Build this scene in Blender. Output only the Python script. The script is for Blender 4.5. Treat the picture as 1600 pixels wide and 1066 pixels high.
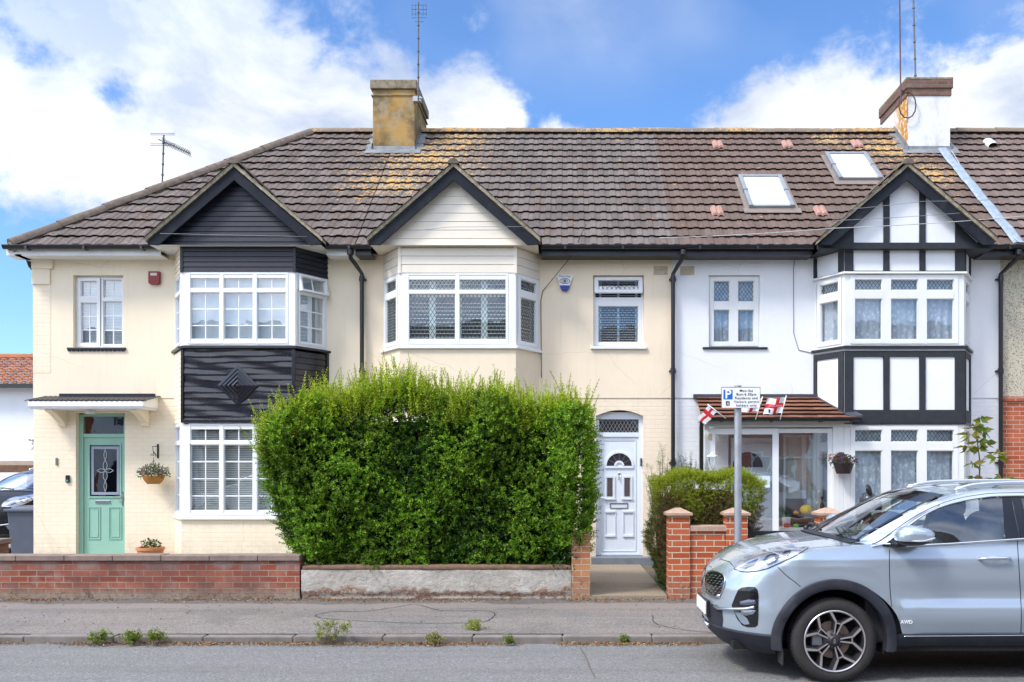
import bpy, bmesh, math, random
import numpy as np
from mathutils import Vector, Matrix
from mathutils.bvhtree import BVHTree
from mathutils.geometry import tessellate_polygon
R = math.radians
random.seed(7); rng = np.random.default_rng(7)
sc = bpy.context.scene
for o in list(bpy.data.objects): bpy.data.objects.remove(o)
COL = sc.collection

# ------------------------------------------------------------------ camera
CX, HY, F, EYE = 885.0, 731.0, 1450.0, 1.79        # principal point / focal length read off the photograph
cd = bpy.data.cameras.new('camera'); cam = bpy.data.objects.new('camera', cd); COL.objects.link(cam)
cam.location = (0, 0, EYE); cam.rotation_euler = (R(90), 0, 0)
cd.sensor_width = 36; cd.sensor_fit = 'HORIZONTAL'; cd.lens = 36*F/1600
cd.shift_x = -(CX-800)/1600; cd.shift_y = (HY-533)/1600
cd.clip_start = 0.05; cd.clip_end = 2000
sc.camera = cam
sc.render.resolution_x = 1024; sc.render.resolution_y = 682

# ------------------------------------------------------------------ world, sun, exposure
SUN_EL, SUN_AZ = 50, -52          # azimuth measured from the street side (-Y) towards the left (-X)
w = bpy.data.worlds.new("World"); sc.world = w; w.use_nodes = True
def build_world():
    nt = w.node_tree; N = nt.nodes; L = nt.links; N.clear()
    out = N.new('ShaderNodeOutputWorld'); bg = N.new('ShaderNodeBackground'); L.new(bg.outputs[0], out.inputs[0])
    sky = N.new('ShaderNodeTexSky'); sky.sky_type = 'NISHITA'; sky.sun_disc = False
    sky.sun_elevation = R(SUN_EL); sky.sun_rotation = R(180-SUN_AZ) if False else R(180+52)
    sky.air_density = 1.0; sky.dust_density = 0.3; sky.ozone_density = 2.0
    tc = N.new('ShaderNodeTexCoord')
    def math_(op, a, b=None, c=None, clamp=False):
        n = N.new('ShaderNodeMath'); n.operation = op; n.use_clamp = clamp
        for i, v in enumerate((a, b, c)):
            if v is None: continue
            if isinstance(v, (int, float)): n.inputs[i].default_value = v
            else: L.new(v, n.inputs[i])
        return n.outputs[0]
    def vnoise(vec, scale, detail, rough, loc=(0,0,0), dist=0.0, sz=(1,1,1)):
        m = N.new('ShaderNodeMapping'); m.inputs['Location'].default_value = loc; m.inputs['Scale'].default_value = sz
        L.new(vec, m.inputs[0])
        t = N.new('ShaderNodeTexNoise'); t.inputs['Scale'].default_value = scale; t.inputs['Detail'].default_value = detail
        t.inputs['Roughness'].default_value = rough; t.inputs['Distortion'].default_value = dist
        L.new(m.outputs[0], t.inputs['Vector']); return t.outputs['Fac']
    G = tc.outputs['Generated']
    sep = N.new('ShaderNodeSeparateXYZ'); L.new(G, sep.inputs[0])
    # each cloud is a soft blob round a direction (unit vector), broken up by noise
    def d(px, py):
        v = Vector(((px-CX)/F, 1, (HY-py)/F)); return v.normalized()
    blobs = [((40,140),.13,.80),((200,60),.10,.75),((300,60),.085,.95),((150,30),.06,.5),((60,320),.12,1.0),((40,240),.11,1.0),
             ((200,230),.13,1.0),((420,190),.09,1.15),((540,210),.095,1.1),((320,330),.16,1.0),((470,92),.035,.9),((520,105),.022,.5),
             ((350,140),.05,.8),((740,205),.045,1.2),((690,215),.045,1.1),((738,150),.026,.6),((790,230),.03,.8),((610,200),.03,1.1),
             ((880,235),.03,.8),((1220,200),.06,.9),((1330,165),.055,.85),((1400,205),.075,.9),((1500,150),.050,.95),((1580,135),.050,.9),
             ((1560,195),.07,.9),((1290,200),.06,.9),((1180,215),.04,.8),((1680,170),.07,.9)]
    holes = [((50,90),.018,.30),((185,150),.020,.62),((75,80),.02,.25),((30,465),.07,1.2),((10,530),.08,1.1)]
    tot = None
    def blob(px, py, r, a):
        v = d(px, py)
        dp = N.new('ShaderNodeVectorMath'); dp.operation = 'DISTANCE'; dp.inputs[1].default_value = v; L.new(G, dp.inputs[0])
        q = math_('DIVIDE', dp.outputs['Value'], r*1.15)
        q = math_('MULTIPLY', q, q)
        q = math_('MULTIPLY', q, -1.0); q = math_('EXPONENT', q)
        return math_('MULTIPLY', q, a)
    for (p, r, a) in blobs:
        b = blob(p[0], p[1], r, a); tot = b if tot is None else math_('MAXIMUM', tot, b)
    # clouds elsewhere (out of frame): broken cover
    gen = vnoise(G, 2.2, 4, .55, (3.1, 1.7, 0))
    back = math_('MULTIPLY', math_('SUBTRACT', gen, .36), 4.0, clamp=True)
    front = math_('MULTIPLY', math_('ADD', sep.outputs[1], -.45), 4.0, clamp=True)
    hi = math_('MULTIPLY', math_('ADD', sep.outputs[2], -.52), -6.0, clamp=True)
    inframe = math_('MULTIPLY', front, hi)
    for (p, r, a) in holes:
        tot = math_('SUBTRACT', tot, blob(p[0], p[1], r, a))
    n1 = vnoise(G, 12, 12, .60, (5.2, .3, 1.4), .15, (1,1,1.3))
    n2 = vnoise(G, 30, 6, .6, (1.0, 4, 2), .1)
    nn = math_('ADD', math_('MULTIPLY', math_('SUBTRACT', n1, .5), 1.75), math_('MULTIPLY', math_('SUBTRACT', n2, .5), .45))
    dens = math_('ADD', math_('SUBTRACT', tot, .37), nn)
    r1 = N.new('ShaderNodeMapRange'); r1.interpolation_type = 'SMOOTHSTEP'; r1.inputs['From Min'].default_value = -.10; r1.inputs['From Max'].default_value = .34
    L.new(dens, r1.inputs[0])
    mix = N.new('ShaderNodeMix'); mix.data_type = 'FLOAT'; L.new(inframe, mix.inputs[0]); L.new(back, mix.inputs[2]); L.new(r1.outputs[0], mix.inputs[3])
    mask = mix.outputs[0]
    # cloud body: bright tops, greyer blue bases
    sh = vnoise(G, 5.5, 8, .6, (2.4, 8, .8), .2, (1,1,1.6))
    ramp = N.new('ShaderNodeValToRGB'); ramp.color_ramp.elements[0].position = .36; ramp.color_ramp.elements[1].position = .62
    ramp.color_ramp.elements[0].color = (2.7, 3.1, 3.95, 1); ramp.color_ramp.elements[1].color = (5.3, 5.35, 5.5, 1)
    L.new(sh, ramp.inputs[0])
    # photograph's deep, saturated blue: tint of the physical sky
    tint = N.new('ShaderNodeMix'); tint.data_type = 'RGBA'; tint.blend_type = 'MULTIPLY'; tint.inputs[0].default_value = 1
    L.new(sky.outputs[0], tint.inputs[6]); tint.inputs[7].default_value = SKY_TINT
    # unseen clouds near the sun scatter more light, raised here to fill the facades
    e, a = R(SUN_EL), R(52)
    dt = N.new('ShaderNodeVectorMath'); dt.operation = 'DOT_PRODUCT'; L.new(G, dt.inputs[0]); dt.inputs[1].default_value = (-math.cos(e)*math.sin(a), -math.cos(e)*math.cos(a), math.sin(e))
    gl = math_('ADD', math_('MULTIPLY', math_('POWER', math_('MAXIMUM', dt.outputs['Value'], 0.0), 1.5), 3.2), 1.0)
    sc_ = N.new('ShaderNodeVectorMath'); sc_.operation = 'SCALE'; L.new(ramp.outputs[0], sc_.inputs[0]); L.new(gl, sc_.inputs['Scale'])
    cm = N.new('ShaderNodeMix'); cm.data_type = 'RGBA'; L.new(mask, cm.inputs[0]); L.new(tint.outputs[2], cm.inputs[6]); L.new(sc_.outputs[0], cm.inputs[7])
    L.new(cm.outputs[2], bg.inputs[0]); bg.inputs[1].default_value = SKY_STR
SKY_TINT = (.60, .80, 1.04, 1); SKY_STR = 0.10
build_world()
sl = bpy.data.lights.new('sun', 'SUN'); sun = bpy.data.objects.new('sun', sl); COL.objects.link(sun)
sl.energy = 1.5; sl.angle = R(12); sl.color = (1.0, .95, .87)
e, a = R(SUN_EL), R(52)
sd = Vector((-math.cos(e)*math.sin(a), -math.cos(e)*math.cos(a), math.sin(e)))      # direction towards the sun
sun.rotation_euler = sd.to_track_quat('Z', 'Y').to_euler()
sc.view_settings.view_transform = 'Standard'; sc.view_settings.look = 'None'
sc.view_settings.gamma = 1; sc.view_settings.exposure = 1.2
sc.render.engine = 'CYCLES'

# ------------------------------------------------------------------ materials
MC = {}
class NB:
    def __init__(s, name):
        s.m = bpy.data.materials.new(name); s.m.use_nodes = True
        s.nt = s.m.node_tree; s.N = s.nt.nodes; s.L = s.nt.links
        s.p = s.N['Principled BSDF']; s.tc = s.N.new('ShaderNodeTexCoord'); s.O = s.tc.outputs['Object']
    def math(s, op, a, b=None, clamp=False):
        n = s.N.new('ShaderNodeMath'); n.operation = op; n.use_clamp = clamp
        for i, v in enumerate((a, b)):
            if v is None: continue
            if isinstance(v, (int, float)): n.inputs[i].default_value = v
            else: s.L.new(v, n.inputs[i])
        return n.outputs[0]
    def noise(s, scale, detail=4, rough=.55, sz=(1,1,1), loc=(0,0,0), vec=None, dist=0):
        m = s.N.new('ShaderNodeMapping'); m.inputs['Scale'].default_value = sz; m.inputs['Location'].default_value = loc
        s.L.new(vec or s.O, m.inputs[0]); t = s.N.new('ShaderNodeTexNoise')
        t.inputs['Scale'].default_value = scale; t.inputs['Detail'].default_value = detail; t.inputs['Roughness'].default_value = rough
        t.inputs['Distortion'].default_value = dist
        s.L.new(m.outputs[0], t.inputs['Vector']); return t.outputs['Fac']
    def rng(s, v, a, b, c=0, d=1):
        n = s.N.new('ShaderNodeMapRange'); s.L.new(v, n.inputs[0])
        for i, x in enumerate((a, b, c, d)): n.inputs[i+1].default_value = x
        return n.outputs[0]
    def mix(s, f, a, b, mode='MIX'):
        n = s.N.new('ShaderNodeMix'); n.data_type = 'RGBA'; n.blend_type = mode
        for i, v in ((0, f), (6, a), (7, b)):
            if isinstance(v, (int, float)): n.inputs[i].default_value = v
            elif isinstance(v, tuple): n.inputs[i].default_value = (*v[:3], 1)
            else: s.L.new(v, n.inputs[i])
        return n.outputs[2]
    def bump(s, h, strength=.3, dist=.01, nrm=None):
        b = s.N.new('ShaderNodeBump'); b.inputs['Strength'].default_value = strength; b.inputs['Distance'].default_value = dist
        s.L.new(h, b.inputs['Height'])
        if nrm: s.L.new(nrm, b.inputs['Normal'])
        return b.outputs[0]
    def fin(s, col=None, rough=.6, nrm=None, metal=0, spec=.5, coat=0):
        if col is not None:
            if isinstance(col, tuple): s.p.inputs['Base Color'].default_value = (*col[:3], 1)
            else: s.L.new(col, s.p.inputs['Base Color'])
        if isinstance(rough, (int, float)): s.p.inputs['Roughness'].default_value = rough
        else: s.L.new(rough, s.p.inputs['Roughness'])
        s.p.inputs['Metallic'].default_value = metal; s.p.inputs['Specular IOR Level'].default_value = spec
        s.p.inputs['Coat Weight'].default_value = coat
        if nrm: s.L.new(nrm, s.p.inputs['Normal'])
        return s.m
def P(name, col, rough=.6, var=.08, vs=6, bs=.15, bscale=60, metal=0, spec=.4, coat=0, dirt=0, dirtcol=(.12,.09,.06)):
    "generic procedural paint / plastic / metal with slight tone variation, grime and fine bump"
    if name in MC: return MC[name]
    b = NB(name)
    n = b.noise(vs, 5, .6); c = b.mix(b.rng(n, .3, .7), tuple(x*(1-var) for x in col), tuple(min(1, x*(1+var)) for x in col))
    if dirt:
        d = b.noise(vs*.6, 8, .7, (1,1,.5), (3,1,2)); c = b.mix(b.math('MULTIPLY', b.rng(d, .5, .75), dirt), c, dirtcol)
    nr = b.bump(b.noise(bscale, 3), bs, .004) if bs else None
    MC[name] = b.fin(c, rough, nr, metal, spec, coat); return MC[name]
def wallvec(b):
    s = b.N.new('ShaderNodeSeparateXYZ'); b.L.new(b.O, s.inputs[0])
    c = b.N.new('ShaderNodeCombineXYZ'); b.L.new(b.math('ADD', s.outputs[0], s.outputs[1]), c.inputs[0]); b.L.new(s.outputs[2], c.inputs[1])
    return c.outputs[0], s
def bricknode(b, vec, mort=.010, smooth=.25, h=.075, wd=.225):
    t = b.N.new('ShaderNodeTexBrick'); b.L.new(vec, t.inputs['Vector'])
    t.inputs['Scale'].default_value = 1; t.inputs['Brick Width'].default_value = wd; t.inputs['Row Height'].default_value = h
    t.inputs['Mortar Size'].default_value = mort/2; t.inputs['Mortar Smooth'].default_value = smooth
    t.inputs['Color1'].default_value = (0,0,0,1); t.inputs['Color2'].default_value = (1,1,1,1); t.inputs['Mortar'].default_value = (.5,.5,.5,1)
    t.inputs['Bias'].default_value = 0
    return t
def painted(name, col, kind, stain=.25):
    "masonry paint over brick or render"
    b = NB(name); vec, s = wallvec(b)
    n = b.noise(1.3, 6, .6); c = b.mix(b.rng(n, .3, .7), tuple(x*.95 for x in col), tuple(min(.9, x*1.03) for x in col))
    st = b.noise(3.0, 8, .7, (2.5, 2.5, .35), (1,2,3)); c = b.mix(b.math('MULTIPLY', b.rng(st, .56, .78), stain), c, tuple(x*f for x, f in zip(col, (.72,.66,.55))))
    fine = b.noise(160, 3, .6); med = b.noise(24, 5, .65)
    # rain-washed streaks, splash-back dirt at the foot, hairline cracks
    sk = b.noise(5, 6, .65, (3.0, 3.0, .12), (5,5,5)); c = b.mix(b.math('MULTIPLY', b.rng(sk, .55, .80), stain*.9), c, tuple(x*f for x, f in zip(col, (.62,.58,.52))))
    ft = b.math('MULTIPLY', b.rng(s.outputs[2], .55, .12), b.rng(b.noise(5, 7, .7), .3, .65)); c = b.mix(b.math('MULTIPLY', ft, .55), c, tuple(x*f for x, f in zip(col, (.50,.47,.40))))
    vv = b.N.new('ShaderNodeTexVoronoi'); vv.feature = 'DISTANCE_TO_EDGE'; vv.inputs['Scale'].default_value = .55
    mm = b.N.new('ShaderNodeMix'); mm.data_type = 'VECTOR'; mm.inputs[0].default_value = .12; b.L.new(vec, mm.inputs[4]); nz = b.N.new('ShaderNodeTexNoise'); nz.inputs['Scale'].default_value = 4; nz.inputs['Detail'].default_value = 8; b.L.new(b.O, nz.inputs['Vector']); b.L.new(nz.outputs['Color'], mm.inputs[5]); b.L.new(mm.outputs[1], vv.inputs['Vector'])
    c = b.mix(b.math('MULTIPLY', b.math('MULTIPLY', b.rng(vv.outputs['Distance'], .0035, .0015), b.rng(b.noise(.8, 2, .5), .48, .56)), .28), c, tuple(x*.5 for x in col))
    if kind == 'brick':
        t = bricknode(b, vec, .012, .6)
        h = b.math('SUBTRACT', b.math('ADD', b.math('MULTIPLY', med, .55), b.math('MULTIPLY', fine, .25)), b.math('MULTIPLY', t.outputs['Fac'], .8))
        c = b.mix(b.math('MULTIPLY', t.outputs['Fac'], .22), c, tuple(x*.72 for x in col))
        nr = b.bump(h, .45, .008)
    else:
        c = b.mix(b.math('MULTIPLY', b.rng(fine, .5, .75), .10), c, tuple(x*.7 for x in col))
        h = b.math('ADD', b.math('MULTIPLY', med, .8), fine); nr = b.bump(h, .4, .005)
    return b.fin(c, .85, nr, 0, .2)
def brickmat(name, c1, c2, mortar, eff=.3, dark=.2, mort=.011, lowmoss=0, z0=0, spread=1.0):
    b = NB(name); vec, s = wallvec(b); t = bricknode(b, vec, mort, .15)
    tone = b.N.new('ShaderNodeSeparateColor'); b.L.new(t.outputs['Color'], tone.inputs[0])
    c = b.mix(tone.outputs[0], c1, c2)
    g = b.noise(45, 4, .7); c = b.mix(b.math('MULTIPLY', b.rng(g, .42, .75), .35), c, tuple(x*.55 for x in c1))
    n = b.noise(1.6, 7, .65, (1,1,2.2)); c = b.mix(b.math('MULTIPLY', b.rng(n, .50, .72), dark), c, (.10,.075,.07))
    c = b.mix(t.outputs['Fac'], c, mortar)
    e = b.noise(2.6, 9, .72, (1,1,1.2), (7,3,1)); c = b.mix(b.math('MULTIPLY', b.rng(e, .52, .66), eff), c, (.50,.46,.42))
    if lowmoss > .7:
        gp = b.N.new('ShaderNodeNewGeometry'); s = b.N.new('ShaderNodeSeparateXYZ'); b.L.new(gp.outputs['Position'], s.inputs[0])
        lb = b.rng(b.math('ADD', s.outputs[2], b.math('MULTIPLY', b.noise(6, 6, .7, (1,1,2), (7,7,7)), .16)), .33, .27); c = b.mix(b.math('MULTIPLY', lb, .85), c, b.mix(b.rng(b.noise(18, 6, .7), .4, .6), (.19,.145,.11), (.36,.31,.26)))
        tz = b.math('MULTIPLY', b.rng(s.outputs[2], .44, .56), b.rng(b.noise(3.2, 7, .7, loc=(2,2,2)), .46, .56)); c = b.mix(b.math('MULTIPLY', tz, .75), c, (.27,.22,.20))
        c = b.mix(b.math('MULTIPLY', b.rng(b.noise(.9, 4, .6, loc=(5,5,1)), .46, .60), .7), c, (.14,.070,.060))
    if lowmoss:
        zf = b.rng(s.outputs[2], z0+.22, z0+.02); m = b.noise(7, 6, .7)
        c = b.mix(b.math('MULTIPLY', b.math('MULTIPLY', zf, b.rng(m, .3, .6)), lowmoss), c, (.27,.225,.17)); c = b.mix(b.math('MULTIPLY', b.math('MULTIPLY', zf, b.rng(b.noise(14, 5, .7, loc=(3,3,3)), .55, .62)), .8), c, (.09,.065,.045))
    h = b.math('SUBTRACT', b.math('MULTIPLY', b.noise(90, 4, .7), .5), b.math('MULTIPLY', t.outputs['Fac'], 1.0))
    return b.fin(c, .9, b.bump(h, .6, .008), 0, .2)

# ------------------------------------------------------------------ geometry helpers
ORG = {}
def tag(o, label=None, cat=None, group=None, kind=None):
    if label: o['label'] = label
    if cat: o['category'] = cat
    if group: o['group'] = group
    if kind: o['kind'] = kind
    return o
def empty(name, loc, label, cat, group=None):
    o = bpy.data.objects.new(name, None); COL.objects.link(o); o.location = loc; o.empty_display_size = .1
    ORG[o.name] = Vector(loc); return tag(o, label, cat, group)
def link(name, me, mat, parent=None, origin=None, smooth=False):
    o = bpy.data.objects.new(name, me); COL.objects.link(o)
    if parent is not None: org = ORG[parent.name]; o.parent = parent
    else: org = Vector(origin or (0,0,0)); o.location = org
    ORG[o.name] = org
    if org.length: me.transform(Matrix.Translation(-org))
    for m in (mat if isinstance(mat, (list, tuple)) else [mat]): me.materials.append(m)
    if smooth:
        me.polygons.foreach_set('use_smooth', [True]*len(me.polygons))
        if smooth is not True: me.set_sharp_from_angle(angle=R(smooth))
    return o
class MB:
    def __init__(s): s.v = []; s.f = []; s.mi = []; s.cur = 0
    def add(s, vs, fs):
        n = len(s.v); s.v += [tuple(p) for p in vs]
        for f in fs: s.f.append(tuple(n+i for i in f)); s.mi.append(s.cur)
        return s
    def box(s, x0, x1, y0, y1, z0, z1):
        vs = [(x, y, z) for x in (x0, x1) for y in (y0, y1) for z in (z0, z1)]
        return s.add(vs, [(0,1,3,2),(4,6,7,5),(0,4,5,1),(2,3,7,6),(0,2,6,4),(1,5,7,3)])
    def fbox(s, Fr, a0, a1, z0, z1, c0, c1):
        vs = [Fr(a, z, c) for a in (a0, a1) for c in (c0, c1) for z in (z0, z1)]
        return s.add(vs, [(0,1,3,2),(4,6,7,5),(0,4,5,1),(2,3,7,6),(0,2,6,4),(1,5,7,3)])
    def quad(s, a, b, c, d): return s.add([a, b, c, d], [(0,1,2,3)])
    def prism(s, pts, d):
        "closed polygon of 3D points pushed along vector d"
        n = len(pts); d = Vector(d); A = [Vector(p) for p in pts]; B = [p+d for p in A]
        tris = tessellate_polygon([A]); fs = [tuple(t) for t in tris]+[tuple(n+i for i in reversed(t)) for t in tris]
        fs += [(i, (i+1) % n, n+(i+1) % n, n+i) for i in range(n)]
        return s.add(A+B, fs)
    def tube(s, pts, r, seg=8, cap=True):
        pts = [Vector(p) for p in pts]; n = len(pts); rs = r if isinstance(r, (list, tuple)) else [r]*n
        rings = []; t0 = (pts[1]-pts[0]).normalized()
        up = Vector((0,0,1)) if abs(t0.z) < .9 else Vector((0,1,0)); u = t0.cross(up).normalized()
        for i, p in enumerate(pts):
            t = ((pts[min(i+1, n-1)]-pts[max(i-1, 0)])).normalized()
            u = (u - t*u.dot(t)).normalized(); v = t.cross(u)
            rings.append([p+(u*math.cos(2*math.pi*k/seg)+v*math.sin(2*math.pi*k/seg))*rs[i] for k in range(seg)])
        fs = [(i*seg+k, i*seg+(k+1) % seg, (i+1)*seg+(k+1) % seg, (i+1)*seg+k) for i in range(n-1) for k in range(seg)]
        if cap: fs += [tuple(range(seg-1, -1, -1)), tuple((n-1)*seg+k for k in range(seg))]
        return s.add([p for r_ in rings for p in r_], fs)
    def lathe(s, o, prof, seg=20, axis='z'):
        o = Vector(o); vs = []
        for (r, h) in prof:
            for k in range(seg):
                a = 2*math.pi*k/seg; c, d = r*math.cos(a), r*math.sin(a)
                vs.append(o+Vector((c, d, h) if axis == 'z' else (c, h, d) if axis == 'y' else (h, c, d)))
        n = len(prof); fs = [(i*seg+k, i*seg+(k+1) % seg, (i+1)*seg+(k+1) % seg, (i+1)*seg+k) for i in range(n-1) for k in range(seg)]
        return s.add(vs, fs)
    def grid(s, rows):
        "rows: list of equally long lists of points"
        m = len(rows[0]); n = len(rows)
        return s.add([p for r_ in rows for p in r_], [(i*m+j, i*m+j+1, (i+1)*m+j+1, (i+1)*m+j) for i in range(n-1) for j in range(m-1)])
    def ell(s, c, r, seg=12, ring=8, e=1.0):
        c = Vector(c); rows = []
        f = lambda x: math.copysign(abs(x)**e, x)
        for i in range(ring+1):
            t = math.pi*i/ring-math.pi/2
            rows.append([c+Vector((r[0]*f(math.cos(t))*f(math.cos(2*math.pi*k/seg)), r[1]*f(math.cos(t))*f(math.sin(2*math.pi*k/seg)), r[2]*f(math.sin(t)))) for k in range(seg+1)])
        return s.grid(rows)
    def build(s, name, mat, parent=None, origin=None, smooth=False, bevel=0, recalc=True):
        me = bpy.data.meshes.new(name); me.from_pydata(s.v, [], s.f)
        if isinstance(mat, (list, tuple)): me.polygons.foreach_set('material_index', s.mi)
        if recalc or bevel:
            bm = bmesh.new(); bm.from_mesh(me)
            if smooth or bevel: bmesh.ops.remove_doubles(bm, verts=bm.verts, dist=1e-5)
            bmesh.ops.recalc_face_normals(bm, faces=bm.faces)
            bm.to_mesh(me); bm.free()
        o = link(name, me, mat, parent, origin, smooth)
        if bevel:
            md = o.modifiers.new('bevel', 'BEVEL'); md.width = bevel; md.segments = 2; md.limit_method = 'ANGLE'; md.angle_limit = R(40)
        return o
class Fr:
    "vertical plane frame: a runs along u, z is up, c points outwards"
    def __init__(s, p0, p1):
        s.o = Vector((p0[0], p0[1], 0)); s.u = Vector((p1[0]-p0[0], p1[1]-p0[1], 0)); s.len = s.u.length; s.u.normalize()
        s.n = Vector((s.u.y, -s.u.x, 0))
    def __call__(s, a, z, c=0): p = s.o+s.u*a+s.n*c; return Vector((p.x, p.y, z))
def at(px, py, Y): return Vector(((px-CX)*Y/F, Y, EYE+(HY-py)*Y/F))
def X_(px, Y): return (px-CX)*Y/F
def Z_(py, Y): return EYE+(HY-py)*Y/F
def panel(mb, fr, a0, a1, z0, z1, holes, reveal, c=0):
    "flat wall sheet with rectangular holes and their reveals"
    As = sorted({a0, a1, *[h[0] for h in holes], *[h[1] for h in holes]}); Zs = sorted({z0, z1, *[h[2] for h in holes], *[h[3] for h in holes]})
    As = [a for a in As if a0 <= a <= a1]; Zs = [z for z in Zs if z0 <= z <= z1]
    for i in range(len(As)-1):
        for j in range(len(Zs)-1):
            am, zm = (As[i]+As[i+1])/2, (Zs[j]+Zs[j+1])/2
            if any(h[0] < am < h[1] and h[2] < zm < h[3] for h in holes): continue
            mb.quad(fr(As[i], Zs[j], c), fr(As[i+1], Zs[j], c), fr(As[i+1], Zs[j+1], c), fr(As[i], Zs[j+1], c))
    for h in holes:
        x0, x1, y0, y1 = max(h[0], a0), min(h[1], a1), max(h[2], z0), min(h[3], z1)
        if x0 >= x1 or y0 >= y1: continue
        d = c-reveal
        if h[0] >= a0: mb.quad(fr(x0, y0, c), fr(x0, y1, c), fr(x0, y1, d), fr(x0, y0, d))
        if h[1] <= a1: mb.quad(fr(x1, y0, d), fr(x1, y1, d), fr(x1, y1, c), fr(x1, y0, c))
        if h[3] <= z1: mb.quad(fr(x0, y1, c), fr(x1, y1, c), fr(x1, y1, d), fr(x0, y1, d))
        if h[2] >= z0: mb.quad(fr(x0, y0, d), fr(x1, y0, d), fr(x1, y0, c), fr(x0, y0, c))
    return mb
def ring(mb, fr, a0, a1, z0, z1, w_, c0, c1):
    mb.fbox(fr, a0, a0+w_, z0, z1, c0, c1); mb.fbox(fr, a1-w_, a1, z0, z1, c0, c1)
    mb.fbox(fr, a0+w_, a1-w_, z1-w_, z1, c0, c1); mb.fbox(fr, a0+w_, a1-w_, z0, z0+w_, c0, c1)
def clipseg(p, q, a0, a1, z0, z1):
    "Liang-Barsky clip of a segment to a rectangle"
    dx, dz = q[0]-p[0], q[1]-p[1]; t0, t1 = 0., 1.
    for pp, qq in ((-dx, p[0]-a0), (dx, a1-p[0]), (-dz, p[1]-z0), (dz, z1-p[1])):
        if abs(pp) < 1e-9:
            if qq < 0: return None
            continue
        r = qq/pp
        if pp < 0: t0 = max(t0, r)
        else: t1 = min(t1, r)
    return None if t0 >= t1 else ((p[0]+dx*t0, p[1]+dz*t0), (p[0]+dx*t1, p[1]+dz*t1))
def strip(mb, fr, p, q, w_, c0, c1):
    d = Vector((q[0]-p[0], q[1]-p[1])); d.normalize(); n = Vector((-d.y, d.x))*w_/2
    pts = [(p[0]+n.x, p[1]+n.y), (q[0]+n.x, q[1]+n.y), (q[0]-n.x, q[1]-n.y), (p[0]-n.x, p[1]-n.y)]
    A = [fr(x, z, c0) for x, z in pts]; B = [fr(x, z, c1) for x, z in pts]
    mb.add(A+B, [(0,1,2,3),(7,6,5,4),(0,4,5,1),(1,5,6,2),(2,6,7,3),(3,7,4,0)])
def leads(mb, fr, a0, a1, z0, z1, pa, pz, c, w_=.006):
    "diamond leading clipped to the pane"
    n = int((a1-a0)/pa+(z1-z0)/pz)+3; H = z1-z0+4*pz
    for k in range(-n, n+1):
        for sgn in (1, -1):
            x = (a0+a1)/2+k*pa; s_ = clipseg((x-sgn*H*pa/pz, (z0+z1)/2-H), (x+sgn*H*pa/pz, (z0+z1)/2+H), a0, a1, z0, z1)
            if s_ and (abs(s_[0][0]-s_[1][0])+abs(s_[0][1]-s_[1][1])) > .01: strip(mb, fr, s_[0], s_[1], w_, c, c+.004)

# ------------------------------------------------------------------ shared materials
upvc = P('upvc', (.80,.81,.82), .35, .02, 3, .05, spec=.5)
upvc2 = P('upvc_aged', (.76,.77,.76), .4, .03, 3, .05, dirt=.12)
black = P('black_paint', (.018,.019,.024), .38, .25, 9, .3, 30, spec=.5, dirt=.12, dirtcol=(.10,.10,.11))
blackp = P('black_plastic', (.014,.014,.016), .32, .2, 9, .05, spec=.5)
navy = P('charcoal_boards', (.014,.016,.027), .48, .2, 4, .35, 24, spec=.4, dirt=.15, dirtcol=(.05,.05,.065))
barge = P('bargeboard_paint', (.015,.018,.026), .7, .18, 7, .25, 30, spec=.18, dirt=.25, dirtcol=(.075,.075,.08))
creamv = P('cream_cladding', (.76,.69,.59), .5, .03, 3, .08, dirt=.1, dirtcol=(.5,.42,.33))
lead_m = P('lead_sheet', (.20,.21,.22), .6, .25, 8, .4, 25, metal=.2, dirt=.5, dirtcol=(.34,.32,.28))
leadbar = P('lead_came', (.10,.13,.15), .45, .15, 8, 0, metal=.4)
leadlight = P('lead_came_light', (.42,.43,.44), .45, .15, 8, 0, metal=.3)
concrete = P('concrete', (.42,.37,.30), .9, .16, 9, .6, 120, dirt=.5, dirtcol=(.2,.17,.12))
mossy = P('mossy_mortar', (.30,.26,.19), .95, .4, 18, .9, 60, dirt=.6, dirtcol=(.13,.12,.05))
creamcol = (.86,.75,.575)
cream_brick = painted('cream_painted_brick', creamcol, 'brick'); cream_rend = painted('cream_render', creamcol, 'render')
peach_rend = painted('peach_cream_render', (.86,.725,.55), 'render')
peach_brick = painted('peach_cream_brick', (.86,.73,.56), 'brick')
white_brick = painted('white_painted_brick', (.79,.80,.82), 'brick', .12); white_rend = painted('white_render', (.80,.81,.83), 'render', .12)
def glassmat(name, refl, tint=(.93,.96,.96), rough=.01):
    b = NB(name); N, L = b.N, b.L; out = N['Material Output']
    t = N.new('ShaderNodeBsdfTransparent'); t.inputs[0].default_value = (*tint, 1)
    g = N.new('ShaderNodeBsdfGlossy'); g.inputs['Roughness'].default_value = rough; g.inputs[0].default_value = (.95,.97,1,1)
    bb = b.bump(b.noise(2.2, 2, .5), .12, .02); L.new(bb, g.inputs['Normal'])
    fr = N.new('ShaderNodeLayerWeight'); fr.inputs[0].default_value = .35
    mx = N.new('ShaderNodeMixShader'); L.new(b.rng(fr.outputs['Facing'], 0, 1, refl, .85), mx.inputs[0])
    L.new(t.outputs[0], mx.inputs[1]); L.new(g.outputs[0], mx.inputs[2]); L.new(mx.outputs[0], out.inputs[0]); N.remove(b.p); return b.m
glass = glassmat('window_glass', .13)
glass_hi = glassmat('window_glass_bright', .26)
room_m = P('room_wall', (.07,.065,.06), .9, .2, 2, 0)
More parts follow.
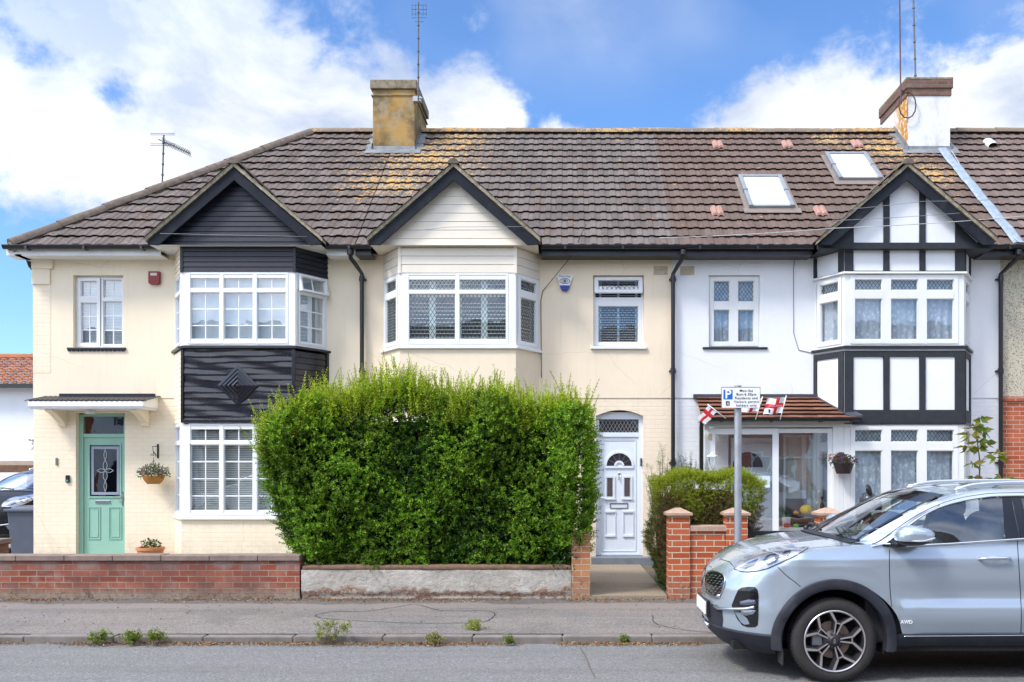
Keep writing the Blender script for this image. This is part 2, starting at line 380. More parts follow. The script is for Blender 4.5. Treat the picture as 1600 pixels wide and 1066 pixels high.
def lacemat():
    b = NB('net_curtain'); n = b.noise(14, 5, .7, (1,1,.45)); v = b.N.new('ShaderNodeTexVoronoi'); v.inputs['Scale'].default_value = 16
    m = b.N.new('ShaderNodeMapping'); m.inputs['Scale'].default_value = (1.2,0,.8); b.L.new(b.O, m.inputs[0]); b.L.new(m.outputs[0], v.inputs['Vector'])
    c = b.mix(b.rng(v.outputs['Distance'], .15, .55), (.78,.82,.88), (.42,.48,.56)); c = b.mix(b.rng(n, .4, .62), c, (.36,.42,.50))
    return b.fin(c, .9)
lace = lacemat()
blindcol = P('blind_slat', (.70,.72,.72), .5, .04, 5, 0); blindblue = P('blind_fabric_blue', (.58,.66,.72), .7, .03, 5, 0)
shutter = P('shutter_paint', (.80,.88,.84), .45, .03, 5, 0)

# ------------------------------------------------------------------ window builder
def window(house, fr, a0, a1, z0, z1, cells, c=0, outer=.05, mull=.045, dep=.07, mat=None, name='window', lab=None, gl=None):
    """frame = the part; its panes, leading, blinds are sub-parts.
    cells: (a0,a1,z0,z1,dict(sash,bars=(nx,ny),lead=(pa,pz),tilt))"""
    mat = mat or upvc; gl = gl or glass
    mb = MB(); ring(mb, fr, a0, a1, z0, z1, outer, c-dep, c)
    xs = sorted({round(q[1], 4) for q in cells}); 
    panes = []; ld = MB(); ll = None
    for (p0, p1, q0, q1, o) in cells:
        sw = o.get('sash', .045); t = o.get('tilt', 0); pr = o.get('proud', .008)
        def g(a, z, cc=0, t=t, q1=q1):
            # top-hung casement standing open swings out at the bottom
            if t: h = q1-z; return fr(a, q1-h*math.cos(t)-cc*0, c+cc+h*math.sin(t))
            return fr(a, z, c+cc)
        ring(mb, g, p0, p1, q0, q1, sw, -dep*.8, pr)
        if sw > .02: ring(mb, g, p0+sw, p1-sw, q0+sw, q1-sw, .010, -dep*.6, -.006)
        A0, A1, B0, B1 = p0+sw, p1-sw, q0+sw, q1-sw
        pm = MB().quad(g(A0, B0, -.03), g(A1, B0, -.03), g(A1, B1, -.03), g(A0, B1, -.03)); panes.append(pm)
        if 'bars' in o:
            nx, ny = o['bars']
            for i in range(1, nx+1):
                x = A0+(A1-A0)*i/(nx+1); mb.fbox(g, x-.0095, x+.0095, B0, B1, -.034, -.022)
            for j in range(1, ny+1):
                z = B0+(B1-B0)*j/(ny+1); mb.fbox(g, A0, A1, z-.0095, z+.0095, -.0335, -.0215)
        if 'lead' in o: leads(ld, g, A0, A1, B0, B1, *o['lead'], -.029, o.get('lw', .007)); ll = o.get('lm', leadbar)
    # mullions/transoms: fill between neighbouring cells
    mb2 = mb
    for (p0, p1, q0, q1, o) in cells:
        pass
    f = mb2.build(name, mat, house, bevel=.004)
    if lab: f['label'] = lab
    for pm in panes: pm.build('pane', gl, f, recalc=False)
    if ld.v: ld.build('leading', ll, f)
    return f
def filler(fr, boxes, parentframe, mat, c=0, name='mullion'):
    mb = MB()
    for b in boxes: mb.fbox(fr, *b, c-.07, c+.002)
    return mb.build(name, mat, parentframe, bevel=.004)
def slats(parent, fr, a0, a1, z0, z1, pitch, c, mat, width=.03, tilt=60, name='blind'):
    mb = MB(); z = z0; s_, k = math.sin(R(tilt))*width, math.cos(R(tilt))*width
    while z < z1:
        mb.quad(fr(a0, z, c), fr(a1, z, c), fr(a1, z+s_, c-k), fr(a0, z+s_, c-k)); z += pitch
    return mb.build(name, mat, parent, recalc=False)
def curtain(parent, fr, a0, a1, z0, z1, c, mat, wave=.015, n=60, name='net_curtain', freq=9):
    rows = []
    for z in (z0, (z0+z1)/2, z1):
        rows.append([fr(a0+(a1-a0)*i/n, z, c+wave*math.sin(i/n*(a1-a0)*freq*6.28+z*.6)+wave*.5*math.sin(i*1.3)) for i in range(n+1)])
    return MB().grid(rows).build(name, mat, parent, smooth=True)

# ------------------------------------------------------------------ roof tiles
SL = math.atan2(3.26, 3.9); CS, SN = math.cos(SL), math.sin(SL)
YE, ZE, YR, ZR = 15.4, 5.48, 19.3, 8.74                 # eaves and ridge lines
def attr_col(me, cols):
    at_ = me.color_attributes.new('tone', 'FLOAT_COLOR', 'POINT'); at_.data.foreach_set('color', np.asarray(cols, dtype=np.float32).ravel())
def tilemat(name, c1, c2, c3, lich, speck=.5):
    "c1..c3 tile tones picked per tile; lich = world-space centres of lichen growth"
    b = NB(name); A = b.N.new('ShaderNodeAttribute'); A.attribute_name = 'tone'
    s = b.N.new('ShaderNodeSeparateColor'); b.L.new(A.outputs['Color'], s.inputs[0])
    c = b.mix(s.outputs[0], c1, c2); c = b.mix(b.rng(s.outputs[1], .75, 1.0), c, c3)
    g = b.noise(30, 6, .7); c = b.mix(b.math('MULTIPLY', b.rng(g, .45, .75), .45), c, tuple(x*.5 for x in c1))
    n = b.noise(1.1, 5, .6); c = b.mix(b.math('MULTIPLY', b.rng(n, .45, .7), .25), c, tuple(x*1.25 for x in c2))
    geo = b.N.new('ShaderNodeNewGeometry')
    w1 = b.noise(26, 2, .5, loc=(3,3,3)); c = b.mix(b.math('MULTIPLY', b.rng(w1, .685, .71), speck), c, (.50,.44,.38))      # pale lichen spots
    w2 = b.noise(21, 2, .5, loc=(9,1,3)); c = b.mix(b.math('MULTIPLY', b.rng(w2, .70, .72), speck*.9), c, (.03,.025,.022))   # moss
    tot = None
    for (px, py, pz, r) in lich:
        d = b.N.new('ShaderNodeVectorMath'); d.operation = 'DISTANCE'; d.inputs[1].default_value = (px, py, pz); b.L.new(geo.outputs['Position'], d.inputs[0])
        q = b.rng(d.outputs['Value'], 0, r, 1, 0); tot = q if tot is None else b.math('MAXIMUM', tot, q)
    if tot is not None:
        o = b.noise(9, 5, .7, loc=(4,4,0)); m = b.math('MULTIPLY', b.rng(b.math('ADD', o, b.math('MULTIPLY', tot, .17)), .64, .69), .8)
        m2 = b.rng(b.math('ADD', b.noise(22, 4, .7, loc=(1,2,0)), b.math('MULTIPLY', tot, .22)), .68, .76)
        c = b.mix(b.math('MULTIPLY', m2, .8), c, (.50,.40,.22)); c = b.mix(m, c, b.mix(b.rng(b.noise(40, 3, .6), .45, .55), (.58,.25,.04), (.50,.36,.14)))
    nr = b.bump(b.noise(120, 4, .7), .5, .004)
    return b.fin(c, .88, nr, 0, .2)
def tile_slope(P0, u, v, n, nrows, lim, cover=.195, gauge=.318, ragged=.006, skip=None, relief=.012):
    "single-lap interlocking tiles; every tile has its own vertices and tone. lim(s) -> (umin, umax) at slope distance s"
    vs, fs, cols = [], [], []
    prof = [(0,.0),(.10,-.1),(.14,.75),(.22,1.0),(.36,.93),(.50,1.0),(.58,.7),(.64,.02),(.80,-.12),(1,0)]
    P0, u, v, n = map(Vector, (P0, u, v, n)); np_ = len(prof)
    for r in range(nrows):
        s0 = r*gauge; a, b = lim(s0+gauge*.5); k0 = math.floor(a/cover)-1; k1 = math.ceil(b/cover)+1
        l0, h0 = lim(s0), lim(s0+gauge)
        for k in range(k0, k1):
            ua, ub = k*cover, (k+1)*cover
            if ub < min(l0[0], h0[0]) or ua > max(l0[1], h0[1]): continue
            if skip and skip((ua+ub)/2, s0+gauge/2): continue
            js = random.uniform(-ragged, ragged*1.2); jn = random.uniform(0, ragged*.6); b0 = len(vs)
            tone = (random.random(), random.random(), random.random(), 1)
            for (q, d, lo) in ((s0+js, .036, l0), (s0+gauge*.55+js, .019, ((l0[0]+h0[0])/2, (l0[1]+h0[1])/2)), (s0+gauge+.015, .000, h0)):
                for (t, h) in prof:
                    uu = min(max(ua+t*cover, lo[0]), lo[1]); vs.append(P0+u*uu+v*q+n*(d+h*relief+jn)); cols.append(tone)
            for i in range(np_): vs.append(Vector(vs[b0+i])-n*.034+v*.035); cols.append((0,0,0,1))  # lip underside takes the darkest tone: shade of the gap put into the colour
            for i in range(np_-1):
                fs.append((b0+i, b0+i+1, b0+np_+i+1, b0+np_+i)); fs.append((b0+np_+i, b0+np_+i+1, b0+2*np_+i+1, b0+2*np_+i))
                fs.append((b0+3*np_+i, b0+3*np_+i+1, b0+i+1, b0+i))
    return vs, fs, cols
def build_tiles(name, mat, parent, *args, **kw):
    vs, fs, cols = tile_slope(*args, **kw)
    me = bpy.data.meshes.new(name); me.from_pydata([tuple(p) for p in vs], [], fs); attr_col(me, cols)
    return link(name, me, mat, parent)
def ridge_caps(name, mat, parent, A, B, r=.10, seglen=.42, lift=.03):
    A, B = Vector(A), Vector(B); L = (B-A).length; n = max(1, round(L/seglen)); t = (B-A).normalized()
    side = t.cross(Vector((0,0,1))).normalized(); up = side.cross(t).normalized(); mb = MB()
    for i in range(n):
        p, q = A+t*(L*i/n), A+t*(L*(i+1)/n+.01); j = random.uniform(-.006, .006); rr = r*random.uniform(.97, 1.04)
        rows = []
        for (pt, k) in ((p, 1.03), (q, .97)):
            rows.append([pt+side*math.cos(math.pi*m/8)*rr*k*1.05+up*(math.sin(math.pi*m/8)*rr*k-.05+lift+j) for m in range(9)])
        mb.grid(rows)
        mb.add([rows[0][m] for m in range(9)], [tuple(range(9))]); mb.add([rows[1][m] for m in range(9)], [tuple(range(9))])
    if name == 'hip_tiles': MB().tube([A-Vector((0,0,.045)), B-Vector((0,0,.045))], .085, 8).build('hip_mortar', mossy, parent)
    return mb.build(name, mat, parent, smooth=35)

# ------------------------------------------------------------------ the terrace
YH, YB = 15.76, 15.16
GZ = .20
Ff = Fr((0, YH), (1, YH))
Fb = Fr((0, YB), (1, YB))
dark_tile = tilemat('old_roof_tiles', (.104,.084,.077), (.165,.136,.125), (.128,.093,.080), [(-2.8,18.2,8.0,1.7),(-3.3,17.3,7.2,1.5),(-2.3,18.9,8.5,1.0),(-6.0,16.6,6.5,.5)], .85)
mid_tile = tilemat('grey_purple_tiles', (.110,.092,.085), (.172,.145,.134), (.14,.103,.09), [(-2.7,18.2,8.0,1.9),(-3.2,17.3,7.2,1.3),(-2.2,19.0,8.5,1.3)], .45)
brown_tile = tilemat('brown_roof_tiles', (.120,.083,.068), (.160,.116,.099), (.13,.09,.077), [(6.4,18.6,8.2,1.4),(6.9,17.6,7.4,1.1),(5.9,16.9,6.8,.5),(5.4,19.0,8.5,.7)], .35)
brown_tile2 = tilemat('dark_brown_roof_tiles', (.125,.092,.080), (.20,.150,.135), (.16,.115,.10), [(9.4,18,7.8,.6)], .45)
porch_tile = tilemat('red_brown_porch_tiles', (.165,.070,.045), (.27,.125,.080), (.12,.06,.04), [], .1)
capmat = tilemat('lichened_ridge_tiles', (.22,.17,.13), (.30,.24,.18), (.2,.15,.1), [(-2.6,19.3,8.8,2.2),(1,19.3,8.8,1.4),(6.3,19.3,8.8,1.6),(-5.4,19.3,8.7,.6),(3.6,19.3,8.8,.9)], .8)
hipcap = P('weathered_ridge_tile', (.145,.112,.092), .92, .35, 10, .7, 70, dirt=.7, dirtcol=(.16,.15,.07))

def main_roof(house, x0, x1, mat, hip=False, skip=None, seed=1, ragged=.006):
    random.seed(seed)
    run = (lambda s: (x0-.06+s*CS, x1)) if hip else (lambda s: (x0, x1))
    r = build_tiles('roof', mat, house, (0, YE-.03, ZE-.025), (1,0,0), (0, CS, SN), (0,-SN,CS), 16, run, ragged=ragged, skip=skip)
    base = MB()
    xa = x0+3.9 if hip else x0
    lo = .05
    base.quad((x0, YE, ZE-lo), (x1, YE, ZE-lo), (x1, YR, ZR-lo), (xa, YR, ZR-lo))
    base.quad((x1, 23.2, ZE-lo), (x0, 23.2, ZE-lo), (xa, YR, ZR-lo), (x1, YR, ZR-lo))
    if hip: base.add([(x0, 23.2, ZE-lo), (x0, YE, ZE-lo), (xa, YR, ZR-lo)], [(0,1,2)])
    base.build('roof_underlay', P('roof_felt', (.02,.018,.016), .9, .1, 4, 0), r)
    return r
def bay_frames(X0, X1, X2, X3): return Fr((X0, YH), (X1, YB)), Fr((X1, YB), (X2, YB)), Fr((X2, YB), (X3, YH))
def gable(house, cx, half, wallmat, boards, name_l, flat=False, seed=3):
    "roofed gable over a bay: bargeboards, verge, tiled slopes, soffit"
    ZA, ZB = 6.64, 5.43; sl = (ZA-ZB)/half; k = math.hypot(1, sl)
    g = MB(); dw = .205
    for s in (-1, 1):
        xe = cx+s*half; xk = xe-s*.24
        pts = [(cx, ZA), (xe, ZB+.015), (xe, ZB-.035), (xe-s*.175, ZB-.045), (cx, ZA-dw)]
        g.prism([(x, 14.99, z) for x, z in (pts if s > 0 else pts[::-1])], (0,.032,0))
    gb = g.build('bargeboard', barge, house, bevel=.004)
    v = MB()
    for s in (-1, 1):
        n = 9; xe = cx+s*(half+.03); L = [(cx+(xe-cx)*i/n, ZA+(ZB-ZA)*i/n+.01) for i in range(n+1)]
        for i in range(n):
            (xa, za), (xb, zb) = L[i], L[i+1]; j = random.uniform(-.004, .008)
            v.add([(xa, 14.955, za+.002), (xb, 14.955, zb+.002-.006), (xb, 14.955, zb+.07+j-.010), (xa, 14.955, za+.082+j),
                   (xa, 15.2, za+.002), (xb, 15.2, zb-.004), (xb, 15.2, zb+.06+j), (xa, 15.2, za+.082+j)], [(0,1,2,3),(4,7,6,5),(0,4,5,1),(3,2,6,7),(0,3,7,4),(1,5,6,2)])
    v.build('verge', mossy, house)
    # tiled slopes running back into the main roof
    rt = MB()
    for s in (-1, 1):
        xe = cx+s*(half+.05); rows = []
        for y in (14.93, 15.9, 16.95): rows.append([(cx+(xe-cx)*i/8, y, ZA+.08+(ZB-ZA-.02)*i/8+(.012 if i % 2 else 0)) for i in range(9)])
        rt.grid(rows)
    rt.build('gable_roof', wallmat_roof(seed), house)
    ridge_caps('ridge_tiles', hipcap, house, (cx, 14.93, ZA+.07), (cx, 16.9, ZA+.09), .085, .4)
    # wall triangle
    fr = Fr((cx-half, YB), (cx+half, YB)); W = 2*half; zt = ZA-.06
    if boards:
        pitch, dpt = boards; mb = MB(); z = ZB-.03
        while z < zt-.02:
            z2 = min(z+pitch, zt); e = lambda zz: (zz-ZB)/sl
            a, b = max(0, e(z)), min(W, W-e(z)); a2, b2 = max(0, e(z2)), min(W, W-e(z2))
            if b2 <= a2: a2 = b2 = W/2
            mb.add([fr(a, z, dpt), fr(b, z, dpt), fr(b2, z2-.008, .004), fr(a2, z2-.008, .004), fr(a2, z2, -.004), fr(b2, z2, -.004), fr(a, z, -.004), fr(b, z, -.004)],
                   [(0,1,2,3),(3,2,5,4),(6,7,1,0)])
            z = z2
        mb.build('gable_cladding', wallmat, house, recalc=False)
    else:
        MB().prism([(cx-half, YB, ZB-.03), (cx+half, YB, ZB-.03), (cx, YB, zt)], (0,.03,0)).build('gable_wall', wallmat, house)
    return fr
def wallmat_roof(seed):
    return P('gable_slope_tiles', (.14,.11,.095), .9, .3, 14, .8, 40, dirt=.5, dirtcol=(.28,.22,.10))
def boards_on(house, fr, z0, z1, pitch, dpt, mat, name='cladding', a0=0, a1=None, nojoin=False):
    mb = MB(); z = z0; a1 = fr.len if a1 is None else a1
    while z < z1-.005:
        z2 = min(z+pitch, z1)
        mb.add([fr(a0, z, dpt), fr(a1, z, dpt), fr(a1, z2-.008, .004), fr(a0, z2-.008, .004), fr(a0, z2, -.006), fr(a1, z2, -.006), fr(a0, z, -.006), fr(a1, z, -.006)],
               [(0,1,2,3),(3,2,5,4),(6,7,1,0)])
        z = z2
    return mb.build(name, mat, house, recalc=False)
def bay_window(house, frs, z0, ztr, z1, post, ncol, top, bot, mat=upvc, lab=None, side_top=None, side_bot=None, gl=None, skipleft=False, right_tilt=0):
    L, M_, Rr = frs; out = []
    a0, a1 = post, M_.len-post; wd = (a1-a0)/ncol; cells = []
    for i in range(ncol):
        cells.append((a0+i*wd, a0+(i+1)*wd, ztr, z1-.02, dict(top))); cells.append((a0+i*wd, a0+(i+1)*wd, z0+.03, ztr, dict(bot)))
    f = window(house, M_, 0, M_.len, z0, z1, cells, outer=post*.98 if post > .05 else .05, mat=mat, lab=lab, gl=gl)
    # the outer ring above is too thick at head and sill for wide posts: posts are separate boxes
    out.append(f)
    for fr, nm in ((L, 'l'), (Rr, 'r')):
        st = dict(side_top or top); sb = dict(side_bot or bot)
        if nm == 'r' and right_tilt: st['tilt'] = R(right_tilt); st['proud'] = .03
        out.append(window(house, fr, 0, fr.len, z0, z1, [(.07, fr.len-.06, ztr, z1-.03, st), (.07, fr.len-.06, z0+.04, ztr, sb)], outer=.05, mat=mat, gl=gl))
    return out
def bay_shell(house, frs, z0, z1, mat, name='bay_wall', c=0):
    mb = MB()
    for fr in frs: mb.quad(fr(0, z0, c), fr(fr.len, z0, c), fr(fr.len, z1, c), fr(0, z1, c))
    return mb.build(name, mat, house, recalc=False)
def bay_plate(mb, X0, X1, X2, X3, z, t=.03, over=0):
    p = [(X0-over, YH, z), (X1-over*.6, YB-over, z), (X2+over*.6, YB-over, z), (X3+over, YH, z)]
    return mb.prism(p, (0, 0, t))
def rooms(house, x0, x1):
    mb = MB()
    for z0, z1 in ((.25, 2.75), (2.9, 5.35)):
        y0, y1 = YH+.14, YH+3.2
        mb.quad((x0,y1,z0),(x1,y1,z0),(x1,y1,z1),(x0,y1,z1)); mb.quad((x0,y0,z0),(x0,y1,z0),(x0,y1,z1),(x0,y0,z1)); mb.quad((x1,y0,z0),(x1,y1,z0),(x1,y1,z1),(x1,y0,z1))
        mb.quad((x0,y0,z0),(x1,y0,z0),(x1,y1,z0),(x0,y1,z0)); mb.quad((x0,y0,z1),(x1,y0,z1),(x1,y1,z1),(x0,y1,z1))
    mb.build('interior', room_m, house)
def gutter(house, segs, fascia_mat, y=15.33, z=5.44):
    for x0, x1 in segs:
        g = MB(); f = MB()
        rows = [[(x, y+.058*math.cos(math.pi+math.pi*k/10), z+.02+.062*math.sin(math.pi+math.pi*k/10)) for k in range(11)] for x in (x0, x1)]
        g.grid(rows); rows = [[(x, p[1]*1.0+(.004 if p[1] > y else -.004)*0, p[2]+.004) for p in rows[0]] for x in (x0, x1)]
        g.box(x0, x1, y-.062, y-.054, z+.012, z+.026)
        for x in np.arange(x0+.4, x1, .95): g.box(x-.02, x+.02, y-.066, y+.07, z-.048, z+.005)
        f.box(x0, x1, 15.405, 15.43, 5.315, 5.455)
        f.box(x0, x1, 15.43, YH-.004, 5.315, 5.335)
        g.build('gutter', blackp, house, smooth=40); f.build('fascia', fascia_mat, house)
def downpipe(house, x, ztop, kick, z0=.25, y=15.66):
    mb = MB(); 
    mb.tube([(x+kick, 15.33, ztop), (x+kick, 15.35, ztop-.10), (x+kick*.5, 15.5, ztop-.19), (x, y, ztop-.30), (x, y, z0)], .036, 10)
    z = ztop-.34
    while z > .4: mb.tube([(x, y, z), (x, y, z-.09)], .046, 10); mb.box(x-.06, x+.06, y+.03, YH, z-.06, z-.03); z -= 1.55
    mb.tube([(x+kick, 15.33, ztop+.03), (x+kick, 15.33, ztop-.05)], .055, 12)
    mb.build('downpipe', blackp, house, smooth=40)
def chimney(house, x0, x1, y0, y1, z0, z1, mat, capm, capband, pots):
    c = MB().box(x0, x1, y0, y1, z0, z1-.18).build('chimney', mat, house, bevel=.01)
    MB().box(x0-.045, x1+.045, y0-.045, y1+.045, z1-.18, z1).build('chimney_cap', capm, c, bevel=.012)
    fl = MB()
    def zr(y): return ZE+(min(y, 2*YR-y)-YE)*SN/CS
    for x in (x0, x1):
        s = -1 if x == x0 else 1
        ys = np.linspace(y0-.05, YR, 6)
        fl.grid([[(x+s*.012, y, zr(y)+.17+random.uniform(-.01,.01)) for y in ys], [(x+s*.015, y, zr(y)+.05) for y in ys], [(x+s*.15, y, zr(y)+.045) for y in ys]])
    fl.grid([[(x0-.14, y0-.012, z0+.32), (x1+.14, y0-.012, z0+.32)]]*1+[[(x0-.14, y0-.014, zr(y0)+.10), (x1+.14, y0-.014, zr(y0)+.10)], [(x0-.14, y0-.16, zr(y0-.16)+.055), (x1+.14, y0-.16, zr(y0-.16)+.055)]][0:2] if False else
            [[(x0-.02, y0-.012, zr(y0)+.11), (x1+.02, y0-.012, zr(y0)+.11)], [(x0-.12, y0-.02, zr(y0)+.05), (x1+.12, y0-.02, zr(y0)+.05)], [(x0-.14, y0-.17, zr(y0-.17)+.06), (x1+.14, y0-.17, zr(y0-.17)+.06)]])
    fl.build('flashing', lead_m, c)
    for (px, py, r, h) in pots:
        MB().lathe((px, py, z1-.02), [(r*1.05,0),(r,.03),(r*.95,h),(r*1.08,h+.01),(r*1.08,h+.04),(r*.8,h+.04),(r*.75,0)], 16).build('chimney_pot', P('terracotta_pot', (.42,.19,.10), .85, .15, 12, .4), c, smooth=40)
    return c

# ---- end house (cream, black boards)
h1 = empty('end_of_terrace_house', (-6.3, YH, GZ), 'cream painted end of terrace house with black boarded bay, green front door and hipped roof', 'house', 'houses of the terrace')
H1x0, H1x1 = -9.05, -3.5
sw = (-8.37, -7.52, 3.83, 5.06); dr = (-8.33, -7.50, .15, 2.72); bh = (-6.5, -4.2, 1.0, 5.3)
mb = MB(); panel(mb, Ff, H1x0, H1x1, 2.99, 5.42, [sw, bh], .11, .012); mb.fbox(Ff, H1x0, H1x1, 2.975, 2.99, 0, .014)
mb.quad((H1x0, YH-.012, 2.99), (H1x0, 22.8, 2.99), (H1x0, 22.8, 5.42), (H1x0, YH-.012, 5.42)); mb.build('wall', cream_rend, h1, recalc=False)
mb = MB(); panel(mb, Ff, H1x0, H1x1, 0, 2.975, [dr, bh], .12, 0)
mb.quad((H1x0, YH, 0), (H1x0, 22.8, 0), (H1x0, 22.8, 2.99), (H1x0, YH, 2.99)); mb.quad((H1x0, 22.8, 0), (H1x1, 22.8, 0), (H1x1, 22.8, 5.42), (H1x0, 22.8, 5.42))
mb.fbox(Ff, -9.05, -8.75, 3.4, 5.2, .012, .016)
mb.build('brickwork', cream_brick, h1, recalc=False)
rooms(h1, H1x0+.02, H1x1-.02)
B1 = bay_frames(-6.65, -6.29, -4.43, -4.05)
# quoin corbel at the eaves
mb = MB(); mb.fbox(Ff, -9.06, -8.70, 5.16, 5.32, .012, .06); mb.fbox(Ff, -9.06, -8.75, 4.9, 5.16, .012, .045); mb.build('corbel', cream_rend, h1, bevel=.008)
main_roof(h1, -9.18, -3.5, dark_tile, hip=True, seed=11, ragged=.014)
ridge_caps('hip_tiles', hipcap, h1, (-9.20, YE-.03, ZE+.0), (-9.18+3.9, YR, ZR+.02), .12, .42)
ridge_caps('ridge_tiles', capmat, h1, (-5.3, YR, ZR+.02), (-3.5, YR, ZR+.02), .11, .42)
gutter(h1, [(-9.30, -6.74), (-3.98, -3.5)], upvc2)
mb = MB(); rows = [[(-9.24+.058*math.cos(math.pi+math.pi*k/10), y, 5.46+.062*math.sin(math.pi+math.pi*k/10)) for k in range(11)] for y in (15.33, 23.2)]; mb.grid(rows); mb.build('side_gutter', blackp, h1, smooth=40)
MB().box(-9.16, -9.05, 15.405, 23.1, 5.315, 5.335).box(-9.17, -9.145, 15.43, 23.1, 5.335, 5.455).build('side_soffit', upvc2, h1)
mb = MB(); mb.tube([(-9.24, 15.9, 5.4), (-9.20, 15.93, 5.25), (-9.10, 15.96, 5.12), (-9.10, 15.96, .25)], .036, 10); mb.build('downpipe', blackp, h1, smooth=40)
downpipe(h1, -3.45, 5.36, -.12)
gable(h1, -5.367, 1.40, navy, (.083, .014), 'a')
mb = MB(); mb.quad((-6.76, 15.03, 5.40), (-3.97, 15.03, 5.40), (-3.97, YH, 5.40), (-6.76, YH, 5.40)); mb.build('gable_soffit', upvc2, h1, recalc=False)
for fr in (B1[0],): boards_on(h1, fr, 4.99, 5.40, .083, .012, cream_rend, 'bay_side_boards')
for fr in (B1[1], B1[2]): boards_on(h1, fr, 4.99, 5.40, .083, .014, navy, 'bay_cladding')
MB().fbox(B1[1], -.015, .03, 4.98, 5.40, .0, .022).fbox(B1[1], B1[1].len-.03, B1[1].len+.012, 4.98, 5.40, .0, .022).build('corner_trim', navy, h1)
bw = bay_window(h1, B1, 3.785, 4.685, 5.0, .115, 3, dict(sash=.032, bars=(1,0)), dict(sash=.032, bars=(1,2)), right_tilt=13)
for f_, fr in zip(bw, (B1[1], B1[0], B1[2])):
    slats(f_, fr, .05, fr.len-.05, 3.83, 4.98, .026, -.10, blindblue, .028, 78)
bl = bay_window(h1, B1, .985, 2.20, 2.53, .115, 3, dict(sash=.032, bars=(1,0)), dict(sash=.032, bars=(1,3)))
for f_, fr in zip(bl, (B1[1], B1[0], B1[2])):
    slats(f_, fr, .05, fr.len-.05, 1.03, 2.5, .030, -.11, P('dim_blind_slat', (.62,.64,.62), .6, .05, 5, 0), .026, 58)
mb = MB()
for z in (2.50, 3.77, 5.0): bay_plate(mb, -6.6, -6.24, -4.48, -4.1, z, .02)
mb.build('bay_floor', room_m, h1)
# black panel with the raised diamond
def sagboards(house, fr, z0, z1, mat):
    n, m = 26, 90; rows = []
    for j in range(m+1):
        z = z0+(z1-z0)*j/m; row = []
        for i in range(n+1):
            a = fr.len*i/n; k = (z-z0)/.098+.10*math.sin(a*3.1)+.07*math.sin(a*7+z*5); ph = k-math.floor(k)
            row.append(fr(a, z, .004+.013*(1-ph)**1.2*(.7+.5*math.sin(a*2.3+math.floor(k)*1.7))+.005*math.sin(a*6+z*23)))
        rows.append(row)
    return MB().grid(rows).build('bay_panel', mat, house, smooth=True, recalc=False)
gloss = P('glossy_black_boards', (.009,.010,.017), .24, .3, 7, .35, 14, spec=.6, dirt=.12, dirtcol=(.12,.12,.15))
pn = sagboards(h1, B1[1], 2.53, 3.72, gloss)
boards_on(h1, B1[2], 2.53, 3.72, .098, .014, gloss, 'bay_side_panel')
boards_on(h1, B1[0], 2.53, 3.72, .075, .008, cream_brick, 'bay_side_brick')
mb = MB(); fr = B1[1]
mb.fbox(fr, 0, .045, 2.53, 3.72, 0, .034); mb.fbox(fr, fr.len-.05, fr.len+.01, 2.53, 3.72, 0, .034); mb.fbox(fr, .045, fr.len-.05, 2.53, 2.575, 0, .04)
mb.fbox(B1[2], B1[2].len-.05, B1[2].len, 2.53, 3.72, 0, .03)
mb.build('panel_trim', gloss, h1, bevel=.004)
mb = MB(); ca, cz = .93, 3.13
for q, hh in ((.335, .040), (.265, .043), (.195, .046), (.125, .049), (.055, .052)):
    P4 = [(ca, cz+q), (ca+q, cz), (ca, cz-q), (ca-q, cz)]
    for k in range(4):
        p, r_ = P4[k], P4[(k+1) % 4]; f1 = (q-.058)/q; pi, ri = [(ca+(x-ca)*f1, cz+(z-cz)*f1) for x, z in (p, r_)]
        mb.add([fr(*p, .03), fr(*r_, .03), fr(*ri, hh), fr(*pi, hh), fr(*pi, .03), fr(*ri, .03)], [(0,1,2,3),(3,2,5,4)])
mb.build('diamond_ornament', gloss, h1, recalc=False)
mb = MB(); bay_plate(mb, -6.66, -6.29, -4.43, -4.04, 3.735, .035, .055); mb.build('bay_ledge', black, h1, bevel=.006)
mb = MB(); bay_plate(mb, -6.64, -6.28, -4.44, -4.06, .945, .04, .05); mb.build('sill', upvc, h1, bevel=.006)
bay_shell(h1, B1, 0, .945, cream_brick)
# small upper window
fw = Fr((0, YH+.08), (1, YH+.08))
f1 = window(h1, fw, -8.37, -7.52, 3.83, 5.06, [(-8.34,-7.955,4.66,5.03,dict(sash=.055,bars=(1,0),proud=.014)), (-8.34,-7.955,3.86,4.66,dict(sash=.055,bars=(1,2),proud=.014)),
     (-7.935,-7.55,4.66,5.03,dict(sash=.03,bars=(1,0))), (-7.935,-7.55,3.86,4.66,dict(sash=.03,bars=(1,2)))], outer=.04)
slats(f1, fw, -8.33, -7.55, 3.87, 5.02, .026, -.10, blindblue, .026, 70)
mb = MB(); mb.fbox(Ff, -8.46, -7.47, 3.79, 3.828, -.10, .05)
for i in range(14): mb.fbox(Ff, -8.455+i*.07, -8.405+i*.07, 3.765, 3.79, -.02, .04)
mb.build('sill', black, h1, bevel=.005)
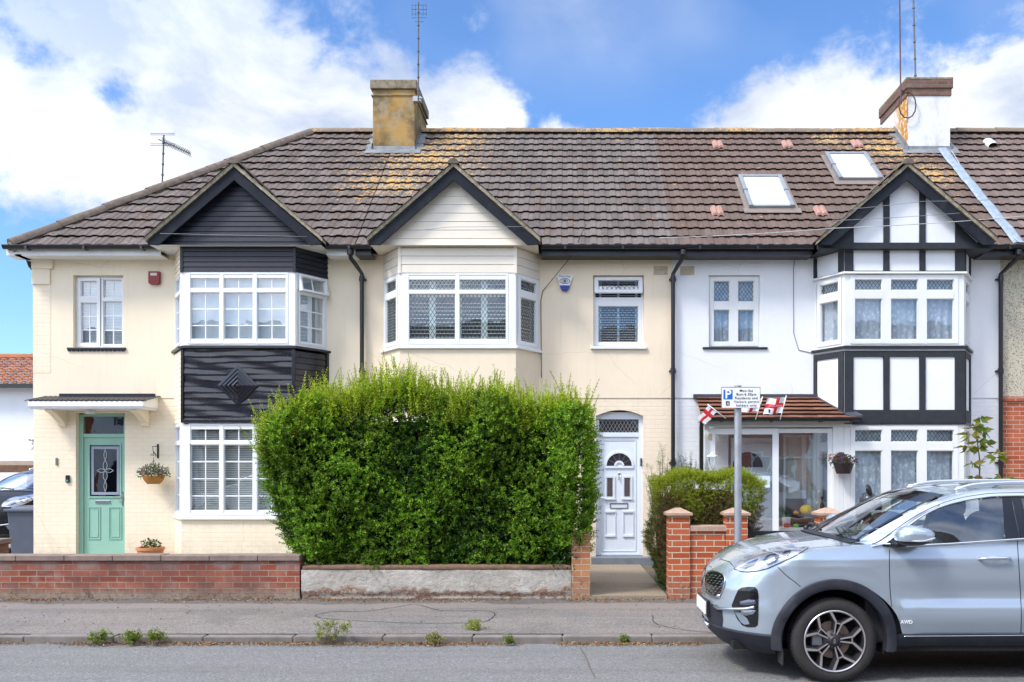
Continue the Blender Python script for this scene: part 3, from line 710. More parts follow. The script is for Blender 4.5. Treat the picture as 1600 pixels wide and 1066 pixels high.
# green door
fd = Fr((0, YH+.115), (1, YH+.115)); sage = P('sage_green_paint', (.27,.49,.385), .38, .05, 3, .12, 60, spec=.5)
sd_ = 1450/(YH+.115)
dX = lambda px: (px-CX)/sd_; dZ = lambda py: EYE+(HY-py)/sd_
d = MB(); d.fbox(fd, -8.34, dX(131), .25, 2.70, -.05, .02); d.fbox(fd, dX(194), dX(197), .25, 2.70, -.05, .02); d.fbox(fd, dX(131), dX(194), dZ(651), dZ(642), -.05, .02); d.fbox(fd, dX(131), dX(194), dZ(684), dZ(678), -.05, .02)
dof = d.build('door_frame', sage, h1, bevel=.006)
MB().quad(fd(dX(131), dZ(678), 0), fd(dX(194), dZ(678), 0), fd(dX(194), dZ(651), 0), fd(dX(131), dZ(651), 0)).build('fanlight', glass, dof, recalc=False)
L0, L1, T0, T1 = dX(131.5), dX(193.5), .27, dZ(684.5)
g0, g1, gz0, gz1 = dX(140), dX(188), dZ(776), dZ(695)
d = MB(); panel(d, fd, L0, L1, T0, T1, [(g0, g1, gz0, gz1)], .03, -.004)
ring(d, fd, g0-.02, g1+.02, gz0-.02, gz1+.02, .024, -.004, .012)
for (a, b) in ((dX(138), dX(157)), (dX(170), dX(190))):
    z0, z1 = dZ(843), dZ(792); ring(d, fd, a, b, z0, z1, .014, -.004, .008); ring(d, fd, a+.035, b-.035, z0+.04, z1-.04, .008, -.004, .006); d.fbox(fd, a+.043, b-.043, z0+.048, z1-.048, -.004, .003)
door = d.build('front_door', sage, h1, recalc=False)
MB().quad(fd(g0, gz0, -.02), fd(g1, gz0, -.02), fd(g1, gz1, -.02), fd(g0, gz1, -.02)).build('door_glass', glassmat('door_glass', .12, (.5,.52,.56)), door, recalc=False)
ob = MB(); gc, gm = (g0+g1)/2, (gz0+gz1)/2
bev = P('bevelled_glass_strip', (.30,.34,.42), .25, .1, 5, 0, spec=.8); ring(ob, fd, g0+.02, g1-.02, gz0+.03, gz1-.03, .045, -.018, -.012); ob.build('glass_border', bev, door)
ob = MB()
def curve2(fr, pts, c, w_=.008, m=ob):
    for p, q in zip(pts, pts[1:]): strip(m, fr, p, q, w_, c, c+.006)
for (sx, sz, o) in ((1,0,0),(-1,0,0),(0,1,0),(0,-1,0)):
    for s in (-1, 1):
        pts = []
        for i in range(13):
            t = i/12; l = t*(.14 if sx else .36); wv = s*.038*math.sin(t*math.pi*(1 if sx else 2))*(1-.3*t)*(1 if t < .5 or sx else .75)
            pts.append((gc+sx*l+(wv if sz else 0), gm+sz*l+(wv if sx else 0)))
        curve2(fd, pts, -.012)
ob.build('leaded_motif', P('silver_came', (.62,.64,.66), .3, .05, 5, 0, metal=.6), door)
chrome = P('chrome', (.70,.71,.73), .18, .04, 5, 0, metal=1.0)
MB().fbox(fd, dX(149), dX(172.5), dZ(786.5), dZ(782), .0, .016).build('letterbox', chrome, door, bevel=.006)
d = MB(); d.fbox(fd, dX(190.5), dX(193.2), dZ(790), dZ(768), 0, .012); d.tube([fd(dX(192), dZ(775), .012), fd(dX(192), dZ(775), .05), fd(dX(180), dZ(776), .05)], .010); d.build('handle', chrome, door)
MB().fbox(Ff, -8.42, -7.45, .10, .25, -.12, .30).build('doorstep', concrete, h1, bevel=.01)
# canopy
cn = MB(); cx0, cx1 = -8.80, -6.96; yf = 15.24
cn.prism([(cx0, yf, 2.755), (cx0, yf, 2.86), (cx0, YH, 2.96), (cx0, YH, 2.755)], (cx1-cx0, 0, 0))
cn.prism([(cx0-.03, yf-.03, 2.79), (cx0-.03, yf-.03, 2.882), (cx0-.03, YH, 2.985), (cx0-.03, YH, 2.79)], (cx1-cx0+.06, 0, 0)); cn.prism([(cx0-.015, yf-.018, 2.77), (cx0-.015, yf-.018, 2.79), (cx0-.015, YH, 2.79), (cx0-.015, YH, 2.77)], (cx1-cx0+.03, 0, 0))
can = cn.build('door_canopy', upvc, h1, bevel=.01)
rf = MB(); n = 96; rows = []
for y, z in ((yf-.035, 2.895), (YH, 3.0)):
    rows.append([(cx0-.08+(cx1-cx0+.16)*i/n, y, z+(.013 if (i//2) % 2 else 0)) for i in range(n+1)])
rf.grid(rows); rf.grid([[(p[0], p[1], p[2]-.014) for p in rows[0]], rows[0]])
rf.build('canopy_roof', black, can); MB().fbox(Ff, -8.58, -6.98, 2.97, 3.045, -.0, .07).build('canopy_flashing', navy, can, bevel=.004)
for bx in (-8.60, -7.20):
    br = MB(); prof = [(0,0)]
    for i in range(11): t = i/10; prof.append((.40-.40*t+.05*math.sin(t*math.pi)*0, -.02-.24*(t**1.6)))
    pts = [(bx, YH, 2.755), (bx, yf+.06, 2.755), (bx, yf+.06, 2.72)]
    for i in range(13):
        t = i/12; pts.append((bx, yf+.10+(.34)*t, 2.71-.16*(1-math.cos(t*math.pi/2))-.02*math.sin(t*math.pi)))
    pts += [(bx, YH-.07, 2.50), (bx, YH-.02, 2.48), (bx, YH, 2.50)]
    br.prism(pts, (.12, 0, 0)); br.build('bracket', cream_rend, can, bevel=.006)
MB().lathe((-7.92, 15.45, 2.70), [(.0,-.02),(.07,-.015),(.085,.02),(.07,.05)], 18).build('porch_lamp', P('frosted_lamp', (.6,.6,.58), .3, .03, 5, 0), can, smooth=True)
ch1 = chimney(h1, -3.87, -3.03, 18.54, 20.1, 7.9, 9.53, None or (lambda: (lambda b: b.fin(b.mix(b.rng(b.noise(7,6,.7,loc=(2,1,1)), .58, .70), b.mix(b.math('MULTIPLY', b.rng(b.noise(4,7,.7,loc=(6,1,2)), .50, .66), .8), b.mix(b.rng(b.noise(2.2,6,.6), .38,.62), (.42,.26,.09), (.15,.11,.06)), (.34,.29,.21)), (.55,.27,.03)), .92, b.bump(b.noise(50,5,.7), .6, .01), 0, .2))(NB('ochre_stained_render')))(),
      P('mossy_cap', (.24,.20,.14), .95, .35, 14, .9, 50, dirt=.8, dirtcol=(.09,.08,.03)), None, [(-3.22, 19.0, .11, .10)])
MB().box(-3.90, -3.00, 18.52, 20.12, 9.22, 9.235).build('chimney_band', P('mossy_cap', (.24,.20,.14)), ch1)

# ---- middle house (cream, leaded windows)
h2 = empty('cream_terraced_house', (-.8, YH, GZ), 'cream mid terrace house with pale boarded gable, leaded bay window and white front door', 'house', 'houses of the terrace')
sw = (.455, 1.315, 3.84, 5.06); dr = (.50, 1.305, .15, 2.77); bh = (-3.0, -.55, 1.0, 5.3)
mb = MB(); panel(mb, Ff, -3.5, 1.80, 2.99, 5.42, [sw, bh], .11, .012); mb.fbox(Ff, -3.5, 1.80, 2.975, 2.99, 0, .014); mb.build('wall', peach_rend, h2, recalc=False)
mb = MB(); panel(mb, Ff, -3.5, 1.80, 0, 2.975, [dr, bh], .12, 0)
# segmental arch above the door opening
n = 8; za, zb = 2.77, 2.67
for i in range(n):
    xa, xb = .50+.805*i/n, .50+.805*(i+1)/n; e = lambda x: zb+(za-zb)*(1-((x-.9025)/.4025)**2)
    mb.quad((xa, YH+.0005, e(xa)), (xb, YH+.0005, e(xb)), (xb, YH+.0005, za+.002), (xa, YH+.0005, za+.002)); mb.quad((xa, YH, e(xa)), (xb, YH, e(xb)), (xb, YH+.12, e(xb)), (xa, YH+.12, e(xa)))
MB().quad((-3.5, 22.8, 0), (1.8, 22.8, 0), (1.8, 22.8, 5.42), (-3.5, 22.8, 5.42)).build('rear_wall', peach_brick, h2, recalc=False)
mb.build('brickwork', peach_brick, h2, recalc=False)
rooms(h2, -3.48, 1.78)
main_roof(h2, -3.5, 1.80, mid_tile, seed=21, ragged=.008)
ridge_caps('ridge_tiles', capmat, h2, (-3.0, YR, ZR+.02), (1.80, YR, ZR+.02), .11, .42)
gutter(h2, [(-3.5, -3.24), (-.42, 1.80)], black)
gable(h2, -1.82, 1.37, creamv, (.138, .010), 'b')
mb = MB(); mb.quad((-3.18, 15.03, 5.40), (-.46, 15.03, 5.40), (-.46, YH, 5.40), (-3.18, YH, 5.40)); mb.build('gable_soffit', creamv, h2, recalc=False)
B2 = bay_frames(-3.11, -2.73, -.826, -.453)
for fr in B2: boards_on(h2, fr, 4.975, 5.40, .138, .010, creamv, 'bay_cladding')
MB().fbox(B2[1], -.02, .03, 4.96, 5.40, 0, .018).fbox(B2[1], B2[1].len-.03, B2[1].len+.02, 4.96, 5.40, 0, .018).build('corner_trim', creamv, h2, bevel=.003)
ldd = dict(sash=.03, lead=(.064, .105), lw=.0075)
bw = bay_window(h2, B2, 3.775, 4.66, 4.985, .125, 2, ldd, ldd, side_top=dict(sash=.06, lead=(.05,.095), proud=.012, lw=.006), side_bot=dict(sash=.06, lead=(.05,.095), proud=.012, lw=.006))
# plantation shutters inside
for f_, fr, n in ((bw[0], B2[1], 4), (bw[1], B2[0], 1), (bw[2], B2[2], 1)):
    L = fr.len; a0, a1 = (.10, L-.10) if n == 4 else (.06, L-.05); wd = (a1-a0)/n; s_ = MB()
    for i in range(n):
        x0, x1 = a0+i*wd, a0+(i+1)*wd; ring(s_, fr, x0, x1, 3.81, 4.97, .052, -.14, -.11); s_.fbox(fr, x0+.052, x1-.052, 4.60, 4.66, -.14, -.11)
        for z in np.arange(3.875, 4.9, .062):
            if 4.55 < z < 4.68: continue
            s_.quad(fr(x0+.05, z, -.115), fr(x1-.05, z, -.115), fr(x1-.05, z+.006, -.165), fr(x0+.05, z+.006, -.165)); s_.fbox(fr, x0+.05, x1-.05, z-.006, z+.006, -.121, -.114)
    s_.build('shutter', shutter, f_)
mb = MB(); bay_plate(mb, -3.12, -2.73, -.826, -.44, 3.735, .04, .045); mb.build('sill', upvc, h2, bevel=.006)
bay_shell(h2, B2, 2.53, 3.735, peach_rend, 'bay_wall')
bay_shell(h2, B2, 0, .945, peach_brick, 'bay_base')
mb = MB(); bay_plate(mb, -3.12, -2.73, -.826, -.44, .945, .04, .045); mb.build('sill', upvc, h2, bevel=.006)
bay_window(h2, B2, .985, 2.2, 2.53, .125, 2, ldd, ldd)
mb = MB()
for z in (2.50, 3.75, 4.99): bay_plate(mb, -3.06, -2.69, -.87, -.5, z, .02)
mb.build('bay_floor', room_m, h2)
f2 = window(h2, fw, .455, 1.315, 3.85, 5.06, [(.475,1.295,4.745,5.04,dict(sash=.06,lead=(.075,.10),tilt=R(17),proud=.03)), (.49,1.28,3.88,4.60,dict(sash=.05,lead=(.075,.10)))], outer=.04)
MB().fbox(fw, .49, 1.28, 4.60, 4.70, -.06, .0).build('transom', upvc, f2, bevel=.004)
slats(f2, fw, .50, 1.27, 3.9, 5.0, .042, -.10, blindcol, .032, 35)
MB().fbox(fw, .56, .60, 3.9, 5.0, -.09, -.085).fbox(fw, .87, .91, 3.9, 5.0, -.09, -.085).fbox(fw, 1.18, 1.22, 3.9, 5.0, -.09, -.085).build('blind_tapes', P('blind_tape', (.55,.66,.75), .6, .03, 5, 0), f2)
MB().fbox(Ff, .41, 1.36, 3.80, 3.85, -.10, .06).build('sill', upvc, h2, bevel=.006)
# white door
d = MB(); wX, wZ = dX, dZ
d.fbox(fd, wX(929), wX(936), .29, 2.76, -.06, .015); d.fbox(fd, wX(998), wX(1007), .29, 2.76, -.06, .015); d.fbox(fd, wX(936), wX(998), wZ(655.5), wZ(644), -.06, .015); d.fbox(fd, wX(936), wX(998), wZ(683), wZ(676), -.06, .015); d.fbox(fd, wX(936), wX(998), .29, .33, -.06, .02)
wp = P('white_door', (.72,.77,.84), .35, .02, 4, .05, 60); dof = d.build('door_frame', wp, h2, bevel=.005)
MB().quad(fd(wX(936), wZ(676), -.02), fd(wX(998), wZ(676), -.02), fd(wX(998), wZ(655.5), -.02), fd(wX(936), wZ(655.5), -.02)).build('fanlight', glass, dof, recalc=False)
ld = MB(); leads(ld, fd, wX(936), wX(998), wZ(676), wZ(655.5), .062, .11, -.018, .007); ld.build('leading', leadlight, dof)
d = MB(); d.fbox(fd, wX(936), wX(998), .33, wZ(683), -.05, -.01); ring(d, fd, wX(941), wX(994), .36, wZ(687), .018, -.01, .002)
lx, lm = wX(967.5), wZ(728); r1 = 18/sd_; r0 = 7.5/sd_
def arcpts(r, a, b, n=14): return [(lx+r*math.cos(a+(b-a)*i/n), lm+r*math.sin(a+(b-a)*i/n)) for i in range(n+1)]
def arcband(m, ra, rb, c0, c1):
    A, B_ = arcpts(ra, 0, math.pi), arcpts(rb, 0, math.pi)
    for i in range(14):
        q = [A[i], A[i+1], B_[i+1], B_[i]]; m.add([fd(*p, c1) for p in q]+[fd(*p, c0) for p in q], [(0,1,2,3),(0,4,5,1),(3,2,6,7)])
arcband(d, r1+.018, r1+.055, -.01, .01); arcband(d, r0-.03, r0+.005, -.01, .012)
d.fbox(fd, wX(945), wX(990), wZ(732), wZ(728.5), -.01, .012)
for (a, b) in ((949, 957), (976, 984)): ring(d, fd, wX(a-4), wX(b+4), wZ(779), wZ(744), .03, -.01, .01); d.fbox(fd, wX(a-5), wX(b+5), wZ(781), wZ(779), -.01, .016)
for (a, b) in ((945, 962), (973, 990)): ring(d, fd, wX(a), wX(b), wZ(838), wZ(799), .014, -.01, .006); d.fbox(fd, wX(a), wX(b), wZ(839), wZ(836), -.01, .016); d.fbox(fd, wX(a), wX(b), wZ(801), wZ(798), -.01, .016)
door = d.build('front_door', wp, h2, bevel=.003)
gd = MB(); dg = P('dark_door_glass', (.035,.035,.045), .12, .2, 8, 0, spec=.8); A, B_ = arcpts(r1+.018, 0, math.pi), arcpts(r0, 0, math.pi)
for i in range(14): gd.quad(*[fd(*p, -.004) for p in (A[i], A[i+1], B_[i+1], B_[i])])
for (a, b) in ((949, 957), (976, 984)): gd.quad(fd(wX(a), wZ(776), -.004), fd(wX(b), wZ(776), -.004), fd(wX(b), wZ(747), -.004), fd(wX(a), wZ(747), -.004))
gd.build('door_glass', dg, door, recalc=False)
ld = MB()
for (a, b) in ((949, 957), (976, 984)): leads(ld, fd, wX(a), wX(b), wZ(776), wZ(747), .028, .05, -.003, .004)
for k in range(1, 6):
    t = math.pi*k/6; strip(ld, fd, (lx+r0*math.cos(t), lm+r0*math.sin(t)), (lx+(r1+.01)*math.cos(t), lm+(r1+.01)*math.sin(t)), .004, -.003, 0)
ld.build('leading', P('lead_came_brown', (.30,.22,.20), .5, .1, 5, 0), door)
d = MB(); ring(d, fd, wX(953), wX(981), wZ(794.5), wZ(786), .010, -.01, .004); d.build('letterbox', P('dark_grey_metal', (.12,.12,.13), .4, .1, 5, 0), door)
d = MB(); d.ell(fd(lx, wZ(740), .0), (.022, .012, .03)); d.tube([fd(lx-.018, wZ(742), .008), fd(lx-.01, wZ(750), .02), fd(lx+.01, wZ(750), .02), fd(lx+.018, wZ(742), .008)], .006); d.build('knocker', chrome, door, smooth=True)
d = MB(); d.fbox(fd, wX(938), wX(940.5), wZ(790), wZ(772), -.01, .004); d.tube([fd(wX(939), wZ(778), .0), fd(wX(939), wZ(778), .04), fd(wX(946), wZ(778), .04)], .009); d.build('handle', wp, door)
MB().fbox(Ff, .42, 1.46, .12, .285, -.12, .26).build('doorstep', P('slate_step', (.17,.19,.22), .6, .15, 6, .2), h2, bevel=.006)

# ---- white mock tudor house
h3 = empty('white_mock_tudor_house', (4.5, YH, GZ), 'white rendered house with black timbered bay, roof windows and glazed porch', 'house', 'houses of the terrace')
sw = (2.415, 3.285, 3.83, 5.06); bh = (4.35, 6.75, 1.0, 5.3); pd = (2.75, 4.2, .15, 2.4)
mb = MB(); panel(mb, Ff, 1.80, 7.36, 2.99, 5.42, [sw, bh], .08, .012); mb.fbox(Ff, 1.80, 7.36, 2.975, 2.99, 0, .016); mb.build('wall', white_rend, h3, recalc=False)
mb = MB(); panel(mb, Ff, 1.80, 7.36, 0, 2.975, [bh, pd], .1, 0); MB().quad((1.8, 22.8, 0), (7.36, 22.8, 0), (7.36, 22.8, 5.42), (1.8, 22.8, 5.42)).build('rear_wall', white_brick, h3, recalc=False); mb.build('brickwork', white_brick, h3, recalc=False)
rooms(h3, 1.83, 7.33)
SKY = [(3.22, 4.03, 16.42, 17.46), (5.08, 5.90, 17.36, 18.32)]
def skipf(u, s):
    y = YE+s*CS
    return any(a+.04 < u < b-.04 and c-.02 < y < d_-.05 for a, b, c, d_ in SKY)
main_roof(h3, 1.80, 7.50, brown_tile, seed=31, ragged=.004, skip=skipf)
ridge_caps('ridge_tiles', capmat, h3, (1.80, YR, ZR+.02), (6.85, YR, ZR+.02), .11, .42)
gutter(h3, [(1.80, 4.08), (6.90, 7.48)], black)
gable(h3, 5.51, 1.40, white_rend, None, 'c')
downpipe(h3, 1.80, 5.36, .13); downpipe(h3, 7.33, 5.36, .14)
B3 = bay_frames(4.21, 4.54, 6.50, 6.85)
tim = P('black_timber', (.028,.031,.037), .6, .2, 8, .35, 40, spec=.3, dirt=.12, dirtcol=(.12,.12,.13))
bay_shell(h3, B3, 4.99, 5.42, white_rend, 'bay_wall'); bay_shell(h3, B3, 2.53, 3.74, white_rend, 'bay_panel'); bay_shell(h3, B3, 0, .945, white_brick, 'bay_base')
def timbers(z0, z1, rails):
    t = MB(); f = B3[1]; L = f.len; xs = [(0,.145), (.635,.735), (1.222,1.322), (1.805,L)]
    for a, b in xs: t.fbox(f, a, b, z0, z1, 0, .025)
    for a, b in rails:
        for i in range(3): t.fbox(f, xs[i][1], xs[i+1][0], a, b, 0, .023)
        for fr in (B3[0], B3[2]): t.fbox(fr, .07, fr.len-.12, a, b, 0, .023)
    for fr in (B3[0], B3[2]): t.fbox(fr, 0, .07, z0, z1, 0, .025); t.fbox(fr, fr.len-.12, fr.len-.002, z0, z1, 0, .024)
    return t
t = timbers(4.99, 5.33, [(4.99, 5.0)]); t.fbox(B3[1], -.45, B3[1].len+.45, 5.345, 5.46, 0, .04); t.build('timber', tim, h3, bevel=.004)
timbers(2.53, 3.70, [(3.60, 3.70), (2.53, 2.735)]).build('timber', tim, h3, bevel=.004)
fg = Fb; t = MB()
for x0, x1 in ((5.175, 5.275), (5.76, 5.862)):
    e = lambda x: 6.58-abs(x-5.51)*.864
    MB().prism([(x0, YB-.024, 5.46), (x1, YB-.024, 5.46), (x1, YB-.024, e(x1)), (x0, YB-.024, e(x0))], (0,.024,0)).build('timber', tim, h3, bevel=.003)
MB().prism([(4.32, YB-.022, 5.46), (4.69, YB-.022, 5.46), (4.69, YB-.022, 5.80)], (0,.022,0)).build('timber', tim, h3, bevel=.003); t.prism([(6.345, YB-.022, 5.46), (6.70, YB-.022, 5.46), (6.345, YB-.022, 5.80)], (0,.022,0))
t.build('timber', tim, h3, bevel=.003)
mb = MB(); mb.quad((4.12, 15.03, 5.34), (6.92, 15.03, 5.34), (6.92, YH, 5.34), (4.12, YH, 5.34)); mb.build('gable_soffit', tim, h3, recalc=False)
mb = MB(); bay_plate(mb, 4.20, 4.54, 6.50, 6.86, 4.955, .032, .05); mb.build('window_head', upvc2, h3, bevel=.004)
to = dict(sash=.07, lead=(.062, .085), proud=.012); bo = dict(sash=.07, proud=.012)
bw = bay_window(h3, B3, 3.785, 4.62, 4.955, .10, 3, to, bo, mat=upvc2, gl=glass)
for f_, fr in zip(bw, (B3[1], B3[0], B3[2])): curtain(f_, fr, .06, fr.len-.05, 3.82, 4.93, -.10, lace)
bl = bay_window(h3, B3, .985, 2.14, 2.50, .10, 3, to, bo, mat=upvc2)
for f_, fr in zip(bl, (B3[1], B3[0], B3[2])): curtain(f_, fr, .06, fr.len-.05, 1.02, 2.47, -.10, lace)
mb = MB()
for z in (2.51, 3.75, 4.99): bay_plate(mb, 4.26, 4.58, 6.46, 6.8, z, .02)
mb.build('bay_floor', room_m, h3)
mb = MB(); bay_plate(mb, 4.20, 4.54, 6.50, 6.86, 3.735, .04, .055); bay_plate(mb, 4.20, 4.54, 6.50, 6.86, 2.50, .03, .03); mb.build('bay_ledge', black, h3, bevel=.005)
mb = MB(); bay_plate(mb, 4.20, 4.54, 6.50, 6.86, .945, .04, .05); mb.build('sill', upvc2, h3, bevel=.006)
f3 = window(h3, Fr((0, YH+.05), (1, YH+.05)), 2.415, 3.285, 3.84, 5.06, [(2.435,2.85,4.55,5.04,to), (2.435,2.85,3.86,4.55,bo), (2.85,3.265,4.55,5.04,to), (2.85,3.265,3.86,4.55,bo)], outer=.03, mat=upvc2)
curtain(f3, Ff, 2.44, 3.26, 3.88, 5.02, -.16, lace)
MB().fbox(Ff, 2.31, 3.41, 3.80, 3.835, -.08, .045).build('sill', black, h3, bevel=.005)
for x, z in ((1.60, 5.08), (2.05, 5.08)):
    v = MB()
    for i in range(5):
        for j in range(3): v.fbox(Ff, x-.10+i*.045, x-.10+i*.045+.018, z+j*.04, z+j*.04+.018, .0, .018)
    v.fbox(Ff, x-.12, x+.12, z-.02, z+.13, .012, .015); v.build('air_brick', P('air_brick', (.50,.42,.30), .8, .2, 20, .3), h3 if x > 1.8 else h2)
# roof windows
for i, (a, b, y0, y1) in enumerate(SKY):
    def rp(x, y, n_=0): return Vector((x, y, ZE+(y-YE)*SN/CS))+Vector((0,-SN,CS))*n_
    s_ = MB()
    def rbox(m, xa, xb, ya, yb, n0, n1):
        m.add([rp(x, y, n_) for x in (xa, xb) for y in (ya, yb) for n_ in (n0, n1)], [(0,1,3,2),(4,6,7,5),(0,4,5,1),(2,3,7,6),(0,2,6,4),(1,5,7,3)])
    rbox(s_, a, a+.075, y0, y1, 0, .12); rbox(s_, b-.075, b, y0, y1, 0, .12); rbox(s_, a+.075, b-.075, y1-.05, y1, 0, .115); rbox(s_, a+.075, b-.075, y0, y0+.05, 0, .10)
    rbox(s_, a-.01, a+.085, (y0+y1)/2-.02, (y0+y1)/2+.0, .0, .135); rbox(s_, b-.085, b+.01, (y0+y1)/2-.02, (y0+y1)/2, .0, .135)
    sk = s_.build('roof_window', P('grey_aluminium', (.30,.32,.34), .4, .1, 6, .1, metal=.5), h3, bevel=.006)
    m = MB(); rbox(m, a+.07, b-.07, y0+.045, y1-.045, .075, .085); m.build('pane', P('blind_behind_glass', (.80,.82,.84), .12, .02, 3, 0, spec=.7, coat=.5), sk)
    m = MB(); rbox(m, a-.10, b+.10, y0-.14, y0-.0, .045, .055); rbox(m, a-.07, a, y0, y1, .03, .05); rbox(m, b, b+.07, y0, y1, .03, .05); m.build('flashing', P('brown_lead', (.20,.16,.14), .6, .15, 6, .2), sk)
# vent tiles
for px, py in ((1122,232),(1231,232),(1340,231),(1121,337),(1283,337)):
    Y = 13311/(481+py); x = X_(px, Y); z = ZE+(Y-YE)*SN/CS; v = MB(); 
    prof = [(0,.03),(.03,.075),(.08,.085),(.10,.065),(.125,.065),(.145,.085),(.195,.075),(.225,.03)]
    rows = [[(x-.11+t, Y-.10, z-.05+h) for t, h in prof], [(x-.11+t, Y+.14, z+.14+h) for t, h in prof]]
    v.grid(rows); v.grid([[(p[0], p[1], p[2]-.045) for p in rows[0]], rows[0]]); v.build('vent_tile', P('pink_vent_tile', (.36,.20,.16), .8, .15, 20, .3), h3)
chw = NB('peeling_white_render'); cA = chw.mix(chw.rng(chw.noise(3,8,.7,(1,1,.6)), .5, .75), (.74,.74,.74), (.45,.44,.42)); gg = chw.N.new('ShaderNodeNewGeometry'); sx = chw.N.new('ShaderNodeSeparateXYZ'); chw.L.new(gg.outputs['Position'], sx.inputs[0])
near = chw.math('MULTIPLY', chw.rng(sx.outputs[0], 6.835, 6.825), chw.rng(sx.outputs[1], 19.5, 18.9)); cA = chw.mix(chw.math('MULTIPLY', near, chw.rng(chw.noise(6,6,.7), .38, .5)), cA, (.52,.24,.03))
chm = chw.fin(cA, .9, chw.bump(chw.noise(40,5,.7), .5, .008), 0, .2)
oldbrick = brickmat('old_brown_brick', (.14,.075,.055), (.22,.12,.09), (.20,.17,.14), .15, .4)
c3 = chimney(h3, 6.82, 7.67, 18.54, 20.1, 7.9, 9.54, chm, oldbrick, None, [])
MB().box(6.80, 7.69, 18.52, 20.12, 9.22, 9.36).build('chimney_band', oldbrick, c3, bevel=.006)
MB().box(6.775, 7.715, 18.49, 20.14, 9.536, 9.58).build('chimney_top', mossy, c3, bevel=.01)
m = MB(); hoop = [Vector((6.78, 18.55, 9.0))+Vector((math.cos(t)*.17, -.10, math.sin(t)*.26)) for t in np.linspace(0, 6.28, 14)]; m.tube(hoop, .014, 6); m.build('bracket_ring', P('rusty_iron', (.10,.05,.04), .8, .3, 12, .3), c3)

# porch
po = MB(); PX0, PX1 = 2.28, 4.62; YP = YB
pf = Fr((0, YP), (1, YP))
for a, b in ((2.26, 2.335), (4.36, 4.532)): po.fbox(pf, a, b, .25, 2.46, -.06, 0)
po.fbox(pf, 2.22, 4.66, 2.46, 2.575, -.08, .03); po.fbox(pf, 4.44, 4.452, .25, 2.44, -.0, .006)
porch = po.build('porch', upvc2, h3, bevel=.006)
fl = MB(); n_ = 12
rows = [[(2.20, 15.02, 2.585), (4.72, 15.02, 2.585)], [(2.24, YH, 3.0), (4.22, YH, 3.0)]]
tl = build_tiles('porch_roof', porch_tile, porch, (0, 15.0, 2.575), (1,0,0), (0,.874,.486), (0,-.486,.874), 6, lambda s: (2.18+s*.02, 4.70-s*.45), cover=.24, gauge=.145, ragged=.002, relief=.002)
MB().quad((2.2,15.01,2.55),(4.72,15.01,2.55),(4.25,YH,2.97),(2.22,YH,2.97)).quad((2.2,15.01,2.548),(4.72,15.01,2.548),(4.72,15.6,2.548),(2.2,15.6,2.548)).build('roof_underlay', P('roof_felt', (.02,.018,.016)), porch)
m = MB(); m.prism([(2.15, YH-.005, 2.965), (4.25, YH-.005, 2.965), (4.25, YH-.005, 3.035), (2.15, YH-.005, 3.035)], (0,-.07,0)); m.prism([(4.18, YH-.01, 2.99), (4.30, YH-.01, 3.03), (4.80, 15.02, 2.61), (4.60, 15.0, 2.585)], (0,-.0,.035))
m.build('flashing', P('dark_lead', (.055,.058,.07), .5, .2, 9, .3, 30), porch)
g = MB(); rows = [[(x, 14.955+.055*math.cos(math.pi+math.pi*k/8), 2.59+.055*math.sin(math.pi+math.pi*k/8)) for k in range(9)] for x in (2.18, 4.74)]; g.grid(rows); g.box(2.18, 4.74, 14.898, 14.905, 2.58, 2.60)
for x in (2.5, 3.3, 4.1, 4.6): g.box(x-.02, x+.02, 14.895, 15.02, 2.525, 2.56)
g.build('gutter', blackp, porch, smooth=40)
m = MB(); m.tube([(2.19, 15.0, 2.56), (2.19, 15.06, 2.45), (2.19, 15.06, .25)], .034, 10); m.build('downpipe', blackp, porch, smooth=40)
def leaf(x0, x1, y, sw=.075, name='porch_door'):
    f = Fr((0, y), (1, y)); m = MB(); ring(m, f, x0, x1, .27, 2.43, sw, -.05, 0); o = m.build(name, upvc, porch, bevel=.006)
    MB().quad(f(x0+sw, .34, -.025), f(x1-sw, .34, -.025), f(x1-sw, 2.36, -.025), f(x0+sw, 2.36, -.025)).build('pane', glass_hi, o, recalc=False); return o
leaf(2.335, 3.47, YP, .095); leaf(3.40, 4.36, YP+.055, .07)
m = MB(); m.box(2.30, 2.33, YP, YH, .25, .9); m.box(2.28, 4.6, YP+.06, YH+1.2, .20, .262); m.build('porch_floor', P('porch_tile_floor', (.55,.54,.52), .6, .1, 6, .1), porch)
# hall seen through the porch: pale inner door with arched light, white wall
m = MB(); m.fbox(Ff, 2.80, 3.62, .262, 2.3, -.10, -.03); ring(m, Ff, 2.86, 3.55, .3, 2.2, .06, -.03, -.015); idr = m.build('inner_door', wp, h3, bevel=.004)
m = MB(); A = [(3.08+.26*math.cos(t), 1.80+.26*math.sin(t)) for t in np.linspace(0, math.pi, 12)]
m.add([Ff(a, z, -.012) for a, z in A], [tuple(range(12))]); m.build('pane', dg, idr, recalc=False)
for i, x in enumerate((3.70, 4.05)):
    m = MB(); ring(m, Ff, x, x+.35, .9, 2.35, .035, -.08, -.05); m.fbox(Ff, x+.035, x+.315, 1.95, 1.98, -.08, -.055); o = m.build('hall_window', upvc, h3)
    curtain(o, Ff, x, x+.35, .9, 2.35, -.13, P('pale_curtain', (.66,.68,.64), .9, .05, 4, 0), .012, 20)
MB().fbox(Ff, 2.75, 4.2, .26, 2.4, -.22, -.16).build('hall_screen', P('pale_screen', (.60,.61,.60), .8, .05, 4, 0), h3)

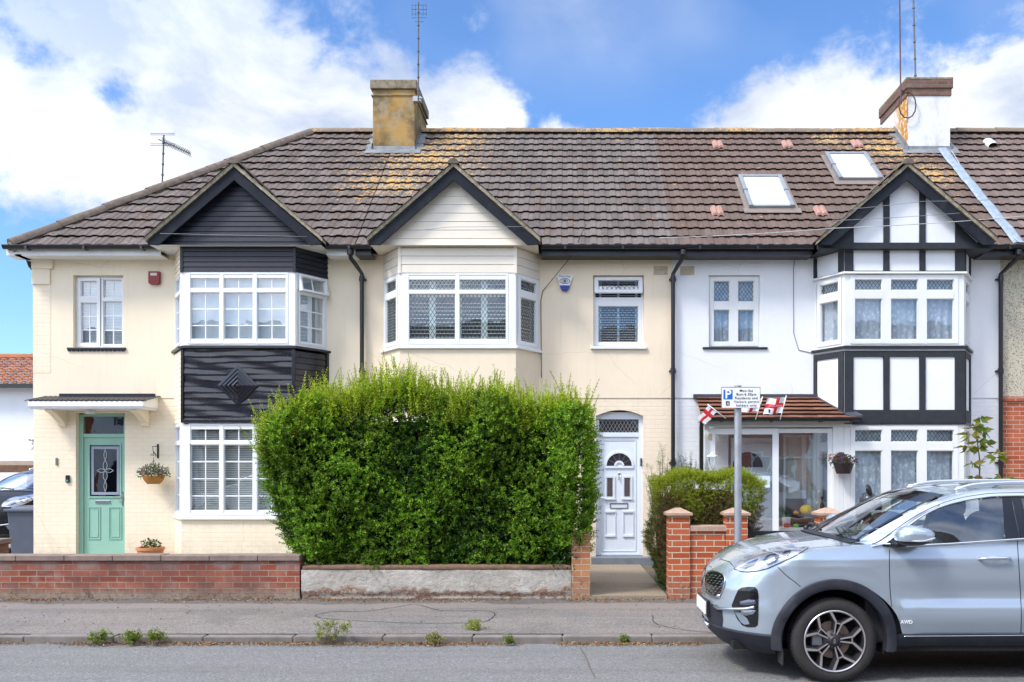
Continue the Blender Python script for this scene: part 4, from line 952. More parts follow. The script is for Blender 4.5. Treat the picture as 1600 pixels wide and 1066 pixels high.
# ---- pebbledashed neighbour
h4 = empty('pebbledashed_terraced_house', (9.5, YH, GZ), 'pebbledashed house with red brick ground floor, at the right end of the terrace', 'house', 'houses of the terrace')
b = NB('pebbledash'); v = b.N.new('ShaderNodeTexVoronoi'); v.inputs['Scale'].default_value = 75; b.L.new(b.O, v.inputs['Vector'])
vs_ = b.N.new('ShaderNodeSeparateColor'); b.L.new(v.outputs['Color'], vs_.inputs[0]); c = b.mix(vs_.outputs[0], (.48,.44,.33), (.66,.61,.49)); c = b.mix(b.rng(vs_.outputs[1], .86, .9), c, (.22,.17,.10))
peb = b.fin(c, .9, b.bump(v.outputs['Distance'], .9, .01), 0, .2)
redbrick = brickmat('red_brick', (.36,.085,.045), (.50,.15,.075), (.50,.40,.30), .05, .15)
mb = MB(); panel(mb, Ff, 7.36, 13.2, 2.99, 5.42, [], .1, .012); mb.build('wall', peb, h4, recalc=False)
mb = MB(); panel(mb, Ff, 7.36, 13.2, 0, 2.99, [], .1, 0); mb.fbox(Ff, 7.36, 13.2, 2.92, 2.998, 0, .03); mb.quad((13.2,YH,0),(13.2,22.8,0),(13.2,22.8,5.42),(13.2,YH,5.42)); mb.quad((7.4,22.8,0),(13.2,22.8,0),(13.2,22.8,5.42),(7.4,22.8,5.42)); mb.build('brickwork', redbrick, h4, recalc=False)
main_roof(h4, 7.50, 13.4, brown_tile2, seed=41, ragged=.008)
ridge_caps('ridge_tiles', capmat, h4, (7.68, YR, ZR+.02), (13.4, YR, ZR+.02), .11, .42)
gutter(h4, [(7.48, 13.4)], black)
for px, py in ((1550, 231),):
    Y = 13311/(481+py); x = X_(px, Y); z = ZE+(Y-YE)*SN/CS; v = MB()
    rows = [[(x+.12*math.cos(t), y, z+dz_+.10*math.sin(t)) for t in np.linspace(0, math.pi, 9)] for y, dz_ in ((Y-.1, -.03), (Y+.16, .16))]; v.grid(rows); v.build('roof_vent', P('pale_vent', (.52,.54,.50), .7, .1, 12, .2), h4, smooth=True)
# lead strip over the party wall
m = MB(); N_ = 14; rows = []
for i in range(N_+1):
    y = 15.36+(18.5-15.36)*i/N_; z = ZE+(y-YE)*SN/CS+.055+.012*(i % 3); rows.append([(7.40, y, z), (7.44, y, z+.022), (7.56, y, z+.022), (7.60, y, z)])
m.grid(rows); m.build('party_flashing', P('pale_lead', (.24,.30,.37), .6, .2, 12, .6, 16, dirt=.6, dirtcol=(.45,.48,.5)), h3)

# ------------------------------------------------------------------ ground, road, kerb, pavement, gardens
def asphalt(name, c1, c2, patch, stain=.3, tonesz=(1,1,1)):
    b = NB(name); f = b.noise(150, 2, .6); g = b.N.new('ShaderNodeTexVoronoi'); g.inputs['Scale'].default_value = 140; b.L.new(b.O, g.inputs['Vector'])
    vc = b.N.new('ShaderNodeSeparateColor'); b.L.new(g.outputs['Color'], vc.inputs[0])
    n = b.noise(.9, 6, .62, tonesz); c = b.mix(b.rng(n, .32, .68), c1, c2)
    p = b.noise(.55, 3, .5, (1,1,1), (4,2,0)); c = b.mix(b.rng(p, .50, .53), c, patch)
    g2 = b.N.new('ShaderNodeTexVoronoi'); g2.inputs['Scale'].default_value = 55; b.L.new(b.O, g2.inputs['Vector']); v2 = b.N.new('ShaderNodeSeparateColor'); b.L.new(g2.outputs['Color'], v2.inputs[0])
    c = b.mix(b.math('MULTIPLY', b.rng(v2.outputs[0], .72, 1), .40), c, tuple(min(1, x*1.8) for x in c2)); c = b.mix(b.math('MULTIPLY', b.rng(v2.outputs[1], .72, 1), .5), c, tuple(x*.45 for x in c1))
    c = b.mix(b.math('MULTIPLY', b.rng(vc.outputs[0], .6, 1), .6), c, tuple(min(1, x*1.9) for x in c2)); c = b.mix(b.math('MULTIPLY', b.rng(vc.outputs[1], .7, 1), .6), c, tuple(x*.35 for x in c1))
    c = b.mix(b.math('MULTIPLY', b.rng(b.noise(1.1, 4, .6, (.18,2.2,1), (2,2,2)), .48, .70), .35), c, tuple(x*.62 for x in c1))
    s = b.noise(2.4, 9, .75, (.5,1.6,1), (1,9,0)); c = b.mix(b.math('MULTIPLY', b.rng(s, .56, .72), stain), c, tuple(x*.5 for x in c1))
    if 'pavement' in name:
        s_ = b.N.new('ShaderNodeSeparateXYZ'); b.L.new(b.O, s_.inputs[0]); wob = b.math('MULTIPLY', b.math('SUBTRACT', b.noise(1.5, 5, .6, loc=(8,1,1)), .5), .5)
        c = b.mix(b.math('MULTIPLY', b.rng(b.math('ADD', s_.outputs[1], wob), 11.36, 11.40), .6), c, tuple(x*.62 for x in c1)); yw = b.math('ADD', s_.outputs[1], wob)
        c = b.mix(b.math('MULTIPLY', b.math('MULTIPLY', b.rng(yw, 11.02, 11.05), b.rng(yw, 11.36, 11.33)), .55), c, (.245,.205,.18))
    h = b.math('ADD', g.outputs['Distance'], b.math('MULTIPLY', f, .6))
    return b.fin(c, .92, b.bump(h, .55, .006), 0, .25)
def sheet(name, x0, x1, y0, y1, zf, mat, nx=1, ny=1, kind='structure'):
    rows = [[(x, y, zf(x, y)) for x in np.linspace(x0, x1, nx+1)] for y in np.linspace(y0, y1, ny+1)]
    return tag(MB().grid(rows).build(name, mat, recalc=False), kind=kind)
road_m = asphalt('road_asphalt', (.158,.155,.151), (.195,.191,.187), (.176,.172,.168), .25, (.35,1.4,1))
pave_m = asphalt('pavement_asphalt', (.150,.135,.125), (.205,.186,.173), (.210,.182,.164), .35)
earth = P('earth', (.13,.10,.07), .95, .3, 5, .8, 40, dirt=.5, dirtcol=(.05,.06,.02))
kerb_m = P('kerb_concrete', (.20,.175,.16), .92, .18, 6, .6, 90, dirt=.6, dirtcol=(.09,.075,.065))
YK = 9.44
sheet('ground', -300, 300, -300, 400, lambda x, y: -.03, P('distant_ground', (.10,.12,.06), .95, .3, .5, 0))
sheet('road', -60, 60, 2.6, YK, lambda x, y: .0+.012*math.sin(max(0, (YK-y))*.5), road_m, 1, 8)
sheet('pavement', -60, 60, YK+.13, 11.80, lambda x, y: .075+(y-YK)*.026, pave_m, 1, 4)
sheet('pavement', -60, 60, -1.5, 2.5, lambda x, y: .09, pave_m)
k = MB(); x = -30.2
while x < 30: k.box(x+.006, x+.908, YK, YK+.13, -.05, .075+random.uniform(-.004, .004)); x += .914
k.box(-30, 30, YK+.012, YK+.12, -.05, .062)
tag(k.build('kerb', kerb_m, bevel=.012), kind='structure')
k = MB(); k.box(-30, 30, 2.45, 2.6, -.05, .10); tag(k.build('kerb', kerb_m, bevel=.012), kind='structure')
sheet('front_garden', -9.2, .20, 11.95, YH+.01, lambda x, y: .17, P('garden_concrete', (.30,.27,.22), .95, .2, 3, .5, 50, dirt=.5), 1, 1)
sheet('front_garden', 1.25, 2.1, 11.95, YH, lambda x, y: .16, earth, 1, 1)
sheet('front_garden', 2.1, 14, 11.95, YH, lambda x, y: .165, P('garden_paving', (.34,.31,.27), .95, .2, 3, .4, 50, dirt=.3), 1, 1)
sheet('driveway', -40, -9.05, 11.95, 40, lambda x, y: .15, P('driveway_gravel', (.27,.25,.22), .95, .25, 6, .6, 60), 1, 1)
b = NB('exposed_concrete'); g = b.noise(110, 3, .7); c = b.mix(b.rng(g, .35, .65), (.20,.155,.11), (.40,.33,.25)); c = b.mix(b.math('MULTIPLY', b.rng(b.noise(2,6,.7), .5, .75), .5), c, (.16,.14,.09))
tag(MB().prism([(.30, 11.72, .02), (1.27, 11.72, .02), (1.23, 15.5, .02), (.36, 15.5, .02)], (0,0,.155)).build('garden_path', b.fin(c, .95, b.bump(g, .6, .008), 0, .2)), kind='structure')
# dark repair seams in the pavement
def seam(pts, w_=.012):
    m = MB(); f = lambda x, y: .075+(y-YK)*.026+.004
    cr = []; n_ = len(pts); closed = pts[0] == pts[-1]
    for i in range(n_-1):
        g = lambda j: Vector(pts[(j % (n_-1)) if closed else min(max(j, 0), n_-1)]); p0, p1, p2, p3 = g(i-1), g(i), g(i+1), g(i+2)
        for k in range(4): t = k/4; cr.append(tuple(.5*((2*p1)+(p2-p0)*t+(2*p0-5*p1+4*p2-p3)*t*t+(3*p1-p0-3*p2+p3)*t**3)))
    pts = cr+[pts[-1]]
    P_ = []
    for (a, b_) in zip(pts, pts[1:]):
        for t in np.linspace(0, 1, 4)[:-1]: P_.append((a[0]+(b_[0]-a[0])*t+random.uniform(-.008,.008), a[1]+(b_[1]-a[1])*t+random.uniform(-.008,.008)))
    P_.append(pts[-1]); L_, R_ = [], []
    for i, p in enumerate(P_):
        q = P_[min(i+1, len(P_)-1)]; r_ = P_[max(i-1, 0)]; d = Vector((q[0]-r_[0], q[1]-r_[1])).normalized(); w2 = w_*random.uniform(.3,.7)
        L_.append((p[0]-d.y*w2, p[1]+d.x*w2, f(*p))); R_.append((p[0]+d.y*w2, p[1]-d.x*w2, f(*p)))
    m.grid([L_, R_]); return m
def ground_at(px, py):       # pavement point seen at a photo pixel
    Y = 1.69*F/(py-HY); return ((px-CX)*Y/F, Y)
tar = P('tar_seam', (.035,.032,.03), .7, .3, 20, .3)
s1 = seam([ground_at(*p) for p in ((500,966),(515,958),(570,957),(615,952),(650,948),(690,956),(765,957),(770,965),(745,972),(640,973),(500,966))])
tag(s1.build('pavement_repair_seam', tar, recalc=False), kind='structure')
s1 = seam([ground_at(*p) for p in ((1020,962),(1028,975),(1100,985),(1190,986))], .010); tag(s1.build('pavement_crack', tar, recalc=False), kind='structure')
m = MB(); f0 = [((905,1011)),((910,1020)),((916,1030)),((921,1045)),((930,1062))]; L_, R_ = [], []
for (px, py) in f0:
    Y = 1.79*F/(py-HY); x = X_(px, Y); L_.append((x-.004, Y, .018)); R_.append((x+.004, Y, .018))
m.grid([L_, R_]); tag(m.build('road_crack', P('crack_dirt', (.12,.10,.07), .9), recalc=False), kind='structure')

# ------------------------------------------------------------------ garden walls
oldwall = brickmat('weathered_red_brick', (.24,.055,.032), (.42,.13,.075), (.34,.27,.21), .24, .45, .012, .8, .13)
newbrick = brickmat('orange_red_brick', (.38,.082,.034), (.52,.135,.058), (.58,.47,.34), .03, .08, .013, .5, .13)
yellowbrick = brickmat('mixed_brick_pier', (.40,.15,.07), (.50,.24,.11), (.46,.37,.26), .25, .2, .012, .6, .13)
capm = P('sandstone_cap', (.44,.30,.22), .92, .18, 10, .6, 70, dirt=.45, dirtcol=(.24,.20,.17))
coping = P('concrete_coping', (.235,.175,.145), .92, .2, 7, .6, 60, dirt=.6, dirtcol=(.12,.10,.09))
def wall_thing(name, loc, label, cat, group=None): return empty(name, loc, label, cat, group)
YW = 11.72
lw = wall_thing('garden_wall', (-6, YW+.1, .12), 'low weathered red brick wall with stone coping in front of the green door house', 'wall')
MB().box(-10.6, -3.37, YW, YW+.215, .05, .615).build('brickwork', oldwall, lw)
cp = MB(); x = -10.6
while x < -3.4: x2 = min(x+.61, -3.36); cp.box(x+.003, x2-.003, YW-.03, YW+.25, .615, .685+random.uniform(-.004,.004)); x = x2
cp.build('coping', coping, lw, bevel=.008)
rw = wall_thing('garden_wall', (-1.6, YW+.1, .12), 'low roughcast rendered wall under the big hedge', 'wall')
def roughwall():
    b = NB('roughcast_render'); v = b.noise(60, 5, .75); n = b.noise(3, 7, .7, (1,1,1.5)); gg = b.N.new('ShaderNodeNewGeometry'); s = b.N.new('ShaderNodeSeparateXYZ'); b.L.new(gg.outputs['Position'], s.inputs[0])
    c = b.mix(b.rng(n, .35, .65), (.44,.40,.35), (.62,.58,.52)); c = b.mix(b.math('MULTIPLY', b.rng(v, .5, .7), .5), c, (.25,.21,.17))
    k_ = b.math('ADD', b.rng(s.outputs[2], .36, .16), b.math('MULTIPLY', b.math('SUBTRACT', b.noise(5,7,.7,(1,1,2)), .5), 2.2)); c = b.mix(b.rng(k_, .45, .75), c, (.26,.15,.10))
    c = b.mix(b.rng(b.math('ADD', k_, b.noise(30,4,.7)), 1.3, 1.5), c, (.48,.42,.36))
    return b.fin(c, .95, b.bump(b.math('ADD', v, b.math('MULTIPLY', n, 2)), .9, .02), 0, .15)
m = MB(); rows = []
for z in np.linspace(.06, .50, 16): rows.append([(x, YW+.015+.012*math.sin(x*5+z*7)+random.uniform(-.006,.006)+(.02 if z < .2 else 0), z) for x in np.linspace(-3.35, .06, 140)])
m.grid(rows); m.add([(-3.35,YW+.02,.50),(.06,YW+.02,.50),(.06,YW+.22,.50),(-3.35,YW+.22,.50)], [(0,1,2,3)]).box(-3.35,.06,YW+.05,YW+.215,.06,.495); m.build('render', roughwall(), rw, smooth=True)
MB().box(-3.34, .06, YW+.01, YW+.24, .503, .55).build('coping', P('mossy_brick_edge', (.20,.12,.08), .95, .3, 14, .8, 40, dirt=.7, dirtcol=(.08,.09,.03)), rw, bevel=.012)
def pier(x0, x1, y0, z0, z1, bm_, label, group=None, cap=True, name='brick_pier'):
    t = wall_thing(name, ((x0+x1)/2, y0+(x1-x0)/2, .12), label, 'pier', group); d = x1-x0
    MB().box(x0, x1, y0, y0+d, z0, z1).build('brickwork', bm_, t, bevel=.004)
    if cap:
        o = .034; m = MB().box(x0-o, x1+o, y0-o, y0+d+o, z1, z1+.032); cx_, cy_ = (x0+x1)/2, y0+d/2
        m.add([(x0-o, y0-o, z1+.032), (x1+o, y0-o, z1+.032), (x1+o, y0+d+o, z1+.032), (x0-o, y0+d+o, z1+.032), (cx_-.03, cy_-.03, z1+.095), (cx_+.03, cy_-.03, z1+.095), (cx_+.03, cy_+.03, z1+.095), (cx_-.03, cy_+.03, z1+.095)],
              [(0,1,5,4),(1,2,6,5),(2,3,7,6),(3,0,4,7),(4,5,6,7)]); m.build('pier_cap', capm, t, bevel=.006)
    return t
pier(.065, .30, YW-.005, .06, .98, yellowbrick, 'narrow brick pier at the right end of the big hedge beside the path', cap=False)
pier(1.29, 1.56, YW-.01, .06, 1.185, newbrick, 'orange brick pier with pointed cap between the concrete path and the low wall section', 'orange brick piers')
pier(2.02, 2.29, YW-.01, .06, 1.185, newbrick, 'orange brick pier with pointed cap behind the parking sign post', 'orange brick piers')
pier(3.20, 3.47, YW-.01, .06, 1.185, newbrick, 'orange brick pier with pointed cap to the right of the black gate', 'orange brick piers')
t = wall_thing('garden_wall', (1.8, YW+.1, .12), 'short orange brick wall with flat coping between two capped piers', 'wall')
MB().box(1.565, 2.015, YW+.03, YW+.23, .06, .985).build('brickwork', newbrick, t); MB().box(1.54, 2.04, YW+.0, YW+.26, .985, 1.055).build('coping', capm, t, bevel=.006)
t = wall_thing('garden_wall', (5.4, YW+.1, .12), 'orange brick garden wall hidden behind the parked silver car', 'wall')
MB().box(3.475, 7.3, YW+.03, YW+.23, .06, .72).build('brickwork', newbrick, t); MB().box(3.475, 7.3, YW, YW+.26, .72, .78).build('coping', capm, t, bevel=.006)
t = wall_thing('garden_wall', (9.5, YW+.1, .12), 'low red brick wall in front of the pebbledashed house', 'wall')
MB().box(7.35, 13, YW+.03, YW+.23, .06, .70).build('brickwork', redbrick, t); MB().box(7.32, 13, YW, YW+.26, .70, .76).build('coping', capm, t, bevel=.006)
pier(-9.02, -8.64, 14.0, .06, .63, oldwall, 'short weathered brick pier with flat cap in front of the wheelie bin', cap=False).children[0]
MB().box(-9.06, -8.60, 13.96, 14.42, .63, .70).build('pier_cap', coping, bpy.data.objects['brick_pier.004'], bevel=.01)
# gate
gt = empty('garden_gate', (2.7, 11.86, .16), 'low black wooden gate between two orange brick piers', 'gate')
m = MB(); m.box(2.30, 2.37, 11.82, 11.88, .20, 1.0); m.ell((2.335, 11.85, 1.04), (.035,.03,.06)); m.box(3.12, 3.19, 11.82, 11.88, .20, 1.0); m.ell((3.155, 11.85, 1.04), (.035,.03,.06)); m.ell((3.06, 11.85, 1.01), (.035,.03,.05))
m.build('gate_stile', black, gt, smooth=40); MB().box(2.37, 3.12, 11.83, 11.87, .93, .985).build('gate_rail', black, gt, bevel=.006); MB().box(2.37, 3.12, 11.83, 11.87, .30, .36).build('gate_rail', black, gt, bevel=.006)
for x in np.arange(2.50, 3.05, .16): MB().box(x-.03, x+.03, 11.835, 11.865, .36, .93).build('gate_board', black, gt, bevel=.004)

# ------------------------------------------------------------------ foliage
def leafmat(name, rough=.45, trans=.35):
    b = NB(name); A = b.N.new('ShaderNodeAttribute'); A.attribute_name = 'tone'
    b.fin(A.outputs['Color'], rough, None, 0, .35); t = b.N.new('ShaderNodeBsdfTranslucent'); c = b.mix(1.0, A.outputs['Color'], (1.0,1.0,.45), 'MULTIPLY'); b.L.new(c, t.inputs[0])
    m = b.N.new('ShaderNodeMixShader'); m.inputs[0].default_value = trans; b.L.new(b.p.outputs[0], m.inputs[1]); b.L.new(t.outputs[0], m.inputs[2]); b.L.new(m.outputs[0], b.N['Material Output'].inputs[0]); return b.m
leaf_m = leafmat('leaf')
def leaf_mesh(name, pos, dirs, ln, wd, cols, mat, parent, fold=.25, origin=None):
    "pos,dirs: (n,3); every leaf is a folded rhombus"
    n = len(pos); pos = np.asarray(pos); d = np.asarray(dirs); d /= np.linalg.norm(d, axis=1, keepdims=True)+1e-9
    r = rng.normal(size=(n,3)); s = np.cross(d, r); s /= np.linalg.norm(s, axis=1, keepdims=True)+1e-9; nn = np.cross(d, s)
    ln = np.asarray(ln).reshape(-1,1)*np.ones((n,1)); wd = np.asarray(wd).reshape(-1,1)*np.ones((n,1))
    b0 = pos; tip = pos+d*ln-nn*ln*.12; l = pos+d*ln*.45+s*wd*.5+nn*wd*fold; r_ = pos+d*ln*.45-s*wd*.5+nn*wd*fold; mid = pos+d*ln*.5
    V = np.stack([b0, l, tip, r_], 1).reshape(-1,3); idx = np.arange(n)*4
    Fc = np.concatenate([np.stack([idx, idx+1, idx+2], 1), np.stack([idx, idx+2, idx+3], 1)])
    me = bpy.data.meshes.new(name); me.vertices.add(4*n); me.vertices.foreach_set('co', V.astype(np.float32).ravel())
    me.loops.add(6*n); me.loops.foreach_set('vertex_index', Fc.astype(np.int32).ravel()); me.polygons.add(2*n); me.polygons.foreach_set('loop_start', np.arange(2*n, dtype=np.int32)*3)
    me.update(calc_edges=True); c4 = np.ones((n,4)); c4[:,:3] = cols; attr_col(me, np.repeat(c4, 4, axis=0))
    return link(name, me, mat, parent, origin)
def shoots(P0, D, L, spacing, leafl, leafw, colf, jit=.5, bend=.15):
    "leaves in pairs along shoots; returns arrays + stem polylines"
    pos, dr_, ln, wd, co, stems = [], [], [], [], [], []
    for p, d, l in zip(P0, D, L):
        p = np.array(p); d = np.array(d)/np.linalg.norm(d); side = np.cross(d, rng.normal(size=3)); side /= np.linalg.norm(side); o2 = np.cross(d, side); k_ = max(2, int(l/spacing)); q = p.copy(); b_ = rng.normal(size=3)*bend; line = [q.copy()]
        for i in range(k_):
            d = d+b_*spacing*2; d /= np.linalg.norm(d); q = q+d*spacing; a = side if i % 2 else o2; f = 1-.55*(i/k_)**2
            for s_ in (1, -1):
                pos.append(q); dr_.append(a*s_*1.0+d*(.55+.5*i/k_)+rng.normal(size=3)*jit*.35); ln.append(leafl*f*rng.uniform(.55,1.35)); wd.append(leafw*f*rng.uniform(.8,1.2)); co.append(colf(q, i/k_))
        pos.append(q); dr_.append(d); ln.append(leafl*.5); wd.append(leafw*.4); co.append(colf(q, 1)); line.append(q.copy()); stems.append(line)
    return np.array(pos), np.array(dr_), np.array(ln), np.array(wd), np.array(co), stems
hg = empty('privet_hedge', (-1.75, 12.6, .17), 'tall bushy green privet hedge standing on the low rendered wall', 'hedge')
def hedge_shape(u, v):
    "front face of the hedge: u along x in [0,1], v up in [0,1] -> x, y, z"
    x = -3.80+4.05*u; 
    z = .52+2.20*v
    return x, 0, z
def lumpy(x, z): return .10*math.sin(x*2.1+z*1.3)+.09*math.sin(x*4.7-z*3.1+1)+.075*math.sin(x*9+z*7+2*math.sin(z*4))
def halfw(z): # left and right x limits of the hedge at height z
    t = (z-.45)/2.3; left = float(np.interp(z, [.45,.7,1.0,1.4,1.9,2.3,2.6], [-3.40,-3.55,-3.72,-3.84,-3.92,-3.92,-3.70])); right = float(np.interp(z, [.45,.7,1.2,2,2.6], [.14,.20,.29,.31,.22]))
    return left, right
def ztop(x): return float(np.interp(x, [-3.95,-3.8,-3.4,-2.65,-2.2,-1.35,-.7,0,.2,.38], [2.24,2.38,2.60,2.80,2.84,2.71,2.63,2.57,2.48,2.28]))+.04*math.sin(x*5)+.025*math.sin(x*11)
P0, D, L = [], [], []
for i in range(6400):
    z = .50+2.36*rng.random()**.95; l, r_ = halfw(z); q_ = rng.random(); x = l+(r_-l)*rng.random() if q_ > .16 else (r_-rng.random()*.45 if q_ > .06 else l+rng.random()*.35); zt = ztop(x)
    if z > zt+.02: continue
    y = 11.93-(.30*max(0, min(1, (x+.25)/.25)) if z > .75 else 0)-lumpy(x, z)*.8+.25*max(0, (z-zt+.35))**1.5+rng.uniform(0,.16); edge = min((x-l), (r_-x)); y += .22*max(0, .25-edge)/.25
    P0.append((x, y, z)); D.append((rng.normal()*.5+(-.9 if x-l < .15 else .9 if r_-x < .15 else 0), -.8+rng.normal()*.3, .45+rng.normal()*.4)); L.append(rng.uniform(.07,.19))
for i in range(900):     # left and right flanks
    z = .50+2.1*rng.random(); l, r_ = halfw(z); s = rng.random() < .5; x = l if s else r_
    if z > ztop(x): continue
    P0.append((x+(.08 if s else -.08), 12.0+rng.random()*1.3, z)); D.append(((-.9 if s else .9), rng.normal()*.4, .5+rng.normal()*.3)); L.append(rng.uniform(.10,.30))
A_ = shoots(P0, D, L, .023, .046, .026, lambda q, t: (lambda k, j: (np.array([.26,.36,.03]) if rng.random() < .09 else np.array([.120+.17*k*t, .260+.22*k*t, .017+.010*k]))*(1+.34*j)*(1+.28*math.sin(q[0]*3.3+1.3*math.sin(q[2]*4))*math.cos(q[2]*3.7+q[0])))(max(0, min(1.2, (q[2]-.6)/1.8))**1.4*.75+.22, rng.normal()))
P0, D, L = [], [], []
for i in range(2100):    # bright upright new growth on the top
    x = -3.95+4.25*rng.random(); zt = ztop(x); P0.append((x, 11.90+rng.random()**1.6*1.35, zt-.42+rng.uniform(0,.42))); D.append((rng.normal()*.20+(-.3 if x < -3.6 else 0), -.14+rng.normal()*.20, 1)); L.append(rng.uniform(.16,.42)*(1.4 if rng.random() < .16 else 1))
B_ = shoots(P0, D, L, .023, .042, .020, lambda q, t: np.array([.30+.13*t, .42+.11*t, .020])*(1+.18*rng.normal()))
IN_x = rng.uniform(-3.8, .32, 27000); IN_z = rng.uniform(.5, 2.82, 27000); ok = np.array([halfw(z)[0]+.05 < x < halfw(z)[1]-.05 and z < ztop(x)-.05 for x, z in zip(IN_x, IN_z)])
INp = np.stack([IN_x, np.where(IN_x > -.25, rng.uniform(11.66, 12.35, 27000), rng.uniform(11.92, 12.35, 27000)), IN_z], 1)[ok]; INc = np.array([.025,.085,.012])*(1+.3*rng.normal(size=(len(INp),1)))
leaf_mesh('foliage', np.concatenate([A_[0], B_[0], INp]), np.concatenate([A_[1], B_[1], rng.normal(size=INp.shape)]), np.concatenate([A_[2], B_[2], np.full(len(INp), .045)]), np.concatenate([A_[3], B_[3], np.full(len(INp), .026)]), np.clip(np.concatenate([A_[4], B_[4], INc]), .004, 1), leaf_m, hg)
m = MB(); twig = P('twig_bark', (.10,.07,.04), .9, .3, 20, .4)
for s in (A_[5][::2]+B_[5][::2]): m.tube([Vector(s[0]), Vector(s[1])], .0028, 3, cap=False)
for i in range(26):
    x = -3.3+3.4*i/25+random.uniform(-.05,.05); p = [Vector((x, 12.35, .17)), Vector((x+random.uniform(-.1,.1), 12.3, .9)), Vector((x+random.uniform(-.25,.25), 12.25, 1.7)), Vector((x+random.uniform(-.3,.3), 12.2, 2.3))]; m.tube(p, [.022,.016,.010,.005], 6)
m.build('branches', twig, hg, recalc=False)
# dense twiggy heart of the hedge so that no daylight comes through
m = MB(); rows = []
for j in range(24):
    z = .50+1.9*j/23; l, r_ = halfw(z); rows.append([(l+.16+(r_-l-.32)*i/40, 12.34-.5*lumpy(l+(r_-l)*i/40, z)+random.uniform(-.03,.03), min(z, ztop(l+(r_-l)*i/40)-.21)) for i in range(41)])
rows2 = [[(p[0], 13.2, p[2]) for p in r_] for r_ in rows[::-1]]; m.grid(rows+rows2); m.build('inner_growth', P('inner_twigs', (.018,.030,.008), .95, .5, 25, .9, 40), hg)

# conifer hedge
ch = empty('conifer_hedge', (1.8, 12.5, .17), 'clipped yellow green conifer hedge with brown lower twigs behind the orange brick piers', 'hedge')
P0, D, L = [], [], []
def cx_surf(a, b_): return a
for i in range(7500):
    f = rng.random(); 
    x = rng.uniform(1.10, 2.55); z = rng.uniform(.25, 1.66); l = 1.22+.05*math.sin(z*6)+.16*max(0, .8-z)+.5*max(0, z-1.5); r_ = 2.50+.05*math.sin(z*5)
    if x < l or x > r_: continue
    zt = 1.68-.9*max(0, x-2.2)**2-1.2*max(0,1.55-x)**2+.03*math.sin(x*9)
    if f < .35: x = max(x, l); p = (x, rng.uniform(12.02, 12.9), zt-rng.random()*.07); d = (rng.normal()*.4, -.35+rng.normal()*.4, .9)
    elif f < .8: p = (x, 12.02+.04*math.sin(x*11)+rng.random()*.06, min(z, zt)); d = (rng.normal()*.5, -1, .35+rng.normal()*.5)
    else: p = ((l if f < .93 else r_)+rng.normal()*.02, rng.uniform(12.05, 13.1), min(z, zt)); d = ((-1 if f < .93 else 1), rng.normal()*.5, .5+rng.normal()*.3)
    P0.append(p); D.append(d); L.append(rng.uniform(.06,.13))
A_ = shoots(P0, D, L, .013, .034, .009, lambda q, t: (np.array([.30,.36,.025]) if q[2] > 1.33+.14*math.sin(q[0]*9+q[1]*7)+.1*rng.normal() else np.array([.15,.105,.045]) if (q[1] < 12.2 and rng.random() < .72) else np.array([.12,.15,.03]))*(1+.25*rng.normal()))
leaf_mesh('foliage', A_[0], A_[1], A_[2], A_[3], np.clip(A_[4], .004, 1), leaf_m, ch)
m = MB(); m.ell((1.82, 12.62, .88), (.60,.36,.62), 16, 10, .5); m.build('inner_growth', P('brown_twigs', (.075,.050,.028), .95, .5, 25, .9, 40), ch)
m = MB()
for i in range(500):
    x, z = random.uniform(1.2, 2.5), random.uniform(.4, 1.5); p = Vector((x, 12.12, z)); m.tube([p, p+Vector((random.uniform(-.1,.1), -.11, random.uniform(-.03,.10)))], .003, 3, cap=False)
m.build('branches', twig, ch, recalc=False)
# loose sprays: juniper behind, and feathery conifer at the left
def spray_plant(name, base, label, n, spread, hmin, hmax, col, ll=.035, lw_=.006, sp=.016, cat='shrub', tilt=.5, stemr=.006, sl=None):
    t = empty(name, base, label, cat); P0, D, L = [], [], []; m = MB()
    for i in range(n):
        a = rng.uniform(0, 6.28); h = rng.uniform(hmin, hmax); tip = Vector(base)+Vector((math.cos(a)*spread*rng.random(), math.sin(a)*spread*.5*rng.random(), h)); b0 = Vector(base)+Vector((rng.normal()*.03, rng.normal()*.03, 0)); mid = (b0+tip)/2+Vector((0,0,.05))
        m.tube([b0, mid, tip], [stemr, stemr*.7, stemr*.4], 5)
        for k in range(7):
            f = .4+.6*k/6; p = mid.lerp(tip, f); P0.append(p); D.append(((tip-mid).normalized()+Vector(rng.normal(size=3))*tilt)); L.append(rng.uniform(.10,.22) if sl is None else rng.uniform(.3,.7)*sl)
    m.build('stems', twig, t); A_ = shoots(P0, D, L, sp, ll, lw_, lambda q, t_: np.array(col)*(1+.25*rng.normal()+.4*t_)); leaf_mesh('foliage', A_[0], A_[1], A_[2], A_[3], np.clip(A_[4], .004, 1), leaf_m, t); return t
spray_plant('juniper_shrub', (1.80, 13.6, .17), 'dark green juniper with spiky sprays behind the clipped conifer hedge', 26, .30, 1.35, 1.72, (.035,.075,.028))
spray_plant('conifer_shrub', (1.33, 12.9, .17), 'feathery yellow green conifer sprays left of the clipped conifer hedge', 16, .26, 1.2, 1.85, (.14,.19,.03))
spray_plant('ground_plant', (1.36, 12.4, .17), 'small leafy green plant at the foot of the conifer hedge beside the path', 10, .16, .08, .30, (.045,.11,.02), .06, .03, .03)
